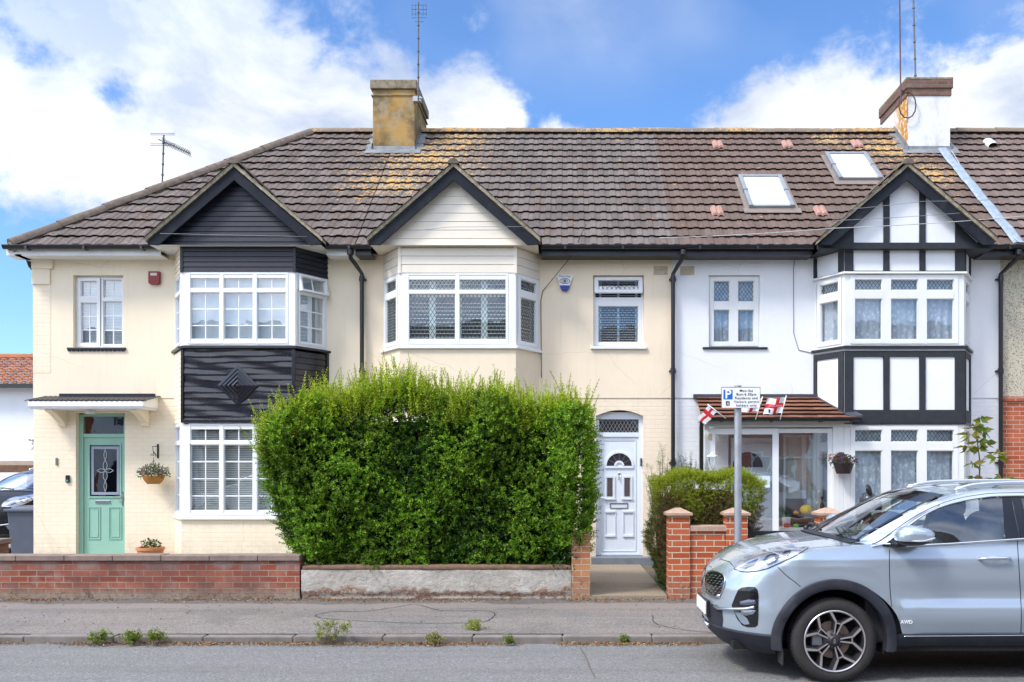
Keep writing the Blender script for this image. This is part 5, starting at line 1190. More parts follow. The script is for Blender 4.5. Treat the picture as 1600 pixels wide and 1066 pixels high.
# horse chestnut sapling
sp_ = empty('young_tree', (5.85, 13.0, .17), 'slim horse chestnut sapling with yellowing leaves behind the silver car', 'tree'); m = MB()
s_ = 1450/13.0; TX = lambda px: (px-CX)/s_; TZ = lambda py: EYE+(HY-py)/s_
trunk = [Vector((5.82,13,.17)), Vector((TX(1530),13,1.5)), Vector((TX(1531),13,TZ(720))), Vector((TX(1527),13,TZ(690))), Vector((TX(1526),13,TZ(655)))]
m.tube(trunk, [.016,.013,.010,.008,.004], 8); pos, dr_, ln, wd, co = [], [], [], [], []
for (px, py, n, s0) in ((1526,655,7,(1527,672)),(1519,667,6,(1527,680)),(1538,672,6,(1527,685)),(1512,680,6,(1528,690)),(1545,690,7,(1528,700)),(1516,698,7,(1529,704)),(1552,715,6,(1531,722)),(1561,706,5,(1531,722)),(1515,724,6,(1530,735)),(1560,748,7,(1530,755)),(1526,746,6,(1530,752)),(1535,700,6,(1528,705)),(1524,690,6,(1528,695)),(1548,748,5,(1530,752))):
    tip = Vector((TX(px), 13+random.uniform(-.12,.12), TZ(py))); b0 = Vector((TX(s0[0]), 13, TZ(s0[1]))); m.tube([b0, (b0+tip)/2+Vector((0,0,.03)), tip], .004, 5)
    for k in range(n):
        a = -2.4+4.8*k/(n-1); dd = Vector((math.sin(a)*.9, random.uniform(-.9,.3), -.25+.35*math.cos(a)))
        pos.append(tip); dr_.append(dd); ln.append(random.uniform(.13,.21)); wd.append(random.uniform(.06,.085)); co.append(np.array(random.choice(((.20,.24,.03),(.12,.20,.03),(.30,.25,.05),(.09,.16,.03))))*random.uniform(.7,1.2))
m.build('trunk', twig, sp_); leaf_mesh('leaves', pos, dr_, ln, wd, co, leaf_m, sp_, fold=.1)
# shrub far left
spray_plant('garden_shrub', (-9.75, 17.8, .15), 'shrub with reddish leaves in front of the distant white house', 18, .8, 1.5, 2.35, (.13,.075,.05), .07, .035, .05)
# kerb weeds
def weed(px, py, h, n, label, col=(.16,.22,.03)):
    Y = 1.75*F/(py-HY); base = (X_(px, Y), Y, .03); return spray_plant('weed', base, label, n*2, h*.9, h*.2, h*.8, col, .026, .012, .016, 'weed', .8, .0014, h*.6)
weed(155, 1003, .13, 9, 'leafy green weed growing in the gutter, leftmost along the kerb'); weed(205, 1003, .12, 12, 'broad clump of green weeds in the gutter below the terracotta pot'); weed(245, 1003, .13, 8, 'rounded green weed against the kerb between the broad clump and a kerb joint')
weed(520, 1002, .24, 7, 'tall thin weed rising over the kerb below the left end of the hedge', (.22,.26,.06)); weed(680, 1003, .10, 9, 'low spreading weed with dry stalks in the gutter below the hedge', (.26,.25,.08)); weed(745, 990, .17, 9, 'pale green weed growing on top of the kerb edge below the hedge', (.26,.30,.06))
weed(795, 1003, .07, 4, 'tiny weed against the kerb face right of the pale weed'); weed(975, 1000, .06, 6, 'low weed among dry leaves in the gutter left of the silver car')
# dry leaf litter along the wall foot and the gutter
pos = []
for i in range(16000):
    r_ = rng.random()
    if r_ < .45: y = 11.70-abs(rng.normal())*.10; x = rng.uniform(-10.4, 3)
    else: y = YK-abs(rng.normal())*.07-.01; x = rng.uniform(-7, 2.2)
    k_ = .5+.5*math.sin(x*1.7+math.sin(x*.9)*2)+.25*math.sin(x*6.3)
    if rng.random() > k_+.12: continue
    pos.append((x, y, (.015+.004*rng.random()) if y < YK else .075+(y-YK)*.026+.008))
for i in range(260): x, y = rng.uniform(-9, 1.2), rng.uniform(9.6, 11.6); pos.append((x, y, .075+(y-YK)*.026+.006))
d = rng.normal(size=(len(pos),3)); d[:,2] *= .18
cols = np.array([(.30,.19,.09),(.20,.11,.05),(.38,.28,.15),(.25,.10,.05),(.14,.11,.07)])[rng.integers(0,5,len(pos))]
tag(leaf_mesh('leaf_litter', pos, d, rng.uniform(.012,.032,len(pos)), rng.uniform(.008,.018,len(pos)), cols, leafmat('dry_leaf', .9, 0), None), 'dry brown leaf litter along the foot of the walls and in the gutter', 'leaf litter', kind='stuff')

# ------------------------------------------------------------------ small things
def text_mesh(body, size, loc, parent, mat, name='lettering', rot=(R(90),0,0), align='CENTER', ext=.0006, bold=0.0, origin=None):
    cu = bpy.data.curves.new(name, 'FONT'); cu.body = body; cu.size = size; cu.align_x = align; cu.align_y = 'CENTER'; cu.extrude = ext; cu.offset = bold; cu.space_character = 1.12 if size < .045 and parent is not None and name == 'lettering' else 1
    o = bpy.data.objects.new(name, cu); COL.objects.link(o); bpy.context.view_layer.update()
    me = bpy.data.meshes.new_from_object(o.evaluated_get(bpy.context.evaluated_depsgraph_get())); bpy.data.objects.remove(o)
    me.transform(Matrix.Translation(loc) @ (Matrix.Rotation(rot[2],4,'Z') @ Matrix.Rotation(rot[1],4,'Y') @ Matrix.Rotation(rot[0],4,'X'))); me.materials.clear()
    return link(name, me, mat, parent)
ink = P('sign_ink', (.02,.02,.025), .5, .1, 5, 0); signw = P('sign_white', (.80,.80,.80), .4, .02, 4, 0); pblue = P('sign_blue', (.01,.13,.48), .4, .05, 4, 0)
mastm = P('mast_metal', (.13,.13,.15), .6, .2, 9, 0, metal=.2)
galv = P('galvanised_steel', (.36,.37,.39), .45, .15, 9, .25, 40, metal=.6, dirt=.3, dirtcol=(.25,.25,.26))
SX, SY = 1.785, 9.66
ps = empty('parking_sign', (SX, SY, .08), 'grey steel post with white residents parking plate at the edge of the pavement', 'parking sign')
MB().lathe((SX, SY, 0), [(.038,.05),(.038,2.63),(.036,2.645),(.0,2.65)], 20).build('post', galv, ps, smooth=40)
sy = SY-.055; q = lambda px: X_(px, sy); zz = lambda py: Z_(py, sy)
sgn = empty('dummy', (0,0,0), None, None); bpy.data.objects.remove(sgn)
x0, x1, z0, z1 = q(1127), q(1188), zz(638), zz(604.8)
pl = MB().box(x0, x1, sy, sy+.004, z0, z1).box(x0+.1, x1-.1, sy+.004, sy+.02, (z0+z1)/2-.05, (z0+z1)/2+.05).build('sign_plate', signw, ps, bevel=.001)
fs_ = Fr((0, sy-.0015), (1, sy-.0015)); m = MB(); ring(m, fs_, x0, x1, z0, z1, .004, -.001, .0006); m.build('sign_border', ink, pl)
MB().fbox(fs_, q(1130.3), q(1144.6), zz(624), zz(609.3), -.001, .0008).build('blue_square', pblue, pl)
text_mesh('P', .125, (q(1137.4), sy-.0028, zz(616.6)), pl, signw, bold=.003)
m = MB(); ring(m, fs_, q(1134.2), q(1140), zz(634), zz(627), .004, -.001, .0008); m.build('zone_box', ink, pl); text_mesh('D', .042, (q(1137.1), sy-.0026, zz(630.4)), pl, ink, bold=.001)
for i, t_ in enumerate(('Mon-Sat', '8am-6.30pm', 'Residents and', 'Visitors permit', 'holders only')):
    text_mesh(t_, .0375, (q(1166), sy-.0026, zz(610.7+5.75*i)), pl, ink, bold=.0001)
# wheelie bin
bn = empty('wheelie_bin', (-9.35, 16.35, .15), 'dark grey wheelie bin beside the left corner of the green door house', 'bin'); gm = P('grey_bin_plastic', (.085,.10,.135), .45, .08, 6, .1)
m = MB(); m.add([(x*s+c_-9.42, y*s+16.4, z) for z, s, c_ in ((.18,.82,0),(1.03,1,0)) for x, y in ((-.29,-.30),(.29,-.30),(.29,.30),(-.29,.30))], [(0,1,5,4),(1,2,6,5),(2,3,7,6),(3,0,4,7),(3,2,1,0)]); m.build('bin_body', gm, bn, bevel=.02)
m = MB(); m.box(-9.745, -9.095, 16.05, 16.74, 1.03, 1.075); m.ell((-9.42, 16.4, 1.075), (.31,.32,.05), 16, 8, .6); m.build('lid', gm, bn, bevel=.01)
for x in (-9.66, -9.18): MB().lathe((x, 16.68, .25), [(.0,-.02),(.10,-.02),(.10,.02),(0,.02)], 16, 'x').build('wheel', blackp, bn)
# distant white house, carport
dh = empty('distant_white_house', (-22, 33, .15), 'white house with orange tiled hipped roof beyond the driveway at the far left', 'house')
wz = Z_(602, 30); rz = Z_(559, 33); m = MB(); m.box(-32, -15.6, 30, 40, .1, wz); m.build('wall', P('white_wall_paint', (.72,.74,.78), .8, .04, 2, .1), dh)
orange = tilemat('orange_pantiles', (.33,.13,.07), (.45,.20,.11), (.25,.12,.08), [], .2); x1_ = -15.9; ang = math.atan2(rz-wz, 3.3)
vs, fs, cols = tile_slope((0, 29.7, wz), (1,0,0), (0, math.cos(ang), math.sin(ang)), (0,-math.sin(ang),math.cos(ang)), 12, lambda s: (-32, x1_-s*.50), cover=.28, gauge=.33, relief=.04)
me = bpy.data.meshes.new('roof'); me.from_pydata([tuple(p) for p in vs], [], fs); attr_col(me, cols); link('roof', me, orange, dh)
ridge_caps('ridge_tiles', orange, dh, (-32, 33, rz), (x1_-1.95, 33, rz), .16, .45); ridge_caps('hip_tiles', orange, dh, (x1_, 29.7, wz+.05), (x1_-1.95, 33, rz), .16, .45)
m = MB(); m.box(-32, x1_+.1, 29.55, 29.7, wz-.12, wz+.02); m.build('gutter', blackp, dh)
m = MB(); m.quad((x1_, 29.7, wz), (x1_, 40, wz), (x1_-1.95, 37, rz), (x1_-1.95, 33, rz)); m.build('roof_side', orange, dh, recalc=False)
cpo = empty('carport', (-12.5, 21, .15), 'low brown timber carport roof behind the black car at the far left', 'carport')
tz0, tz1 = Z_(737, 21), Z_(720, 21); MB().box(-16.5, -11.5, 21, 25, tz1-.11, tz1).build('roof', P('tan_felt', (.40,.32,.25), .9, .1, 4, .2), cpo, bevel=.01)
MB().box(-16.4, -11.55, 20.97, 21.02, tz0-.02, tz1-.11).build('fascia', P('brown_stain_wood', (.15,.075,.04), .7, .2, 8, .3), cpo)
for x in (-12.15, -16): MB().box(x-.06, x+.06, 21.0, 21.12, .15, tz0-.02).build('post', P('brown_stain_wood', (.15,.075,.04)), cpo)
# alarm boxes, door numbers, small fittings
ab = empty('burglar_alarm', at(240.5, 435, YH), 'small dark red burglar alarm box on the cream wall left of the black boarded gable', 'alarm box')
m = MB(); x, z = X_(241, 15.7), Z_(434, 15.7); m.prism([(x-.095, YH-.015, z+.105), (x+.095, YH-.015, z+.105), (x+.095, YH-.015, z-.09), (x+.06, YH-.015, z-.115), (x-.06, YH-.015, z-.115), (x-.095, YH-.015, z-.09)], (0,-.07,0)); m.build('case', P('dark_red_plastic', (.24,.02,.02), .4, .1, 6, 0), ab, bevel=.008)
MB().box(x-.055, x+.055, YH-.088, YH-.084, z+.03, z+.075).build('badge', P('pale_badge', (.6,.58,.55), .5, .05, 6, 0), ab)
ab = empty('burglar_alarm', at(882, 440, YH), 'white and blue bell shaped alarm box with an eye emblem on the cream wall', 'alarm box'); x, z = X_(882.5, 15.7), Z_(440, 15.7)
def shield(m, y, d, zt, zb, wt, wb): m.prism([(x-wt*.98, y, z+zt-.02), (x-wt*.8, y, z+zt), (x, y, z+zt+.012), (x+wt*.8, y, z+zt), (x+wt*.98, y, z+zt-.02), (x+wb, y, z+zb), (x-wb, y, z+zb)], (0,d,0))
m = MB(); shield(m, YH-.015, -.055, .11, -.085, .145, .075); m.build('case', signw, ab, bevel=.008); m = MB(); m.prism([(x-.085, YH-.015, z-.066), (x+.085, YH-.015, z-.066), (x+.075, YH-.015, z-.10), (x+.045, YH-.015, z-.155), (x-.045, YH-.015, z-.155), (x-.075, YH-.015, z-.10)], (0,-.06,0)); m.build('strobe', P('blue_lens', (.02,.05,.33), .25, .1, 6, 0), ab, bevel=.006)
fa = Fr((0, YH-.0705), (1, YH-.0705)); m = MB()
for (rx, rz_, t0) in ((.085, .042, .010), (.052, .024, .008)):
    for k in range(24):
        a, b_ = 2*math.pi*k/24, 2*math.pi*(k+1)/24; strip(m, fa, (x+rx*math.cos(a), z+.005+rz_*math.sin(a)), (x+rx*math.cos(b_), z+.005+rz_*math.sin(b_)), t0, 0, .0015)
m.fbox(fa, x-.022, x+.022, z-.008, z+.018, 0, .0015); m.build('eye_emblem', ink, ab); text_mesh('Third Eye', .052, (x, YH-.0735, z+.082), ab, ink)
hn = text_mesh('1', .16, (X_(89, YH), YH-.012, Z_(722, YH)), None, P('pewter', (.22,.22,.22), .4, .1, 6, 0, metal=.7), 'house_number', ext=.008, bold=.008); tag(hn, 'metal house number 1 on the cream wall left of the green door', 'house number')
db = empty('video_doorbell', at(106, 748.5, YH), 'black video doorbell on the cream wall between the number and the green door', 'doorbell'); x, z = X_(106.5, YH), Z_(748.5, YH)
MB().box(x-.032, x+.032, YH-.035, YH, z-.065, z+.065).build('case', blackp, db, bevel=.01); MB().lathe((x, YH-.036, z-.03), [(0,0),(.018,0),(.018,.004)], 16, 'y').build('button', P('green_led_ring', (.05,.35,.25), .3, .1, 6, 0), db)
db = empty('video_doorbell', at(1001, 722, YH+.1), 'slim black doorbell on the frame of the white front door', 'doorbell'); MB().box(1.262, 1.288, YH+.075, YH+.10, Z_(728, YH+.1), Z_(716, YH+.1)).build('case', blackp, db, bevel=.006); MB().lathe((1.275, YH+.074, Z_(724, YH+.1)), [(0,0),(.009,0),(.009,.004)], 12, 'y').build('button', chrome, db)
# hanging baskets, pots, flowers
def flowers(parent, c, r, n, cols, fcols, lsz=.04, fn=60, fs=.02, drop=.3):
    c = np.array(c); d = rng.normal(size=(n,3)); d[:,2] = np.abs(d[:,2])-drop; d /= np.linalg.norm(d, axis=1, keepdims=True); p = c+d*np.array(r)*rng.uniform(.3,1,(n,1))
    leaf_mesh('leaves', p, d+rng.normal(size=(n,3))*.5, rng.uniform(.6,1.3,n)*lsz, rng.uniform(.6,1.3,n)*lsz*.5, np.array(cols)[rng.integers(0,len(cols),n)], leaf_m, parent)
    d = rng.normal(size=(fn,3)); d[:,2] = np.abs(d[:,2])-drop*.6; d[:,1] -= .4; d /= np.linalg.norm(d, axis=1, keepdims=True); p = c+d*np.array(r)*rng.uniform(.75,1.08,(fn,1))
    P_, D_, C_ = [], [], []
    for i in range(fn):
        cc = np.array(fcols[rng.integers(0, len(fcols))])
        for k_ in range(5): a = 6.28*k_/5; P_.append(p[i]); D_.append((math.cos(a), -.35, math.sin(a))); C_.append(cc*rng.uniform(.8,1.2))
    leaf_mesh('flowers', np.array(P_), np.array(D_), fs, fs*.8, np.array(C_), leaf_m, parent)
bx, by, bz = X_(240, 15.5), 15.5, Z_(747, 15.5)
hb = empty('hanging_basket', (bx, by, bz-.1), 'wicker hanging basket of pink and purple flowers on a scroll bracket beside the green door', 'hanging basket', 'hanging baskets')
wick = P('wicker', (.42,.19,.05), .8, .3, 60, 1, 90); MB().lathe((bx, by, bz-.10), [(0,0),(.10,0),(.15,.06),(.185,.14),(.175,.14),(.14,.06),(0,.03)], 22).build('basket', wick, hb, smooth=40)
flowers(hb, (bx, by, bz+.07), (.25,.20,.17), 420, [(.05,.13,.03),(.09,.18,.04),(.14,.20,.06)], [(.30,.12,.28),(.22,.08,.20),(.45,.25,.38)], .05, 110, .014)
ir = P('black_iron', (.02,.02,.022), .5, .2, 20, .3); m = MB(); m.tube([(bx, by, bz+.06), (bx, by, bz+.35)], .004, 5)
for s in (-1, 1): m.tube([(bx+s*.17, by, bz+.04), (bx, by, bz+.30)], .003, 4)
m.build('chain', ir, hb); m = MB(); wx_ = X_(247, YH); m.box(wx_-.015, wx_+.015, YH-.012, YH, Z_(716,YH), Z_(694,YH)); m.tube([(wx_, YH-.01, Z_(698,YH)), (wx_-.02, 15.60, Z_(698,YH)), (bx, by, bz+.37), (bx-.03, by-.02, bz+.40), (bx-.05, by, bz+.37)], .006, 6); m.tube([(wx_, YH-.01, Z_(714,YH)), (wx_-.03, 15.66, Z_(706,YH)), (bx+.02, by+.04, bz+.36)], .005, 6); m.build('bracket', ir, hb)
bx, by, bz = X_(1318, 14.98), 14.98, Z_(722, 14.98)
hb = empty('hanging_basket', (bx, by, bz-.1), 'black hanging planter of purple flowers on the white porch post', 'hanging basket', 'hanging baskets')
m = MB(); m.lathe((bx, by, bz-.19), [(0,0),(.11,0),(.165,.17),(.155,.17),(.10,.02)], 22); m.add([(bx-.165, by+.13, bz-.02), (bx+.165, by+.13, bz-.02), (bx+.10, by+.14, bz+.10), (bx+.03, by+.14, bz+.16), (bx-.03, by+.14, bz+.16), (bx-.10, by+.14, bz+.10)], [(0,1,2,3,4,5)]); m.build('planter', P('dark_brown_plastic', (.03,.02,.022), .5, .2, 10, .1), hb, smooth=40)
flowers(hb, (bx, by, bz+.0), (.21,.17,.15), 260, [(.05,.12,.03),(.10,.17,.05)], [(.16,.05,.20),(.22,.08,.28),(.30,.05,.12)], .045, 90, .017); flowers(hb, (bx-.19, by, bz+.05), (.08,.06,.09), 50, [(.06,.12,.03)], [(.65,.35,.30),(.6,.1,.08)], .03, 16, .015)
bx, by = X_(235, 15.2), 15.2
fp = empty('flower_pot', (bx, by, .18), 'round terracotta pot with small red flowers beside the green door', 'flower pot'); zt_ = Z_(855, 15.2)
MB().lathe((bx, by, 0), [(0,.18),(.13,.18),(.18,.30),(.205,zt_-.05),(.22,zt_-.045),(.22,zt_),(.19,zt_),(.17,zt_-.05),(0,zt_-.05)], 26).build('pot', P('terracotta', (.50,.22,.10), .85, .12, 10, .3), fp, smooth=40)
flowers(fp, (bx, by, zt_+.0), (.17,.14,.13), 220, [(.05,.12,.03),(.08,.15,.04)], [(.35,.01,.03),(.5,.02,.05)], .045, 16, .014, .1)
# wall lantern and bell on the porch
lx_, ly_ = X_(1113, 15.0), 15.02
ln_ = empty('wall_lantern', (lx_, ly_, Z_(722, 15.0)), 'white traditional lantern fixed to the left post of the porch', 'lantern'); z = Z_(722, 15.0)
m = MB(); m.lathe((lx_, ly_, z), [(0,.17),(.02,.16),(.03,.13),(.085,.10),(.09,.085),(0,.085)], 6); m.lathe((lx_, ly_, z), [(0,-.09),(.04,-.09),(.045,-.07),(0,-.07)], 6); m.lathe((lx_, ly_, z), [(.012,-.17),(.02,-.13),(.012,-.09)], 6); m.box(lx_-.03, lx_+.03, ly_+.06, YB, z-.18, z-.06); m.tube([(lx_, ly_+.08, z-.12), (lx_, ly_, z-.14)], .01, 6)
for k_ in range(6): a = 6.283*k_/6; m.tube([(lx_+.082*math.cos(a), ly_+.082*math.sin(a), z+.09), (lx_+.04*math.cos(a), ly_+.04*math.sin(a), z-.08)], .005, 4)
m.build('frame', upvc2, ln_); MB().lathe((lx_, ly_, z), [(.036,-.07),(.074,.085)], 6).build('lantern_glass', glass, ln_)
m = MB().box(X_(1107, YB), X_(1112, YB), YB-.02, YB, Z_(687, YB), Z_(678, YB)); tag(m.build('door_bell_box', P('old_ivory', (.55,.45,.2), .5, .1, 8, 0), origin=(X_(1110,YB), YB, Z_(682,YB)), bevel=.004), 'small yellowed bell push box at the top left of the porch', 'bell box')
# England-style flags: white with a red cross
def flag(base, tip, fw_, fh, lean, label, lion=False, droop=0):
    t = empty('hand_flag', base, label, 'flag', 'red cross flags on the porch'); base, tip = Vector(base), Vector(tip); MB().tube([base, tip], .008, 8).build('flag_stick', signw, t, smooth=True); ax = (tip-base).normalized()
    out = Vector(lean).normalized(); N1, N2 = 20, 14
    b = NB('flag_cloth'); u = b.N.new('ShaderNodeAttribute'); u.attribute_name = 'tone'; s = b.N.new('ShaderNodeSeparateColor'); b.L.new(u.outputs['Color'], s.inputs[0]); h = b.math('LESS_THAN', b.math('ABSOLUTE', b.math('SUBTRACT', s.outputs[0], .42)), .10); v = b.math('LESS_THAN', b.math('ABSOLUTE', b.math('SUBTRACT', s.outputs[1], .5)), .13)
    c = b.mix(b.math('MAXIMUM', h, v), (.76,.76,.78), (.62,.02,.025)); b.fin(c, .8)
    V, C_, F_ = [], [], []
    for i in range(N1+1):
        for j in range(N2+1):
            a, b2 = i/N1, j/N2; p = tip-ax*(.03+fh*(1-b2))+out*fw_*a+Vector((0, .022*math.sin(a*7+b2*2)-.01, -droop*a*a+.01*math.sin(a*9))); V.append(p); C_.append((a, b2, 0, 1))
    for i in range(N1):
        for j in range(N2): k_ = i*(N2+1)+j; F_.append((k_, k_+1, k_+N2+2, k_+N2+1))
    me = bpy.data.meshes.new('cloth'); me.from_pydata([tuple(p) for p in V], [], F_); attr_col(me, C_); o = link('cloth', me, b.m, t, smooth=True)
    if lion:
        text_mesh('ENGLAND', .042, tuple(tip-ax*(.03+fh*.5)+out*fw_*.48+Vector((0,-.032,0))), o, P('flag_pink', (.75,.45,.50), .8, .05, 4, 0))
        m = MB(); c0 = tip-ax*(.03+fh*.8)+out*fw_*.72+Vector((0,-.03,-droop*.4)); 
        m.ell(c0, (.014,.003,.022)); m.ell(c0+Vector((-.010,0,.026)), (.010,.003,.010))
        for dx, dz in ((-.03,.012),(-.026,-.018),(.010,-.035),(-.012,-.036),(.028,.02)): m.tube([c0, c0+Vector((dx,0,dz))], .0035, 4)
        m.build('lion_badge', ink, o)
yq = 14.90
flag((X_(1134,yq), yq, Z_(654,yq)), (X_(1105,yq), yq-.03, Z_(632,yq)), .27, .17, (-.62,0,-.62), 'white flag with red cross drooping from the left corner of the porch roof', droop=.02)
flag((X_(1180.5,yq), yq, Z_(656,yq)), (X_(1191,yq), yq-.03, Z_(620,yq)), .30, .22, (-1,0,-.05), 'white flag with red cross half hidden behind the parking plate')
flag((X_(1219,yq), yq, Z_(656,yq)), (X_(1228,yq), yq-.03, Z_(618.5,yq)), .30, .26, (-1,0,-.08), 'white flag with red cross and a dark lion badge on the porch roof', True)
# porch contents
yc = 15.42; X5 = lambda px: X_(px, yc); Z5 = lambda py: Z_(py, yc)
tb = empty('porch_cabinet', (X5(1250), yc, .262), 'low black cabinet inside the glazed porch', 'cabinet'); MB().box(X5(1238), X5(1279), yc-.02, yc+.25, Z5(823), Z5(806)).build('top_box', blackp, tb, bevel=.008)
MB().box(X5(1218), X5(1282), yc-.06, yc+.28, Z5(830), Z5(824)).build('shelf', upvc2, tb, bevel=.004); MB().box(X5(1220), X5(1280), yc, yc+.25, .262, Z5(830)-.001).build('cabinet_body', P('pale_shelf_unit', (.5,.5,.48), .7, .05, 4, 0), tb)
def pumpkin(px, py, r, label, col):
    c = Vector((X5(px), yc+.08, Z5(py))); rows = []
    for i in range(13):
        t_ = -math.pi/2+math.pi*i/12; rows.append([c+Vector((math.cos(t_)*math.cos(a)*r*(1-.07*abs(math.cos(a*5))), math.cos(t_)*math.sin(a)*r*(1-.07*abs(math.cos(a*5))), math.sin(t_)*r*.82)) for a in np.linspace(0, 2*math.pi, 49)])
    t = empty('pumpkin', tuple(c-Vector((0,0,r*.8))), label, 'pumpkin'); MB().grid(rows).build('flesh', P('pumpkin_'+label[:6], col, .45, .1, 20, .2), t, smooth=True); MB().tube([c+Vector((0,0,r*.7)), c+Vector((.01,0,r*1.05))], .010, 6).build('stalk', P('stalk', (.25,.20,.06), .8), t)
pumpkin(1261.5, 797.5, .108, 'large yellow pumpkin on the black box inside the porch', (.75,.52,.02)); pumpkin(1245.5, 802, .048, 'small orange gourd beside the yellow pumpkin', (.72,.30,.02))
sg = empty('stone_ornament', (X5(1274), yc+.1, Z5(806)), 'small grey and white ornament right of the yellow pumpkin in the porch', 'ornament'); MB().ell((X5(1274), yc+.1, Z5(802)), (.05,.045,.042), 12, 8, .7).build('body', P('grey_stone', (.4,.42,.44), .7, .4, 40, .4), sg, smooth=True)
pf_ = empty('framed_board', (X5(1250), yc+.24, Z5(805)), 'dark framed board leaning behind the yellow pumpkin in the porch', 'board'); MB().box(X5(1233), X5(1266), yc+.22, yc+.25, Z5(805), Z5(780)).build('board', P('slate_board', (.06,.065,.085), .5, .1, 5, 0), pf_); m = MB(); ring(m, Fr((0, yc+.22), (1, yc+.22)), X5(1233), X5(1266), Z5(805), Z5(780), .02, 0, .012); m.build('frame', P('dark_frame', (.05,.035,.03), .5), pf_)
pp = empty('potted_plant', (X5(1229), yc+.05, Z5(824)), 'spiky green plant in a white pot inside the porch', 'potted plant'); MB().lathe((X5(1230), yc+.05, Z5(824)), [(0,0),(.06,0),(.075,.17),(.068,.17),(0,.15)], 18).build('pot', signw, pp, smooth=40)
pos = [(X5(1230), yc+.05, Z5(808))]*9; leaf_mesh('leaves', pos, [(-.5,0,.9),(-.3,.1,1),(-.75,0,.8),(.15,0,1),(.3,.1,1),(0,-.1,1),(-.1,.2,1),(.5,0,.7),(-.4,-.2,.7)], [.26,.22,.24,.20,.18,.22,.2,.14,.2], .014, np.tile((.06,.16,.05), (9,1)), leaf_m, pp)
st = empty('statuette', (X5(1285), yc-.02, Z5(826)), 'thin dark wooden figure standing at the right side of the porch window', 'statuette'); x, z = X5(1284.5), Z5(824)
MB().tube([(x,yc,z), (x-.005,yc,z+.15), (x+.008,yc,z+.26), (x,yc,z+.36), (x,yc,z+.42), (x,yc,z+.455)], [.030,.022,.030,.036,.014,.012], 10).ell((x,yc,z+.485), (.022,.024,.032)).build('figure', P('dark_wood', (.07,.03,.02), .4, .2, 12, .2), st, smooth=True); MB().box(x-.04, x+.04, yc-.04, yc+.04, z-.03, z).build('plinth', P('dark_wood', (.07,.03,.02)), st, bevel=.004)
m = MB(); yn = YB+.02; m.quad((X_(1175,yn), yn, Z_(763,yn)), (X_(1203,yn), yn, Z_(762,yn)), (X_(1203,yn), yn, Z_(744,yn)), (X_(1175,yn), yn, Z_(744,yn))); tag(m.build('paper_notice', P('pale_blue_paper', (.62,.76,.80), .8, .08, 12, 0), origin=(X_(1189,yn), yn, Z_(755,yn)), recalc=False), 'pale blue paper notice taped inside the left porch pane', 'notice')
for px, py, r_, c, lb in ((1228,822,.035,(.5,.06,.05),'small red toy at the left end of the porch shelf'),(1243,821,.03,(.08,.45,.10),'small green toy on the porch shelf under the black box')):
    t = tag(MB().ell((X5(px), yc-.045, Z_(824, yc)+r_), (r_*1.6, r_*.8, r_), 12, 8, .7).build('toy', P('toy_'+lb[6:10].strip(), c, .4), origin=(X5(px), yc-.04, Z5(py)), smooth=True), lb, 'toy')
# motorcycle in the garden behind the car
mc = empty('motorcycle', (4.75, 14.0, .17), 'black motorcycle parked in the garden behind the silver car, one mirror showing', 'motorcycle'); my = 14.0
def wheel_simple(x): 
    MB().lathe((x, my, .17+.31), [(.20,-.05),(.30,-.05),(.315,0),(.30,.05),(.20,.05)], 28, 'y').build('tyre', P('rubber', (.025,.025,.025), .8, .2, 10, .2), mc, smooth=40); MB().lathe((x, my, .48), [(0,-.03),(.06,-.03),(.20,-.02),(.20,.02),(.06,.03),(0,.03)], 28, 'y').build('rim', galv, mc, smooth=40)
wheel_simple(4.25); wheel_simple(5.60)
MB().tube([(4.25, my-.09, .48), (4.42, my-.09, .95), (4.52, my-.06, 1.20)], .022, 8).tube([(4.25, my+.09, .48), (4.42, my+.09, .95), (4.52, my+.06, 1.20)], .022, 8).build('fork', chrome, mc)
MB().ell((4.85, my, .98), (.30,.15,.16)).ell((4.48, my, 1.08), (.12,.14,.14)).build('tank', blackp, mc, smooth=True); MB().ell((5.30, my, .92), (.40,.14,.08)).build('seat', P('black_leather', (.02,.02,.02), .6), mc, smooth=True)
MB().box(4.65, 5.15, my-.14, my+.14, .42, .80).build('engine', P('engine_grey', (.12,.12,.13), .4, .2, 8, .2, metal=.6), mc, bevel=.03); MB().tube([(4.9, my-.15, .45), (5.3, my-.18, .38), (5.75, my-.18, .45)], .045, 12).build('exhaust', chrome, mc, smooth=True)
MB().tube([(4.60, my-.38, 1.22), (4.52, my-.1, 1.24), (4.52, my+.1, 1.24), (4.60, my+.38, 1.22)], .014, 8).build('handlebar', blackp, mc, smooth=True); m = MB(); m.ell((4.54, my-.02, 1.30), (.13,.16,.13)); m.build('windshield', P('smoked_screen', (.05,.055,.07), .15, .1, 6, 0), mc, smooth=True)
for s, (mx, mz) in ((-1, (X_(1358, my-.3), Z_(768, my-.3))), (1, (4.66, 1.46))):
    ms = MB().tube([(4.58, my+s*.30, 1.22), (mx+.06, my+s*.30, mz-.14), (mx+.02, my+s*.30, mz-.05)], .007, 6).build('mirror_stem', blackp, mc); m = MB(); m.ell((0,0,0), (.042,.02,.078), 14, 10); rot = Matrix.Rotation(R(-24), 4, 'Y'); m.v = [tuple(rot @ Vector(p)+Vector((mx, my+s*.30, mz))) for p in m.v]; m.build('mirror', blackp, ms, smooth=True)
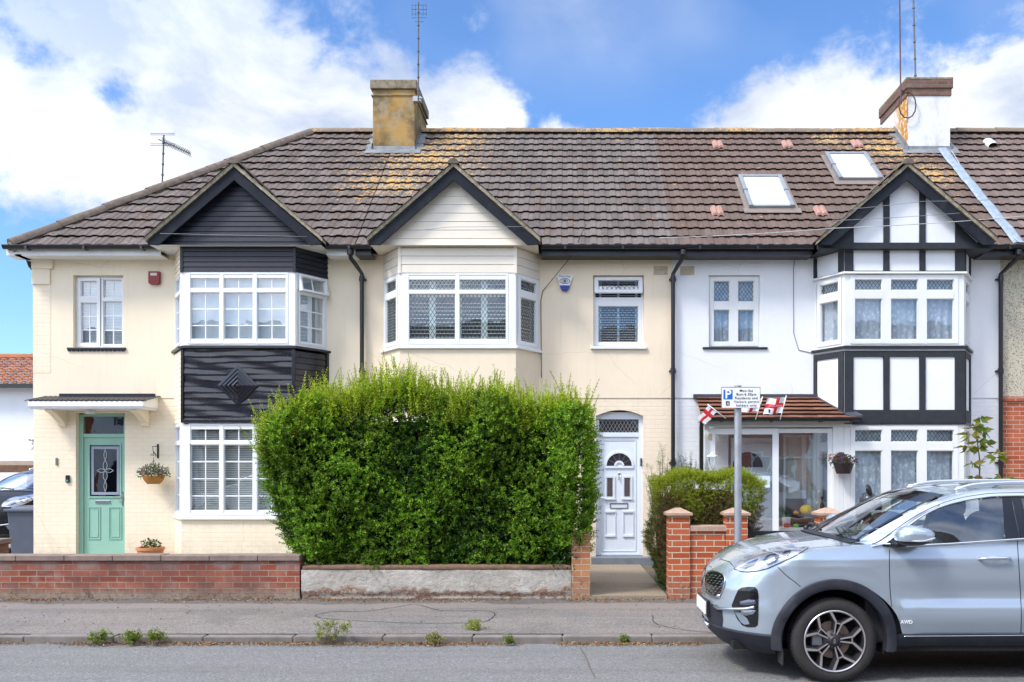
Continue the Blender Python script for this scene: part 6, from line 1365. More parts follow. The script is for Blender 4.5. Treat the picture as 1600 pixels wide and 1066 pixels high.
# television aerials
def aerial(base, top, label, elems=None, r=.019, band=True):
    t = empty('television_aerial', base, label, 'aerial'); m = MB(); m.tube([base, top], r*.85, 8); 
    if band:
        for k_ in np.arange(.12, 1, .13): p = Vector(base).lerp(Vector(top), k_); m.tube([p-Vector((0,0,.012)), p+Vector((0,0,.012))], r*1.35, 8)
    m.build('mast', mastm if 'rust' not in label else P('rust_mast', (.11,.065,.075), .7, .2, 9, 0), t, smooth=40); return t
t = aerial((-7.75, 17.75, 6.6), (-7.70, 17.75, Z_(211, 17.75)), 'television aerial with a long toothed boom above the left hip of the roof'); ya = 17.75
p0, p1 = at(248, 218, ya), at(297, 240, ya-.6); m = MB(); m.tube([p0, p1], .012, 6)
for k_ in np.linspace(.15, 1, 17): p = p0.lerp(p1, k_); h = Vector((-.02,-.05,.11 if k_ > .3 else .13))*.55; m.tube([p-h, p+h], .005, 4); m.tube([p-Vector((.05,-.12,.0)), p+Vector((.05,-.12,0))], .004, 4)
for dz in (.03, .0, -.17, -.2): m.tube([at(243, 211, ya)+Vector((-.1,0,dz)), at(265, 211, ya)+Vector((.1,0,dz))], .005, 4)
m.build('yagi_array', P('dark_aluminium', (.10,.10,.12), .5, .1, 8, 0, metal=.5), t)
yb_ = 18.42; t = aerial((X_(653.5,yb_), yb_, Z_(160,yb_)), (X_(653.5,yb_), yb_, Z_(4,yb_)), 'tall television aerial mast strapped to the ochre chimney'); m = MB()
for py in (8, 15, 22, 28, 34): m.tube([(X_(643 if py < 30 else 648,yb_), yb_, Z_(py,yb_)), (X_(667 if py < 30 else 662,yb_), yb_, Z_(py,yb_))], .005, 4)
for px in (644, 649, 661, 666): m.tube([(X_(px,yb_), yb_, Z_(8,yb_)), (X_(px,yb_), yb_, Z_(25,yb_))], .004, 4)
m.build('yagi_array', P('dark_aluminium', (.10,.10,.12)), t)
m = MB(); m.box(X_(645,yb_), X_(657,yb_), yb_+.0, 18.54, Z_(158,yb_), Z_(150,yb_)); m.tube([(X_(645,yb_), 18.5, Z_(152,yb_)), (X_(660,yb_), 18.4, Z_(154,yb_))], .02, 6); m.build('bracket', galv, t)
yc_ = 18.40; t = aerial((X_(1407.5,yc_), yc_, Z_(163,yc_)), (X_(1405,yc_), yc_, Z_(-60,yc_)), 'left rust coloured aerial mast beside the white chimney', r=.018, band=False); m = MB().tube([(X_(1407.5,yc_), yc_, Z_(141,yc_)), (X_(1422,yc_), 18.5, Z_(143,yc_))], .014, 6); m.build('bracket', P('rusty_iron', (.10,.05,.04)), t)
MB().tube([(X_(1385,yc_), yc_, Z_(-52,yc_)), (X_(1425,yc_), yc_, Z_(-50,yc_))], .01, 5).build('yagi_array', galv, t)
t = aerial((X_(1431,19.0), 19.0, 9.5), (X_(1425.5,19.0), 19.0, Z_(-60,19.0)), 'right grey jointed aerial mast rising from the white chimney', r=.022); MB().tube([(X_(1405,19), 19, Z_(-55,19)), (X_(1445,19), 19, Z_(-53,19))], .01, 5).build('yagi_array', galv, t)
# overhead and wall cables
def cable(pts, r, label, mat=None, sag=0):
    P_ = []; pts = [Vector(p) for p in pts]
    for a, b2 in zip(pts, pts[1:]):
        for k_ in range(10): t_ = k_/10; P_.append(a.lerp(b2, t_)-Vector((0,0,sag*4*t_*(1-t_))))
    P_.append(pts[-1]); o = MB().tube(P_, r, 5).build('cable', mat or P('black_cable', (.03,.03,.03), .6), origin=pts[0], smooth=True); tag(o, label, 'cable')
pale = P('pale_cable', (.5,.5,.5), .6)
cable([at(1030, 372, 13.5), at(1300, 357, 14.4), at(1600, 338, 15.2), at(1700, 333, 15.6)], .006, 'pale telephone cable crossing in front of the black timbered gable', pale, .02)
cable([at(1290, 330, 14.5), at(1440, 315, 14.6), at(1640, 308, 15)], .004, 'thin grey telephone wire high across the timbered gable', P('grey_cable', (.25,.25,.26), .6), .01)
cable([at(1300, 345, 14.5), at(1500, 333, 14.6)], .004, 'thin grey wire between the two pale cables on the timbered gable', P('grey_cable', (.25,.25,.26), .6), .01)
cable([at(916, 350, 15.3), at(893, 400, 15.5), at(848, 455, YH-.02), at(845, 470, YH-.02), at(846, 590, YH-.02)], .006, 'dark cable running from the roof down to the right side of the leaded bay', None)
cable([at(1243, 392, YH-.02), at(1240, 420, YH-.02), at(1240, 520, YH-.02), at(1248, 547, YH-.02), at(1270, 552, YH-.02)], .006, 'grey cable looping down the white wall to the timbered bay', P('grey_cable', (.25,.25,.26)))
cable([at(1487, 236, 18.4), at(1545, 330, 16.6), at(1592, 378, 15.3)], .007, 'pale cable running down the roof from the white chimney beside the lead strip', pale)
cable([at(250, 365, 14.96), at(480, 370, 14.96)], .004, 'thin wire stretched across the black boarded gable', P('grey_cable', (.25,.25,.26)))
cable([at(640, 362, 14.96), at(700, 355, 14.96), at(845, 354, 14.96)], .004, 'thin wire stretched across the cream boarded gable', P('grey_cable', (.25,.25,.26)))

# ------------------------------------------------------------------ the silver SUV (local x back from the nose, y across (-y = street side), z up)
def interp(tab, x):
    xs = [t[0] for t in tab]; ys = [t[1] for t in tab]; return float(np.interp(x, xs, ys))
XFZ = [(.20,.16),(.26,.10),(.33,.045),(.42,.02),(.6,.01),(.75,.016),(.82,.035),(.90,.085),(1.0,.19),(1.1,.30)]
WZ = [(.20,.80),(.28,.85),(.36,.88),(.44,.893),(.52,.905),(.57,.918),(.61,.924),(.70,.916),(.80,.914),(.90,.920),(.97,.924),(1.03,.918),(1.10,.897),(1.17,.880),(1.30,.86)]
ZE_T = [(0,.80),(.05,.835),(.1,.87),(.2,.93),(.35,.985),(.5,1.03),(.65,1.07),(.8,1.107),(1.2,1.150),(1.40,1.165),(1.46,1.15),(1.55,1.142),(1.9,1.158),(2.48,1.197),(3.3,1.245),(3.9,1.27),(4.3,1.25),(4.5,1.2)]
ZC_T = [(0,.80),(.03,.83),(.07,.87),(.12,.925),(.19,.985),(.306,1.045),(.508,1.11),(.71,1.15),(.97,1.18),(1.35,1.21)]
XJ, CL, NE = .75, 4.48, 2.3
WXF, WXR, WZ_, RA = .965, 3.635, .355, .505
def fair(z):  # slight swelling over the wheel arches
    return z
def body_pt(tt, z, side=-1, off=0):
    """tt in [0,1]: nose centre to corner (quarter superellipse); tt in [1,2]: flank; tt in [2,3]: rear corner"""
    w = interp(WZ, z)+off; xf = interp(XFZ, z)-off
    if tt <= 1:
        a = tt*math.pi/2; L = XJ-xf; x = XJ-L*math.cos(a)**(2/NE) if math.cos(a) > 1e-6 else XJ; y = w*math.sin(a)**(2/NE) if a > 0 else 0
    elif tt <= 2: x = XJ+(3.95-XJ)*(tt-1); y = w
    else:
        a = (tt-2)*math.pi/2; L = .53+off-.10*max(0, z-.9); x = 3.95+L*math.sin(a)**(2/2.6); y = w*max(0, math.cos(a))**(2/2.6)
    # wheel arch swelling
    for xc in (WXF, WXR):
        r = math.hypot(x-xc, (z-WZ_)*1.0); k = math.exp(-((r-.56)/.085)**2); 
        if tt > .5: y += .012*k
    # flank: door surface scooped between the arches
    if 1 <= tt <= 2:
        k = math.exp(-((x-2.3)/.95)**4); y -= .034*k*math.exp(-((z-.735)/.085)**2); y -= .035*k*max(0, min(1, (.52-z)/.12))
    return (x, side*y, z)
def zbot(tt, base):
    z = base
    for _ in range(8):
        x = body_pt(tt, z)[0]; zz = base
        for xc in (WXF, WXR):
            d = abs(x-xc)
            if d < RA and tt > .35: zz = max(zz, WZ_+math.sqrt(RA*RA-d*d))
        z = .5*z+.5*zz
    return max(zz, base)
TT = sorted(set([round(x, 4) for x in list(np.linspace(0, .5, 12))+list(np.linspace(.5, 1, 40))+list(np.linspace(1, 1.30, 44))+list(np.linspace(1.30, 1.72, 16))+list(np.linspace(1.72, 2, 26))+list(np.linspace(2, 3, 26))]))
t_of = lambda x: 1+(x-XJ)/(3.95-XJ)
CUT = [t_of(1.44), t_of(2.50), t_of(3.42)]
TT = sorted(set(TT+[round(c, 4) for c in CUT])); CUT = [round(c, 4) for c in CUT]
def ztop_t(tt):
    z = .85
    for _ in range(12): z = .5*z+.5*interp(ZE_T, body_pt(tt, z)[0])
    return z
NR = 26
def shear(tt, z):
    "door shut lines lean back towards the sill"
    if 1 < tt < 2: return .065*(1.0-min(1, max(0, (z-.4)/.75)))*math.exp(-((tt-CUT[0])/.10)**2)
    return 0
def column(tt, side, base, top=None, off=0):
    z0 = zbot(tt, base); z1 = ztop_t(tt) if top is None else top; out = []
    for j in range(NR+1):
        z = z0+(z1-z0)*j/NR; x, y, zz = body_pt(tt, z, side, off); out.append((x+shear(tt, z), y, zz))
    return out
paintb = NB('silver_blue_paint'); cc = paintb.mix(paintb.rng(paintb.noise(900, 2), .3, .7), (.43,.505,.58), (.495,.57,.645)); paint = paintb.fin(cc, .22, None, .55, .5, 1.0); paintb.p.inputs['Coat Roughness'].default_value = .03
clad = P('grey_black_cladding', (.019,.021,.031), .6, .12, 6, .2, 120, dirt=.25, dirtcol=(.11,.10,.09)); gblack = P('gloss_black', (.008,.008,.010), .08, .1, 4, 0, coat=.6); rubber = P('tyre_rubber', (.030,.027,.026), .75, .15, 8, .35, 80, dirt=.4, dirtcol=(.08,.07,.06))
tintg = glassmat('car_glass', .11, (.93,.98,.97)); seatm = P('dark_seat_fabric', (.12,.125,.135), .8, .15, 8, .2); alu = P('machined_alloy', (.62,.58,.57), .32, .05, 9, 0, metal=.85); alud = P('dark_alloy', (.045,.04,.045), .45, .1, 9, 0, metal=.4)
CARO = Vector((1.255, 8.58, 0))
car = empty('parked_car', tuple(CARO), 'silver blue SUV parked at the kerb with its nose to the left', 'car', None)
car['label'] = 'silver blue SUV with grey wheel arch trim parked at the kerb'
def W(p): return Vector(p)+CARO
def cbuild(mb, name, mat, parent=None, **kw):
    mb.v = [tuple(Vector(p)+CARO) for p in mb.v]; return mb.build(name, mat, parent or car, **kw)
# body shell, split at the door shut lines
def shell(t0, t1, sides=(-1, 1), base=.37, name='body'):
    mb = MB()
    for s in sides: mb.grid([column(t, s, base) for t in TT if t0-1e-6 <= t <= t1+1e-6])
    return mb
mb = shell(0, CUT[0]); mb.grid([column(t, -1, .37) for t in TT if t >= CUT[2]-1e-6]); mb.grid([column(t, 1, .37) for t in TT if t >= CUT[2]-1e-6])
# bonnet
hood = []
hx = [t for t in TT if body_pt(t, ztop_t(t))[0] < 1.42 and t <= CUT[0]]
for t in hx:
    e_ = body_pt(t, ztop_t(t)); xe, ye, ze = e_[0], abs(e_[1]), e_[2]; zc_ = max(ze, interp(ZC_T, xe)); row = []
    for i in range(33):
        u = -1+2*i/32; k = abs(u); rise = (1-k**2.4); crease = .012*math.exp(-((k-.62)/.07)**2)*min(1, xe/.4); row.append((xe, u*ye, ze+(zc_-ze)*rise+crease*(1-k)))
    hood.append(row)
BODY_V, BODY_F = None, None
body_mb = mb
hm = MB().grid(hood)
# collision surface for placing trim on the bodywork
full = shell(0, 3.0, (-1,)); allv = full.v+hm.v; allf = full.f+[tuple(len(full.v)+i for i in f) for f in hm.f]
bvh = BVHTree.FromPolygons([Vector(v) for v in allv], allf)
EYEP = Vector((0, 0, EYE))-CARO
def hit(px, py):
    for k in range(7):
        d = Vector(((px+k-CX)/F, 1, (HY-py)/F)).normalized(); loc, nrm, i, dist = bvh.ray_cast(EYEP, d)
        if loc is not None or px > 1150: break
    if loc is None: return None, None
    if nrm.dot(d) > 0: nrm = -nrm
    return loc, nrm
cbuild(body_mb, 'body', paint, smooth=45); cbuild(hm, 'bonnet', paint, smooth=40)
for (a, b_, nm) in ((CUT[0], CUT[1], 'front_door'), (CUT[1], CUT[2], 'rear_door')):
    for s in (-1, 1):
        d = cbuild(shell(a, b_, (s,)), nm, paint, smooth=45)
        if nm == 'front_door' and s < 0: fdoor = d
        elif s < 0: rdoor = d
def inside(p, poly):
    x, y = p; c = False; j = len(poly)-1
    for i in range(len(poly)):
        if (poly[i][1] > y) != (poly[j][1] > y) and x < (poly[j][0]-poly[i][0])*(y-poly[i][1])/(poly[j][1]-poly[i][1])+poly[i][0]: c = not c
        j = i
    return c
def patch(poly, off, name, mat, step=1.6, mirror=True, parent=None, smooth=True, dens=True, bulge=0):
    "panel that follows the bodywork: outline given where the photo shows it, laid onto the body surface"
    P_ = [Vector((p[0], p[1], 0)) for p in poly]; bd = []
    for a, b2 in zip(P_, P_[1:]+P_[:1]):
        n = max(1, int((b2-a).length/step)); bd += [a.lerp(b2, i/n) for i in range(n)]
    xs = [p.x for p in P_]; ys = [p.y for p in P_]; cx_, cy_ = sum(xs)/len(xs), sum(ys)/len(ys)
    pts = [(p.x, p.y) for p in bd]; nb = len(pts); g = step*1.1; y = min(ys)
    shr = [(cx_+(p.x-cx_)*.93, cy_+(p.y-cy_)*.93) for p in P_]
    while y < max(ys):
        x = min(xs)
        while x < max(xs):
            if inside((x, y), shr): pts.append((x, y))
            x += g
        y += g
    from mathutils.geometry import delaunay_2d_cdt
    vo, eo, fo, *_ = delaunay_2d_cdt([Vector(p) for p in pts], [(i, (i+1) % nb) for i in range(nb)], [], 1, 1e-4)
    V = []; ok = []
    for v in vo:
        loc, nrm = hit(v.x, v.y)
        if loc is None: V.append(None); continue
        dist = min(1, min(math.hypot(v.x-q[0], v.y-q[1]) for q in pts[:nb])/6); V.append(loc+nrm*(off+bulge*dist))
    idx = {i: k for k, i in enumerate([i for i, v in enumerate(V) if v is not None])}; F_ = [tuple(idx[i] for i in f) for f in fo if all(V[i] is not None for i in f)]
    V2 = [v for v in V if v is not None]; mb = MB(); mb.add(V2, F_)
    if mirror: mb.add([Vector((v.x, -v.y, v.z)) for v in V2], F_)
    return cbuild(mb, name, mat, parent, smooth=smooth)
def ribbon(px_pts, w_, off, name, mat, parent=None, mirror=False, tube=0):
    pts = []
    for a, b2 in zip(px_pts, px_pts[1:]):
        n = max(2, int(math.hypot(b2[0]-a[0], b2[1]-a[1])/3))
        for i in range(n): pts.append((a[0]+(b2[0]-a[0])*i/n, a[1]+(b2[1]-a[1])*i/n))
    pts.append(px_pts[-1]); H = [hit(*p) for p in pts]; H = [h for h in H if h[0] is not None]; mb = MB()
    if tube: 
        mb.tube([h[0]+h[1]*off for h in H], w_, 6)
        if mirror: mb.tube([Vector(((h[0]+h[1]*off).x, -(h[0]+h[1]*off).y, (h[0]+h[1]*off).z)) for h in H], w_, 6)
    else:
        L_, R_ = [], []
        for i, (l, n_) in enumerate(H):
            t_ = (H[min(i+1, len(H)-1)][0]-H[max(i-1, 0)][0]).normalized(); s = t_.cross(n_).normalized(); L_.append(l+s*w_/2+n_*off); R_.append(l-s*w_/2+n_*off)
        mb.grid([L_, R_])
        if mirror: mb.grid([[Vector((p.x,-p.y,p.z)) for p in L_], [Vector((p.x,-p.y,p.z)) for p in R_]])
    return cbuild(mb, name, mat, parent, smooth=True)
gap = P('shut_line', (.01,.01,.012), .6, .1, 4, 0)
# lower cladding, lip and arches
for s in (-1, 1):
    mb = MB(); ts = [t for t in TT if body_pt(t, .35)[0] < WXF-.49]
    mb.grid([[body_pt(t, z, s, o) for z, o in ((.21,-.05),(.225,-.01),(.30,.006),(.385,.012),(.40,.004))] for t in ts])
    ts = [t for t in TT if WXF+.45 < body_pt(t, .35)[0] < WXR-.45]
    mb.grid([[body_pt(t, z, s, o) for z, o in ((.27,-.10),(.285,-.02),(.31,.012),(.38,.022),(.405,.020),(.41,.0))] for t in ts])
    ts = [t for t in TT if body_pt(t, .35)[0] > WXR+.45]
    mb.grid([[body_pt(t, z, s, o) for z, o in ((.25,-.06),(.27,0),(.35,.008),(.55,.012),(.57,.002))] for t in ts])
    cbuild(mb, 'lower_cladding', clad, smooth=40)
mb = MB()
for s in (-1, 1):
    for xc in (WXF, WXR):
        rows = []
        for i in range(61):
            a = R(-12)+R(204)*i/60; row = []
            for r, o in ((RA+.012,.002),(RA+.004,.014),(.48,.020),(.445,.020),(.432,.010),(.430,-.09)):
                x = xc-math.cos(a)*r; z = max(.27, WZ_+math.sin(a)*r); L_ = .70
                # half width of the body at this x, z
                w = interp(WZ, max(z, .40)); xf = interp(XFZ, z)
                if x < XJ: q_ = min(1, (XJ-x)/(XJ-xf)); w *= max(0, 1-q_**NE)**(1/NE)
                elif x > 3.95: q_ = min(1, (x-3.95)/.53); w *= max(0, 1-q_**2.6)**(1/2.6)
                row.append((x, s*(w+.012+o), z))
            rows.append(row)
        cbuild(MB().grid(rows), 'arch_trim', clad, smooth=40)
# wheel wells, underbody
mb = MB()
for s in (-1, 1):
    for xc in (WXF, WXR):
        rows = []
        for i in range(25):
            a = R(-16)+R(212)*i/24; rows.append([(xc-math.cos(a)*.435, s*y, max(.24, WZ_+math.sin(a)*.435)) for y in (.86, .60)])
        mb.grid(rows); c_ = [(r_[1][0], r_[1][1], r_[1][2]) for r_ in rows]; mb.add(c_, [tuple(range(len(c_)))])
mb.box(.18, 4.3, -.60, .60, .23, .30); mb.box(1.44, 3.18, -.82, .82, .26, .32)
cbuild(mb, 'underbody', P('underbody', (.012,.012,.012), .9, .2, 6, .2))
mb = MB().box(WXF-.43, WXF-.42, -.88, -.72, .15, .27); cbuild(mb, 'mud_flap', rubber)
# wheels
def car_wheel(xc, s):
    y0 = s*.905; yo = lambda d: y0+s*d; mb = MB()
    prof = [(.250,-.20),(.300,-.215),(.345,-.20),(.3515,-.16),(.352,-.10),(.3515,-.045),(.343,-.018),(.325,-.004),(.300,.004),(.275,.002),(.258,-.004),(.250,-.012)]
    mb.lathe((xc, y0, WZ_), [(r, s*d) for r, d in prof], 72, 'y'); wh = cbuild(mb, 'wheel', rubber, smooth=35)
    tr = MB()   # tread blocks
    for k in range(72):
        a = 2*math.pi*k/72
        for (d0, d1, o) in ((-.075,-.030,0),(-.19,-.15,.02)):
            c0, s0 = math.cos(a+o), math.sin(a+o); c1, s1 = math.cos(a+o+.055), math.sin(a+o+.055)
            q_ = []
            for (cc_, ss_) in ((c0,s0),(c1,s1)):
                for d in (d0, d1): q_ += [(xc+cc_*.345, yo(d), WZ_+ss_*.345), (xc+cc_*.3555, yo(d), WZ_+ss_*.3555)]
            tr.add(q_, [(0,1,3,2),(4,6,7,5),(1,5,7,3),(0,4,5,1),(2,3,7,6)])
    cbuild(tr, 'tread', rubber, wh)
    mb = MB(); mb.lathe((xc, y0, WZ_), [(.252,s*-.004),(.257,s*.002),(.252,s*.006),(.243,s*.002)], 72, 'y'); cbuild(mb, 'rim_lip', alu, wh, smooth=40)
    mb = MB(); mb.lathe((xc, y0, WZ_), [(.243,s*.0),(.236,s*-.02),(.228,s*-.12),(.22,s*-.18)], 60, 'y')
    Fs = lambda a, z, c: (xc+a, yo(c), WZ_+z)
    sil = MB(); hub = MB(); hub.lathe((xc, y0, WZ_), [(0,s*-.012),(.030,s*-.012),(.036,s*-.018),(.060,s*-.030),(.085,s*-.05),(.075,s*-.12)], 30, 'y')
    cdepth = lambda r: -.030+.026*min(1, max(0, (r-.06)/.18))
    def seg(m, p, q, w0, w1, dz, th, lift):
        d = Vector((q[0]-p[0], q[1]-p[1])); d.normalize(); n = Vector((-d.y, d.x)); A = []
        for (pt, w_) in ((p, w0), (q, w1)):
            r = math.hypot(*pt); c = cdepth(r)+lift
            for sg in (1, -1):
                A.append(Fs(pt[0]+n.x*w_/2*sg, pt[1]+n.y*w_/2*sg, c)); A.append(Fs(pt[0]+n.x*(w_/2+dz)*sg, pt[1]+n.y*(w_/2+dz)*sg, c-th))
        m.add(A, [(0,2,6,4),(1,5,7,3),(0,4,5,1),(2,3,7,6),(0,1,3,2),(4,6,7,5)])
    for k in range(5):
        ph = R(75+72*k) if s < 0 else R(105+72*k); rotp = lambda r, t: (r*math.cos(ph+t), r*math.sin(ph+t))
        for sg in (1, -1):
            A, B_, C_ = rotp(.052, sg*.20), rotp(.158, sg*.165), rotp(.246, sg*.40)
            seg(sil, A, B_, .010, .012, .0, .006, .002); seg(sil, B_, C_, .016, .022, .0, .006, .002)
            seg(mb, A, B_, .014, .022, .008, .05, -.003); seg(mb, B_, C_, .022, .030, .014, .06, -.003)
        seg(sil, rotp(.150,-.17), rotp(.150,.17), .008, .008, .0, .006, .0015); seg(mb, rotp(.158,-.18), rotp(.158,.18), .014, .014, .006, .03, -.003)
        q_ = ph+R(36); hub.lathe((xc+.056*math.cos(q_), yo(-.028), WZ_+.056*math.sin(q_)), [(0,s*.008),(.007,s*.008),(.009,0)], 8, 'y')
    cbuild(mb, 'rim', alud, wh, smooth=30); cbuild(sil, 'spoke_face', alu, wh); cbuild(hub, 'hub', alud, wh, smooth=40)
    mb = MB().lathe((xc, y0, WZ_), [(.03,s*-.085),(.155,s*-.085),(.155,s*-.105),(.03,s*-.105)], 40, 'y'); cbuild(mb, 'brake_disc', P('rusty_disc', (.26,.19,.16), .5, .15, 30, .1, metal=.5), wh, smooth=40)
    mb = MB().box(xc-.175, xc-.085, min(yo(-.13), yo(-.055)), max(yo(-.13), yo(-.055)), WZ_-.05, WZ_+.08); cbuild(mb, 'brake_caliper', P('caliper', (.25,.26,.27), .5, .1, 8, .1, metal=.4), wh, bevel=.012)
    mb = MB().lathe((xc, yo(-.12), WZ_), [(0,0),(.232,0)], 40, 'y'); cbuild(mb, 'wheel_shade_disc', P('wheel_shadow_plate', (.012,.012,.012), .9), wh)  # added dark disc, standing in for the shade behind the spokes
    if s < 0:
        text_mesh('KIA', .024, tuple(W((xc, yo(-.0095)-.006, WZ_))), wh, alu, 'hub_emblem', rot=(R(90), R(-90), 0), bold=.0004, ext=.001)
    return wh
for xc in (WXF, WXR):
    for s in (-1, 1): car_wheel(xc, s)
# greenhouse
OUT = [(1.10,-.80,1.150),(1.20,-.79,1.170),(1.247,-.765,1.20),(1.5,-.73,1.335),(1.75,-.68,1.455),(1.99,-.62,1.547),(2.2,-.600,1.592),(2.437,-.59,1.612),(3.0,-.585,1.620),(3.4,-.575,1.602),(3.75,-.56,1.555),(4.15,-.52,1.46)]
INN = [(1.28,-.885,1.140),(1.34,-.884,1.150),(1.42,-.876,1.185),(1.66,-.842,1.357),(1.858,-.805,1.455),(2.053,-.772,1.508),(2.24,-.75,1.538),(2.437,-.738,1.553),(3.0,-.735,1.552),(3.4,-.748,1.515),(3.75,-.79,1.42),(4.05,-.835,1.28)]
def dens(c, n=4):
    out = []
    for i in range(len(c)-1):
        p0 = Vector(c[max(0, i-1)]); p1 = Vector(c[i]); p2 = Vector(c[i+1]); p3 = Vector(c[min(len(c)-1, i+2)])
        for k in range(n):
            t = k/n; out.append(.5*((2*p1)+(p2-p0)*t+(2*p0-5*p1+4*p2-p3)*t*t+(3*p1-p0-3*p2+p3)*t**3))
    out.append(Vector(c[-1])); return out
OD, ID = dens(OUT), dens(INN)
my_ = lambda p: Vector((p[0], -p[1], p[2]))
mb = MB()
for s in (-1, 1):
    rows = []
    for o, i in zip(OD, ID):
        row = []
        for k in range(7):
            t = k/6; p = o.lerp(i, t); d = (o-i); nrm = Vector((0, d.z, -d.y)); nrm = nrm.normalized() if nrm.length else Vector((0,-1,0)); 
            if nrm.y > 0: nrm = -nrm
            p = p+nrm*.018*math.sin(math.pi*t); row.append(p if s < 0 else my_(p))
        rows.append(row)
    mb.grid(rows)
# rear quarter and tailgate
IB = [p for p in ID if p.x > 3.72]
for s in (-1, 1):
    rows = []
    for p in [Vector((3.80,-.80,1.40)), Vector((3.95,-.82,1.33)), Vector((4.05,-.835,1.28)), Vector((4.2,-.80,1.27))]:
        q_ = Vector((p.x, -.888, 1.262)); rows.append([(p if s < 0 else my_(p)), (q_ if s < 0 else my_(q_))])
    mb.grid(rows)
tail = []
for y_ in np.linspace(-1, 1, 13): tail.append([(4.15, .52*y_, 1.46+.04*(1-y_*y_)), (4.22, .80*y_, 1.27), (4.46-.10*abs(y_)**3, .84*y_, 1.10)])
mb.grid(tail)
pil = cbuild(mb, 'pillars', paint, smooth=40)
# roof
mb = MB(); rows = []
for o in [p for p in OD if p.x > 1.93]:
    rows.append([(o.x-.10*(1-u*u)*max(0, 1-(o.x-1.93)/.6), o.y*abs(u)*(1 if u > 0 else -1)*-1 if False else u*abs(o.y), o.z+.045*(1-abs(u)**2.2)) for u in np.linspace(-1, 1, 21)])
mb.grid(rows); cbuild(mb, 'roof', P('roof_paint_dark_band', (.30,.38,.44), .25, .05, 4, 0, metal=.5, coat=1), smooth=40)
# windscreen
mb = MB(); rows = []
for o in [p for p in OD if 1.19 < p.x < 2.02]:
    k = (o.x-1.2)/(1.99-1.2); rows.append([(o.x-.15*(1-u*u), u*abs(o.y)*.985, o.z+.010+.035*(1-u*u)*k) for u in np.linspace(-1, 1, 21)])
mb.grid(rows); ws = cbuild(mb, 'windscreen', glassmat('windscreen_glass', .16, (.62,.72,.70)), smooth=True)
mb = MB(); mb.grid([rows[-1], [(p[0]-.10, p[1], p[2]-.045+.004) for p in rows[-1]]]) if False else None
top_ = rows[-6:]; bnd = MB(); bnd.grid([[(p[0], p[1], p[2]+.003) for p in r_] for r_ in top_[2:]]); cbuild(bnd, 'sun_band', gblack, ws, smooth=True)
bnd = MB()
for s in (0, -1): bnd.grid([[ (r_[s][0]+.0, r_[s][1], r_[s][2]+.003), ((r_[1 if s == 0 else -2][0]*.45+r_[s][0]*.55), (r_[1 if s == 0 else -2][1]*.45+r_[s][1]*.55), (r_[1 if s == 0 else -2][2]*.45+r_[s][2]*.55)+.003)] for r_ in rows])
cbuild(bnd, 'screen_edge', gblack, ws, smooth=True)
# cowl and wipers
mb = MB(); mb.grid([[(x+.16*u*u*0-.0+.135*u*u, u*.80, z-.03*u*u) for u in np.linspace(-1, 1, 17)] for x, z in ((.985,1.192),(1.05,1.198),(1.10,1.205))]); cbuild(mb, 'cowl', clad, smooth=True)
for y0_, y1_, x1_, z1_ in ((-.62,-.02,1.20,1.262),(.02,.60,1.12,1.238)):
    mb = MB().tube([(1.10,y0_,1.215), (1.16,(y0_+y1_)/2,1.24), (x1_+.02,y1_,z1_)], [.014,.010,.007], 6); mb.tube([(1.17,y0_+.02,1.232), (x1_+.03,y1_+.02,z1_+.005)], .007, 5); cbuild(mb, 'wiper', blackp)
# side glass
def glass_strip(x0, x1, s, inset=.006):
    rows = []
    pts = [p for p in ID if x0 <= p.x <= x1]
    for p in pts:
        zb = interp(ZE_T, p.x)-.015; q_ = Vector((p.x, -.882+.0, zb)); r_ = [Vector(p).lerp(q_, t) for t in np.linspace(0, 1, 5)]; r_ = [v+Vector((0, inset-.012*math.sin(math.pi*t), 0)) for v, t in zip(r_, np.linspace(0, 1, 5))]
        rows.append([v if s < 0 else my_(v) for v in r_])
    return MB().grid(rows)
for s in (-1, 1):
    cbuild(glass_strip(1.40, 2.47, s), 'side_window', tintg, fdoor if s < 0 else None, smooth=True); cbuild(glass_strip(2.43, 3.3, s), 'side_window', tintg, rdoor if s < 0 else None, smooth=True); cbuild(glass_strip(3.25, 4.0, s), 'quarter_window', gblack, smooth=True)
mb = MB()
def edge_z(x, tab): return float(np.interp(x, [p.x for p in tab], [p.z for p in tab])), float(np.interp(x, [p.x for p in tab], [p.y for p in tab]))
for s in (-1, 1):
    for (xa0, xa1, xb0, xb1) in ((2.425,2.50,2.385,2.50),(2.51,2.58,2.51,2.60),(3.27,3.36,3.30,3.36)):
        zt_, yt_ = edge_z((xa0+xa1)/2, ID); zb = interp(ZE_T, xa0)
        P4 = [(xa0, yt_-.003, zt_+.0), (xa1, yt_-.003, zt_+.0), (xb1, -.893, zb), (xb0, -.893, zb)]; q_ = [Vector(p) if s < 0 else my_(p) for p in P4]; mb = MB(); mb.add(q_+[p+Vector((0, .03*(-s)*-1*-1, 0)) for p in q_], [(0,1,2,3),(4,5,6,7),(0,1,5,4),(3,2,6,7),(0,3,7,4),(1,2,6,5)]); cbuild(mb, 'window_pillar', gblack)
    q_ = [Vector(p) if s < 0 else my_(p) for p in ((1.36,-.898,1.140),(1.56,-.894,1.135),(1.56,-.868,1.30),(1.45,-.886,1.215))]; cbuild(MB().add(q_, [(0,1,2,3)]), 'mirror_triangle', gblack)
mb = MB()
for s in (-1, 1):
    lin = [(p+Vector((0,-.012,.0))) for p in ID if p.x < 4.06]; mb.tube([v if s < 0 else my_(v) for v in lin], .008, 6)
    lin = [Vector((x, -.900, interp(ZE_T, x)+.0)) for x in np.linspace(1.36, 4.02, 40)]; mb.tube([v if s < 0 else my_(v) for v in lin], .010, 6)
cbuild(mb, 'window_chrome', chrome, smooth=True)
mb = MB()
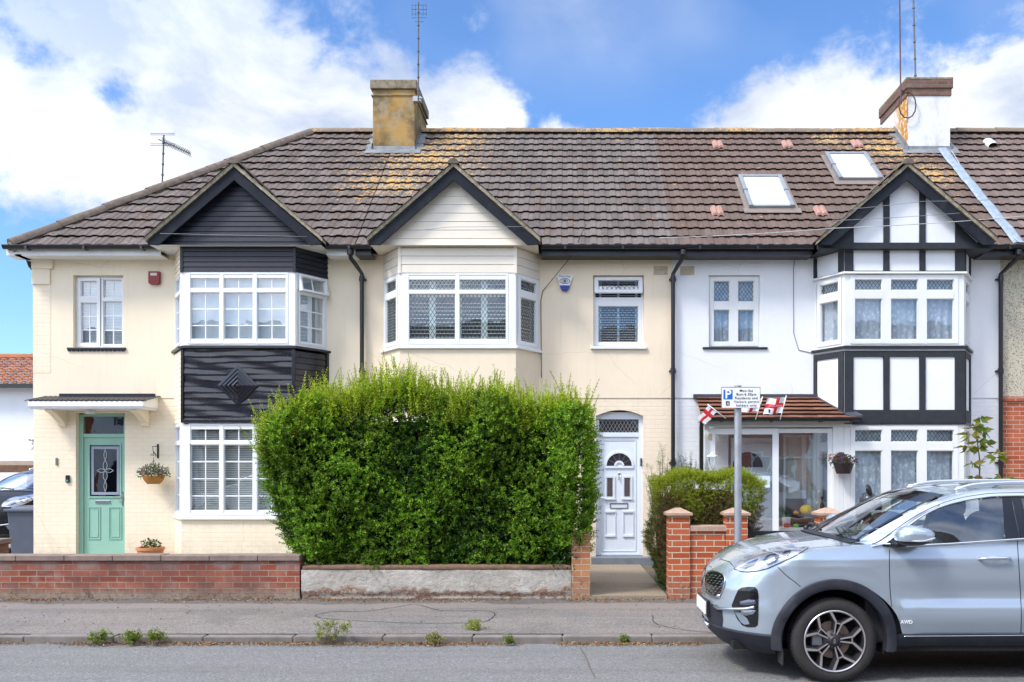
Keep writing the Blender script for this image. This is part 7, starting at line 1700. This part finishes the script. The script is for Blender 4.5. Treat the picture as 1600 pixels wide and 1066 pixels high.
for s in (-1, 1):
    lin = [p.lerp(i_, .72)+Vector((0,-.013,.006)) for p, i_ in zip(OD, ID) if p.x > 1.15]; mb.tube([v if s < 0 else my_(v) for v in lin], .0035, 4)
cbuild(mb, 'door_seal', gap)
# roof rails
for s in (-1, 1):
    lin = [Vector((x, -.56, z)) for x, z in ((2.10,1.592),(2.20,1.628),(2.35,1.650),(2.7,1.662),(3.2,1.660),(3.6,1.632),(3.85,1.585),(3.92,1.555))]; mb = MB().tube([v if s < 0 else my_(v) for v in dens(lin, 3)], .017, 8)
    for x in (2.17, 3.80): mb.box(x-.06, x+.06, s*.575 if s > 0 else -.575, s*.545 if s > 0 else -.545, 1.575, 1.625)
    cbuild(mb, 'roof_rail', P('satin_silver', (.62,.64,.66), .3, .04, 5, 0, metal=.8), smooth=True)
# interior
mb = MB(); mb.box(1.25, 4.1, -.80, .80, .32, .70); mb.box(1.22, 1.62, -.78, .78, .70, 1.12); mb.box(3.4, 4.2, -.8, .8, .7, 1.15); mb.box(1.5, 3.5, -.86, -.82, .5, 1.12); mb.box(1.5, 3.5, .82, .86, .5, 1.12); cbuild(mb, 'cabin', P('dark_cabin', (.025,.027,.03), .8, .1, 5, 0), bevel=.03)
for y_ in (-.38, .38):
    mb = MB(); mb.ell((2.05, y_, .78), (.28,.25,.12), 14, 8, .6); mb.ell((0,0,0), (.12,.25,.33), 14, 10, .6); k0 = len(mb.v)-15*11
    rot = Matrix.Rotation(R(14), 4, 'Y')
    mb.v[k0:] = [tuple(rot @ Vector(p)+Vector((2.38, y_, 1.08))) for p in mb.v[k0:]]; st_ = cbuild(mb, 'seat', seatm, smooth=True); cbuild(MB().ell((2.50, y_, 1.43), (.075,.14,.105), 14, 8, .7), 'headrest', seatm, st_, smooth=True)
mb = MB(); mb.ell((3.35, 0, 1.02), (.14,.66,.32), 14, 8, .6); cbuild(mb, 'rear_seat', seatm, smooth=True)
mb = MB(); c0 = Vector((1.78, .38, 1.02)); mb.tube([c0+Vector((-.07*math.sin(a), math.cos(a)*.18, math.sin(a)*.17)) for a in np.linspace(0, 6.283, 25)], .015, 8); mb.tube([c0+Vector((0,-.17,0)), c0+Vector((0,.17,0))], .02, 6); cbuild(mb, 'steering_wheel', blackp, smooth=True)
mb = MB().box(1.60, 1.63, .02-.12, .02+.12, 1.40, 1.46); mb.tube([(1.66,0,1.47),(1.62,0,1.44)], .012, 6); cbuild(mb, 'rear_view_mirror', blackp, bevel=.008)
# door mirror
for s in (-1, 1):
    mb = MB(); rows = []; c0 = Vector((1.585, -1.015, 1.235)); nseg, nr = 22, 14
    for i in range(nr+1):
        t = -math.pi/2+math.pi*i/nr; row = []
        for k in range(nseg+1):
            a = 2*math.pi*k/nseg; f = lambda x, e: math.copysign(abs(x)**e, x); X, Y, Z = f(math.cos(a), .8)*f(math.cos(t), .8), f(math.sin(a), .8)*f(math.cos(t), .8), f(math.sin(t), .8)
            row.append(c0+Vector((.155*X+.02*Z, .115*Y*(1-.15*X), .080*Z*(1-.18*X)+.012*X*0-.01*X)))
        rows.append(row if s < 0 else [my_(p) for p in row])
    up = MB().grid(rows[5:]); lo = MB().grid([[p+Vector((0,0,-.001)) for p in r_] for r_ in rows[:6]]); mo = cbuild(up, 'door_mirror', paint, fdoor if s < 0 else None, smooth=True)
    # (sub-parts of the mirror sit beside it under the door)
    cbuild(lo, 'mirror_base', blackp, fdoor if s < 0 else None, smooth=True)
    lin = [Vector((1.47,-1.10,1.205)), Vector((1.60,-1.135,1.20)), Vector((1.72,-1.09,1.222))]; mb = MB().tube([v if s < 0 else my_(v) for v in dens(lin, 4)], .007, 6); cbuild(mb, 'indicator', P('indicator_lens', (.55,.56,.58), .2, .05, 5, 0), fdoor if s < 0 else None, smooth=True)
    lin = [Vector((1.45,-.885,1.165)), Vector((1.47,-.95,1.160)), Vector((1.52,-.99,1.175))]; mb = MB().tube([v if s < 0 else my_(v) for v in lin], [.035,.028,.03], 8); cbuild(mb, 'mirror_arm', blackp, fdoor if s < 0 else None, smooth=True)
# lights and trim laid on the bodywork
def poly_offset(pts): return pts
hl = [(1147,889),(1153,882),(1162,875),(1175,868.5),(1190,863),(1202,859.5),(1225,857),(1245,855.2),(1263,854.5),(1262,857),(1249,865.5),(1236,872),(1222,878.6),(1212,883),(1200,888.5),(1185,892.5),(1170,894),(1158,893.5)]
head = patch(hl, .004, 'headlight', P('headlight_interior', (.42,.42,.46), .35, .35, 12, .3, 30, metal=.35), bulge=.002)
patch([(1155,888),(1172,879),(1186,874),(1180,884),(1166,890)], .009, 'reflector', P('reflector_dark', (.05,.055,.08), .15, .3, 12, .1, metal=.8), parent=head, mirror=False)
patch([(1192,877),(1200,869),(1212,866),(1219,870),(1213,879),(1201,884)], .011, 'lamp_bowl', gblack, parent=head, mirror=False, bulge=.0)
patch([(1198,876),(1204,870.5),(1211,870),(1212,875),(1206,880),(1200,880.5)], .014, 'projector_lens', P('projector_lens', (.55,.60,.70), .05, .1, 8, 0, metal=.9), parent=head, mirror=False, bulge=.01)
patch([(1222,867),(1228,862),(1236,861),(1235,867),(1227,872)], .011, 'lamp_bowl', gblack, parent=head, mirror=False)
for pl_ in (((1160,884),(1172,877),(1186,872),(1192,870.5),(1186,877),(1174,883),(1164,887)), ((1222,861),(1240,858),(1256,857),(1248,861.5),(1236,860.5))): patch(list(pl_), .008, 'light_strip', P('light_strip', (.75,.78,.85), .15, .05, 8, 0, metal=.3), parent=head, mirror=False)
hc = patch(hl, .018, 'headlight_lens', glassmat('lamp_glass', .10, (.97,.98,1)), parent=head, mirror=False, bulge=.004)
ribbon(hl[8:]+[hl[0]], .006, .006, 'headlight_edge', gblack, head)
gr = [(1102.5,899),(1107,893.5),(1114,892),(1124,894),(1131,898),(1134,904),(1133,913),(1129,925),(1125,931),(1119,932),(1110,928),(1104,922),(1101.5,912)]
grille = patch(gr, .004, 'grille', gblack, 1.2)
ribbon([(1104,923),(1110,928.5),(1119,932.5),(1126,931)], .014, .010, 'grille_chrome', chrome, grille, tube=1)
ribbon([(1107,894),(1114,892.4),(1124,894.4),(1131,898.5),(1134,905),(1133,913),(1129,925),(1126,931)], .006, .007, 'grille_surround', chrome, grille, tube=1)
for j in range(8):
    for i in range(5):
        px = 1106+i*6.2+(3 if j % 2 else 0); py = 898+j*4.1+i*.8
        if inside((px+2.5, py), gr) and inside((px-1, py), gr): patch([(px-1.6,py+.9),(px+1,py-.7),(px+3.4,py-.3),(px+1.4,py+1)], .009, 'grille_stud', P('grille_stud', (.30,.31,.34), .3, .1, 8, 0, metal=.8), 1.5, False, grille)
fog = [(1143.5,946),(1149,932),(1154,921.5),(1159,918.3),(1170,917),(1180,917.5),(1184,922),(1185.5,932),(1185,966),(1184,977),(1180,980),(1168,980),(1160,977),(1152,967)]
fg_ = patch(fog, .004, 'fog_lamp_housing', gblack)
patch([(1157,940),(1170,937),(1181,938),(1182,944),(1166,946),(1158,945)], .010, 'fog_lamp', P('fog_lens', (.14,.15,.19), .12, .3, 12, .1, metal=.6), parent=fg_, mirror=False, bulge=.008)
patch([(1158,953.5),(1176,952.5),(1182,954),(1178,959),(1166,962),(1159,959)], .010, 'fog_lamp', P('fog_trim', (.36,.38,.42), .2, .3, 12, .1, metal=.7), parent=fg_, mirror=False, bulge=.010)
patch([(1148,955),(1155,955.5),(1168,966),(1172,975),(1164,976),(1158,972)], .007, 'fog_panel', P('smoked_panel', (.22,.26,.31), .3, .1, 8, 0), parent=fg_, mirror=False)
ribbon([(1116,946),(1124,950),(1136,951.3),(1152,951.2),(1166,950.8),(1180,948.8)], .014, .016, 'chrome_blade', chrome, mirror=True, tube=1)
patch([(1109,942),(1120,946),(1128,951),(1130,968),(1128,985),(1118,981),(1108,970),(1104.5,962)], .004, 'lower_grille', clad, 1.6)
ribbon([(1100,968),(1104,976),(1113,986),(1122,992),(1128,995)], .018, .012, 'skid_plate', P('satin_silver', (.62,.64,.66)), mirror=True, tube=1)
# number plate stands proud of the bumper, hidden registration
mb = MB().box(-.014, -.002, -.26, .26, .475, .585); npl = cbuild(mb, 'number_plate', signw, bevel=.002); cbuild(MB().box(-.002, .05, -.28, .28, .455, .60), 'plate_holder', blackp, bevel=.006)
for i, ch_ in enumerate('KV19 LTN'):
    if ch_ != ' ': pass
# shut lines
for nm, pts in (('shut_line', [(1390,858),(1389.5,880),(1390.5,920),(1394,960),(1399,992)]), ('shut_line', [(1589.5,845),(1591,870),(1594,920),(1596,960),(1595,991)]), ('bumper_seam', [(1215,886),(1228,899),(1244,911),(1251,917)]), ('bonnet_seam', [(1264,857),(1300,853.5),(1343,851),(1374,847.8),(1384,846.5)]), ('bonnet_seam', [(1126,874),(1140,878),(1148,887)])):
    ribbon(pts, .006, .0016, nm, gap)
# swage highlight lip above the sill (chrome line) and badges
ribbon([(1402,993),(1480,992.5),(1600,991.5)], .005, .022, 'sill_strip', chrome, tube=1)
l0, n0 = hit(1416, 971); 
def on_body_text(t_, px, py, size, mat, parent): l_, n_ = hit(px, py); return text_mesh(t_, size, tuple(W(l_+Vector((0, -.010, 0)))), parent, mat, 'badge', rot=(R(90)-math.atan2(n_.z, -n_.y)*.9*0,0,0), bold=.0008, ext=.002)
on_body_text('AWD', 1416, 972, .040, signw, fdoor)
# handles
for (hx_, par) in ((1553.5, fdoor),):
    l_, n_ = hit(hx_, 873); p = [l_+Vector((dx, dy, dz)) for dx, dy, dz in ((-.128,-.004,-.002),(-.10,-.034,.002),(0,-.042,.005),(.10,-.036,.006),(.128,-.006,.004))]
    h_ = cbuild(MB().tube(dens([tuple(v) for v in p], 4), [.013]*17, 8), 'handle', chrome, par, smooth=True)
    cbuild(MB().ell(l_+Vector((0,.004,-.012)), (.060,.012,.036), 14, 8), 'handle_recess', paint, par, smooth=True)
for x_ in (3.22,): cbuild(MB().tube([(x_-.12,-.925,1.06),(x_-.1,-.955,1.062),(x_+.1,-.957,1.07),(x_+.12,-.925,1.07)], .013, 8), 'handle', chrome, rdoor, smooth=True)
# nose badge
l_, n_ = hit(1116, 884)
if l_ is not None:
    bd = Vector((interp(XFZ,.86)+.015, 0, .865)); m = MB(); m.v = []; m.ell((0,0,0), (.006,.062,.030), 18, 8); rot = Matrix.Rotation(R(-52), 4, 'Y'); m.v = [tuple(rot @ Vector(p)+bd+Vector((.0,0,.02))) for p in m.v]; cbuild(m, 'badge', chrome, smooth=True)
# parked dark car in the driveway at the far left: same body family, seen nose-on
def clone_car(src, loc, rz, label, swap):
    n = empty('parked_car', loc, label, 'car'); n.rotation_euler = (0, 0, rz)
    def rec(o, par):
        for c in list(o.children):
            d_ = c.copy(); COL.objects.link(d_); d_.parent = par; 
            if c.data and c.data.materials and c.data.materials[0] and c.data.materials[0].name in swap:
                d_.data = c.data.copy(); d_.data.materials[0] = swap[c.data.materials[0].name]
            rec(c, d_)
    rec(src, n); return n
blk = P('black_car_paint', (.010,.011,.014), .45, .05, 5, 0, spec=.25)
clone_car(car, (-11.4, 2.0, 0), 0, 'white SUV parked across the street, reflected in the lower bay window', {'silver_blue_paint': P('white_car_paint', (.75,.76,.78), .25, .02, 5, 0, coat=1)})
clone_car(car, (-11.1, 17.2, .15), R(90-12), 'black car parked on the driveway behind the wheelie bin', {'silver_blue_paint': blk, 'roof_paint_dark_band': blk})

# ------------------------------------------------------------------ the other side of the street (only the windows and the car paint see it)
def opposite(x0, x1, col, i, label):
    t = empty('terraced_house', ((x0+x1)/2, -9, .1), label, 'house', 'houses opposite'); f = Fr((x1, -9), (x0, -9)); L = x1-x0; m = MB()
    holes = [(.8,2.6,1.0,2.3),(.8,2.6,3.6,4.8),(3.6,4.5,3.6,4.8),(3.6,4.5,.2,2.2)]; panel(m, f, 0, L, 0, 5.3, holes, .12); m.build('wall', col, t, recalc=False)
    for h in holes[:3]:
        m = MB(); ring(m, f, *h, .07, -.1, -.02); m.fbox(f, (h[0]+h[1])/2-.03, (h[0]+h[1])/2+.03, h[2], h[3], -.1, -.03); w_ = m.build('window', upvc, t); MB().quad(f(h[0],h[2],-.08), f(h[1],h[2],-.08), f(h[1],h[3],-.08), f(h[0],h[3],-.08)).build('pane', dg, w_, recalc=False)
    h = holes[3]; MB().fbox(f, h[0], h[1], h[2], h[3], -.12, -.06).build('door', navy, t)
    MB().quad((x0,-8.6,5.3),(x1,-8.6,5.3),(x1,-12.6,8.5),(x0,-12.6,8.5)).quad((x0,-12.6,8.5),(x1,-12.6,8.5),(x1,-16.6,5.3),(x0,-16.6,5.3)).build('roof', P('dark_opposite_tiles', (.10,.075,.065), .9, .25, 9, .6, 30), t, recalc=False)
for i, x0 in enumerate(np.arange(-26, 26, 5.2)):
    opposite(float(x0), float(x0)+5.2, [redbrick, white_rend, oldbrick][i % 3], i, ['red brick', 'white rendered', 'dark brick'][i % 3]+' terraced house across the street, seen only in reflections')
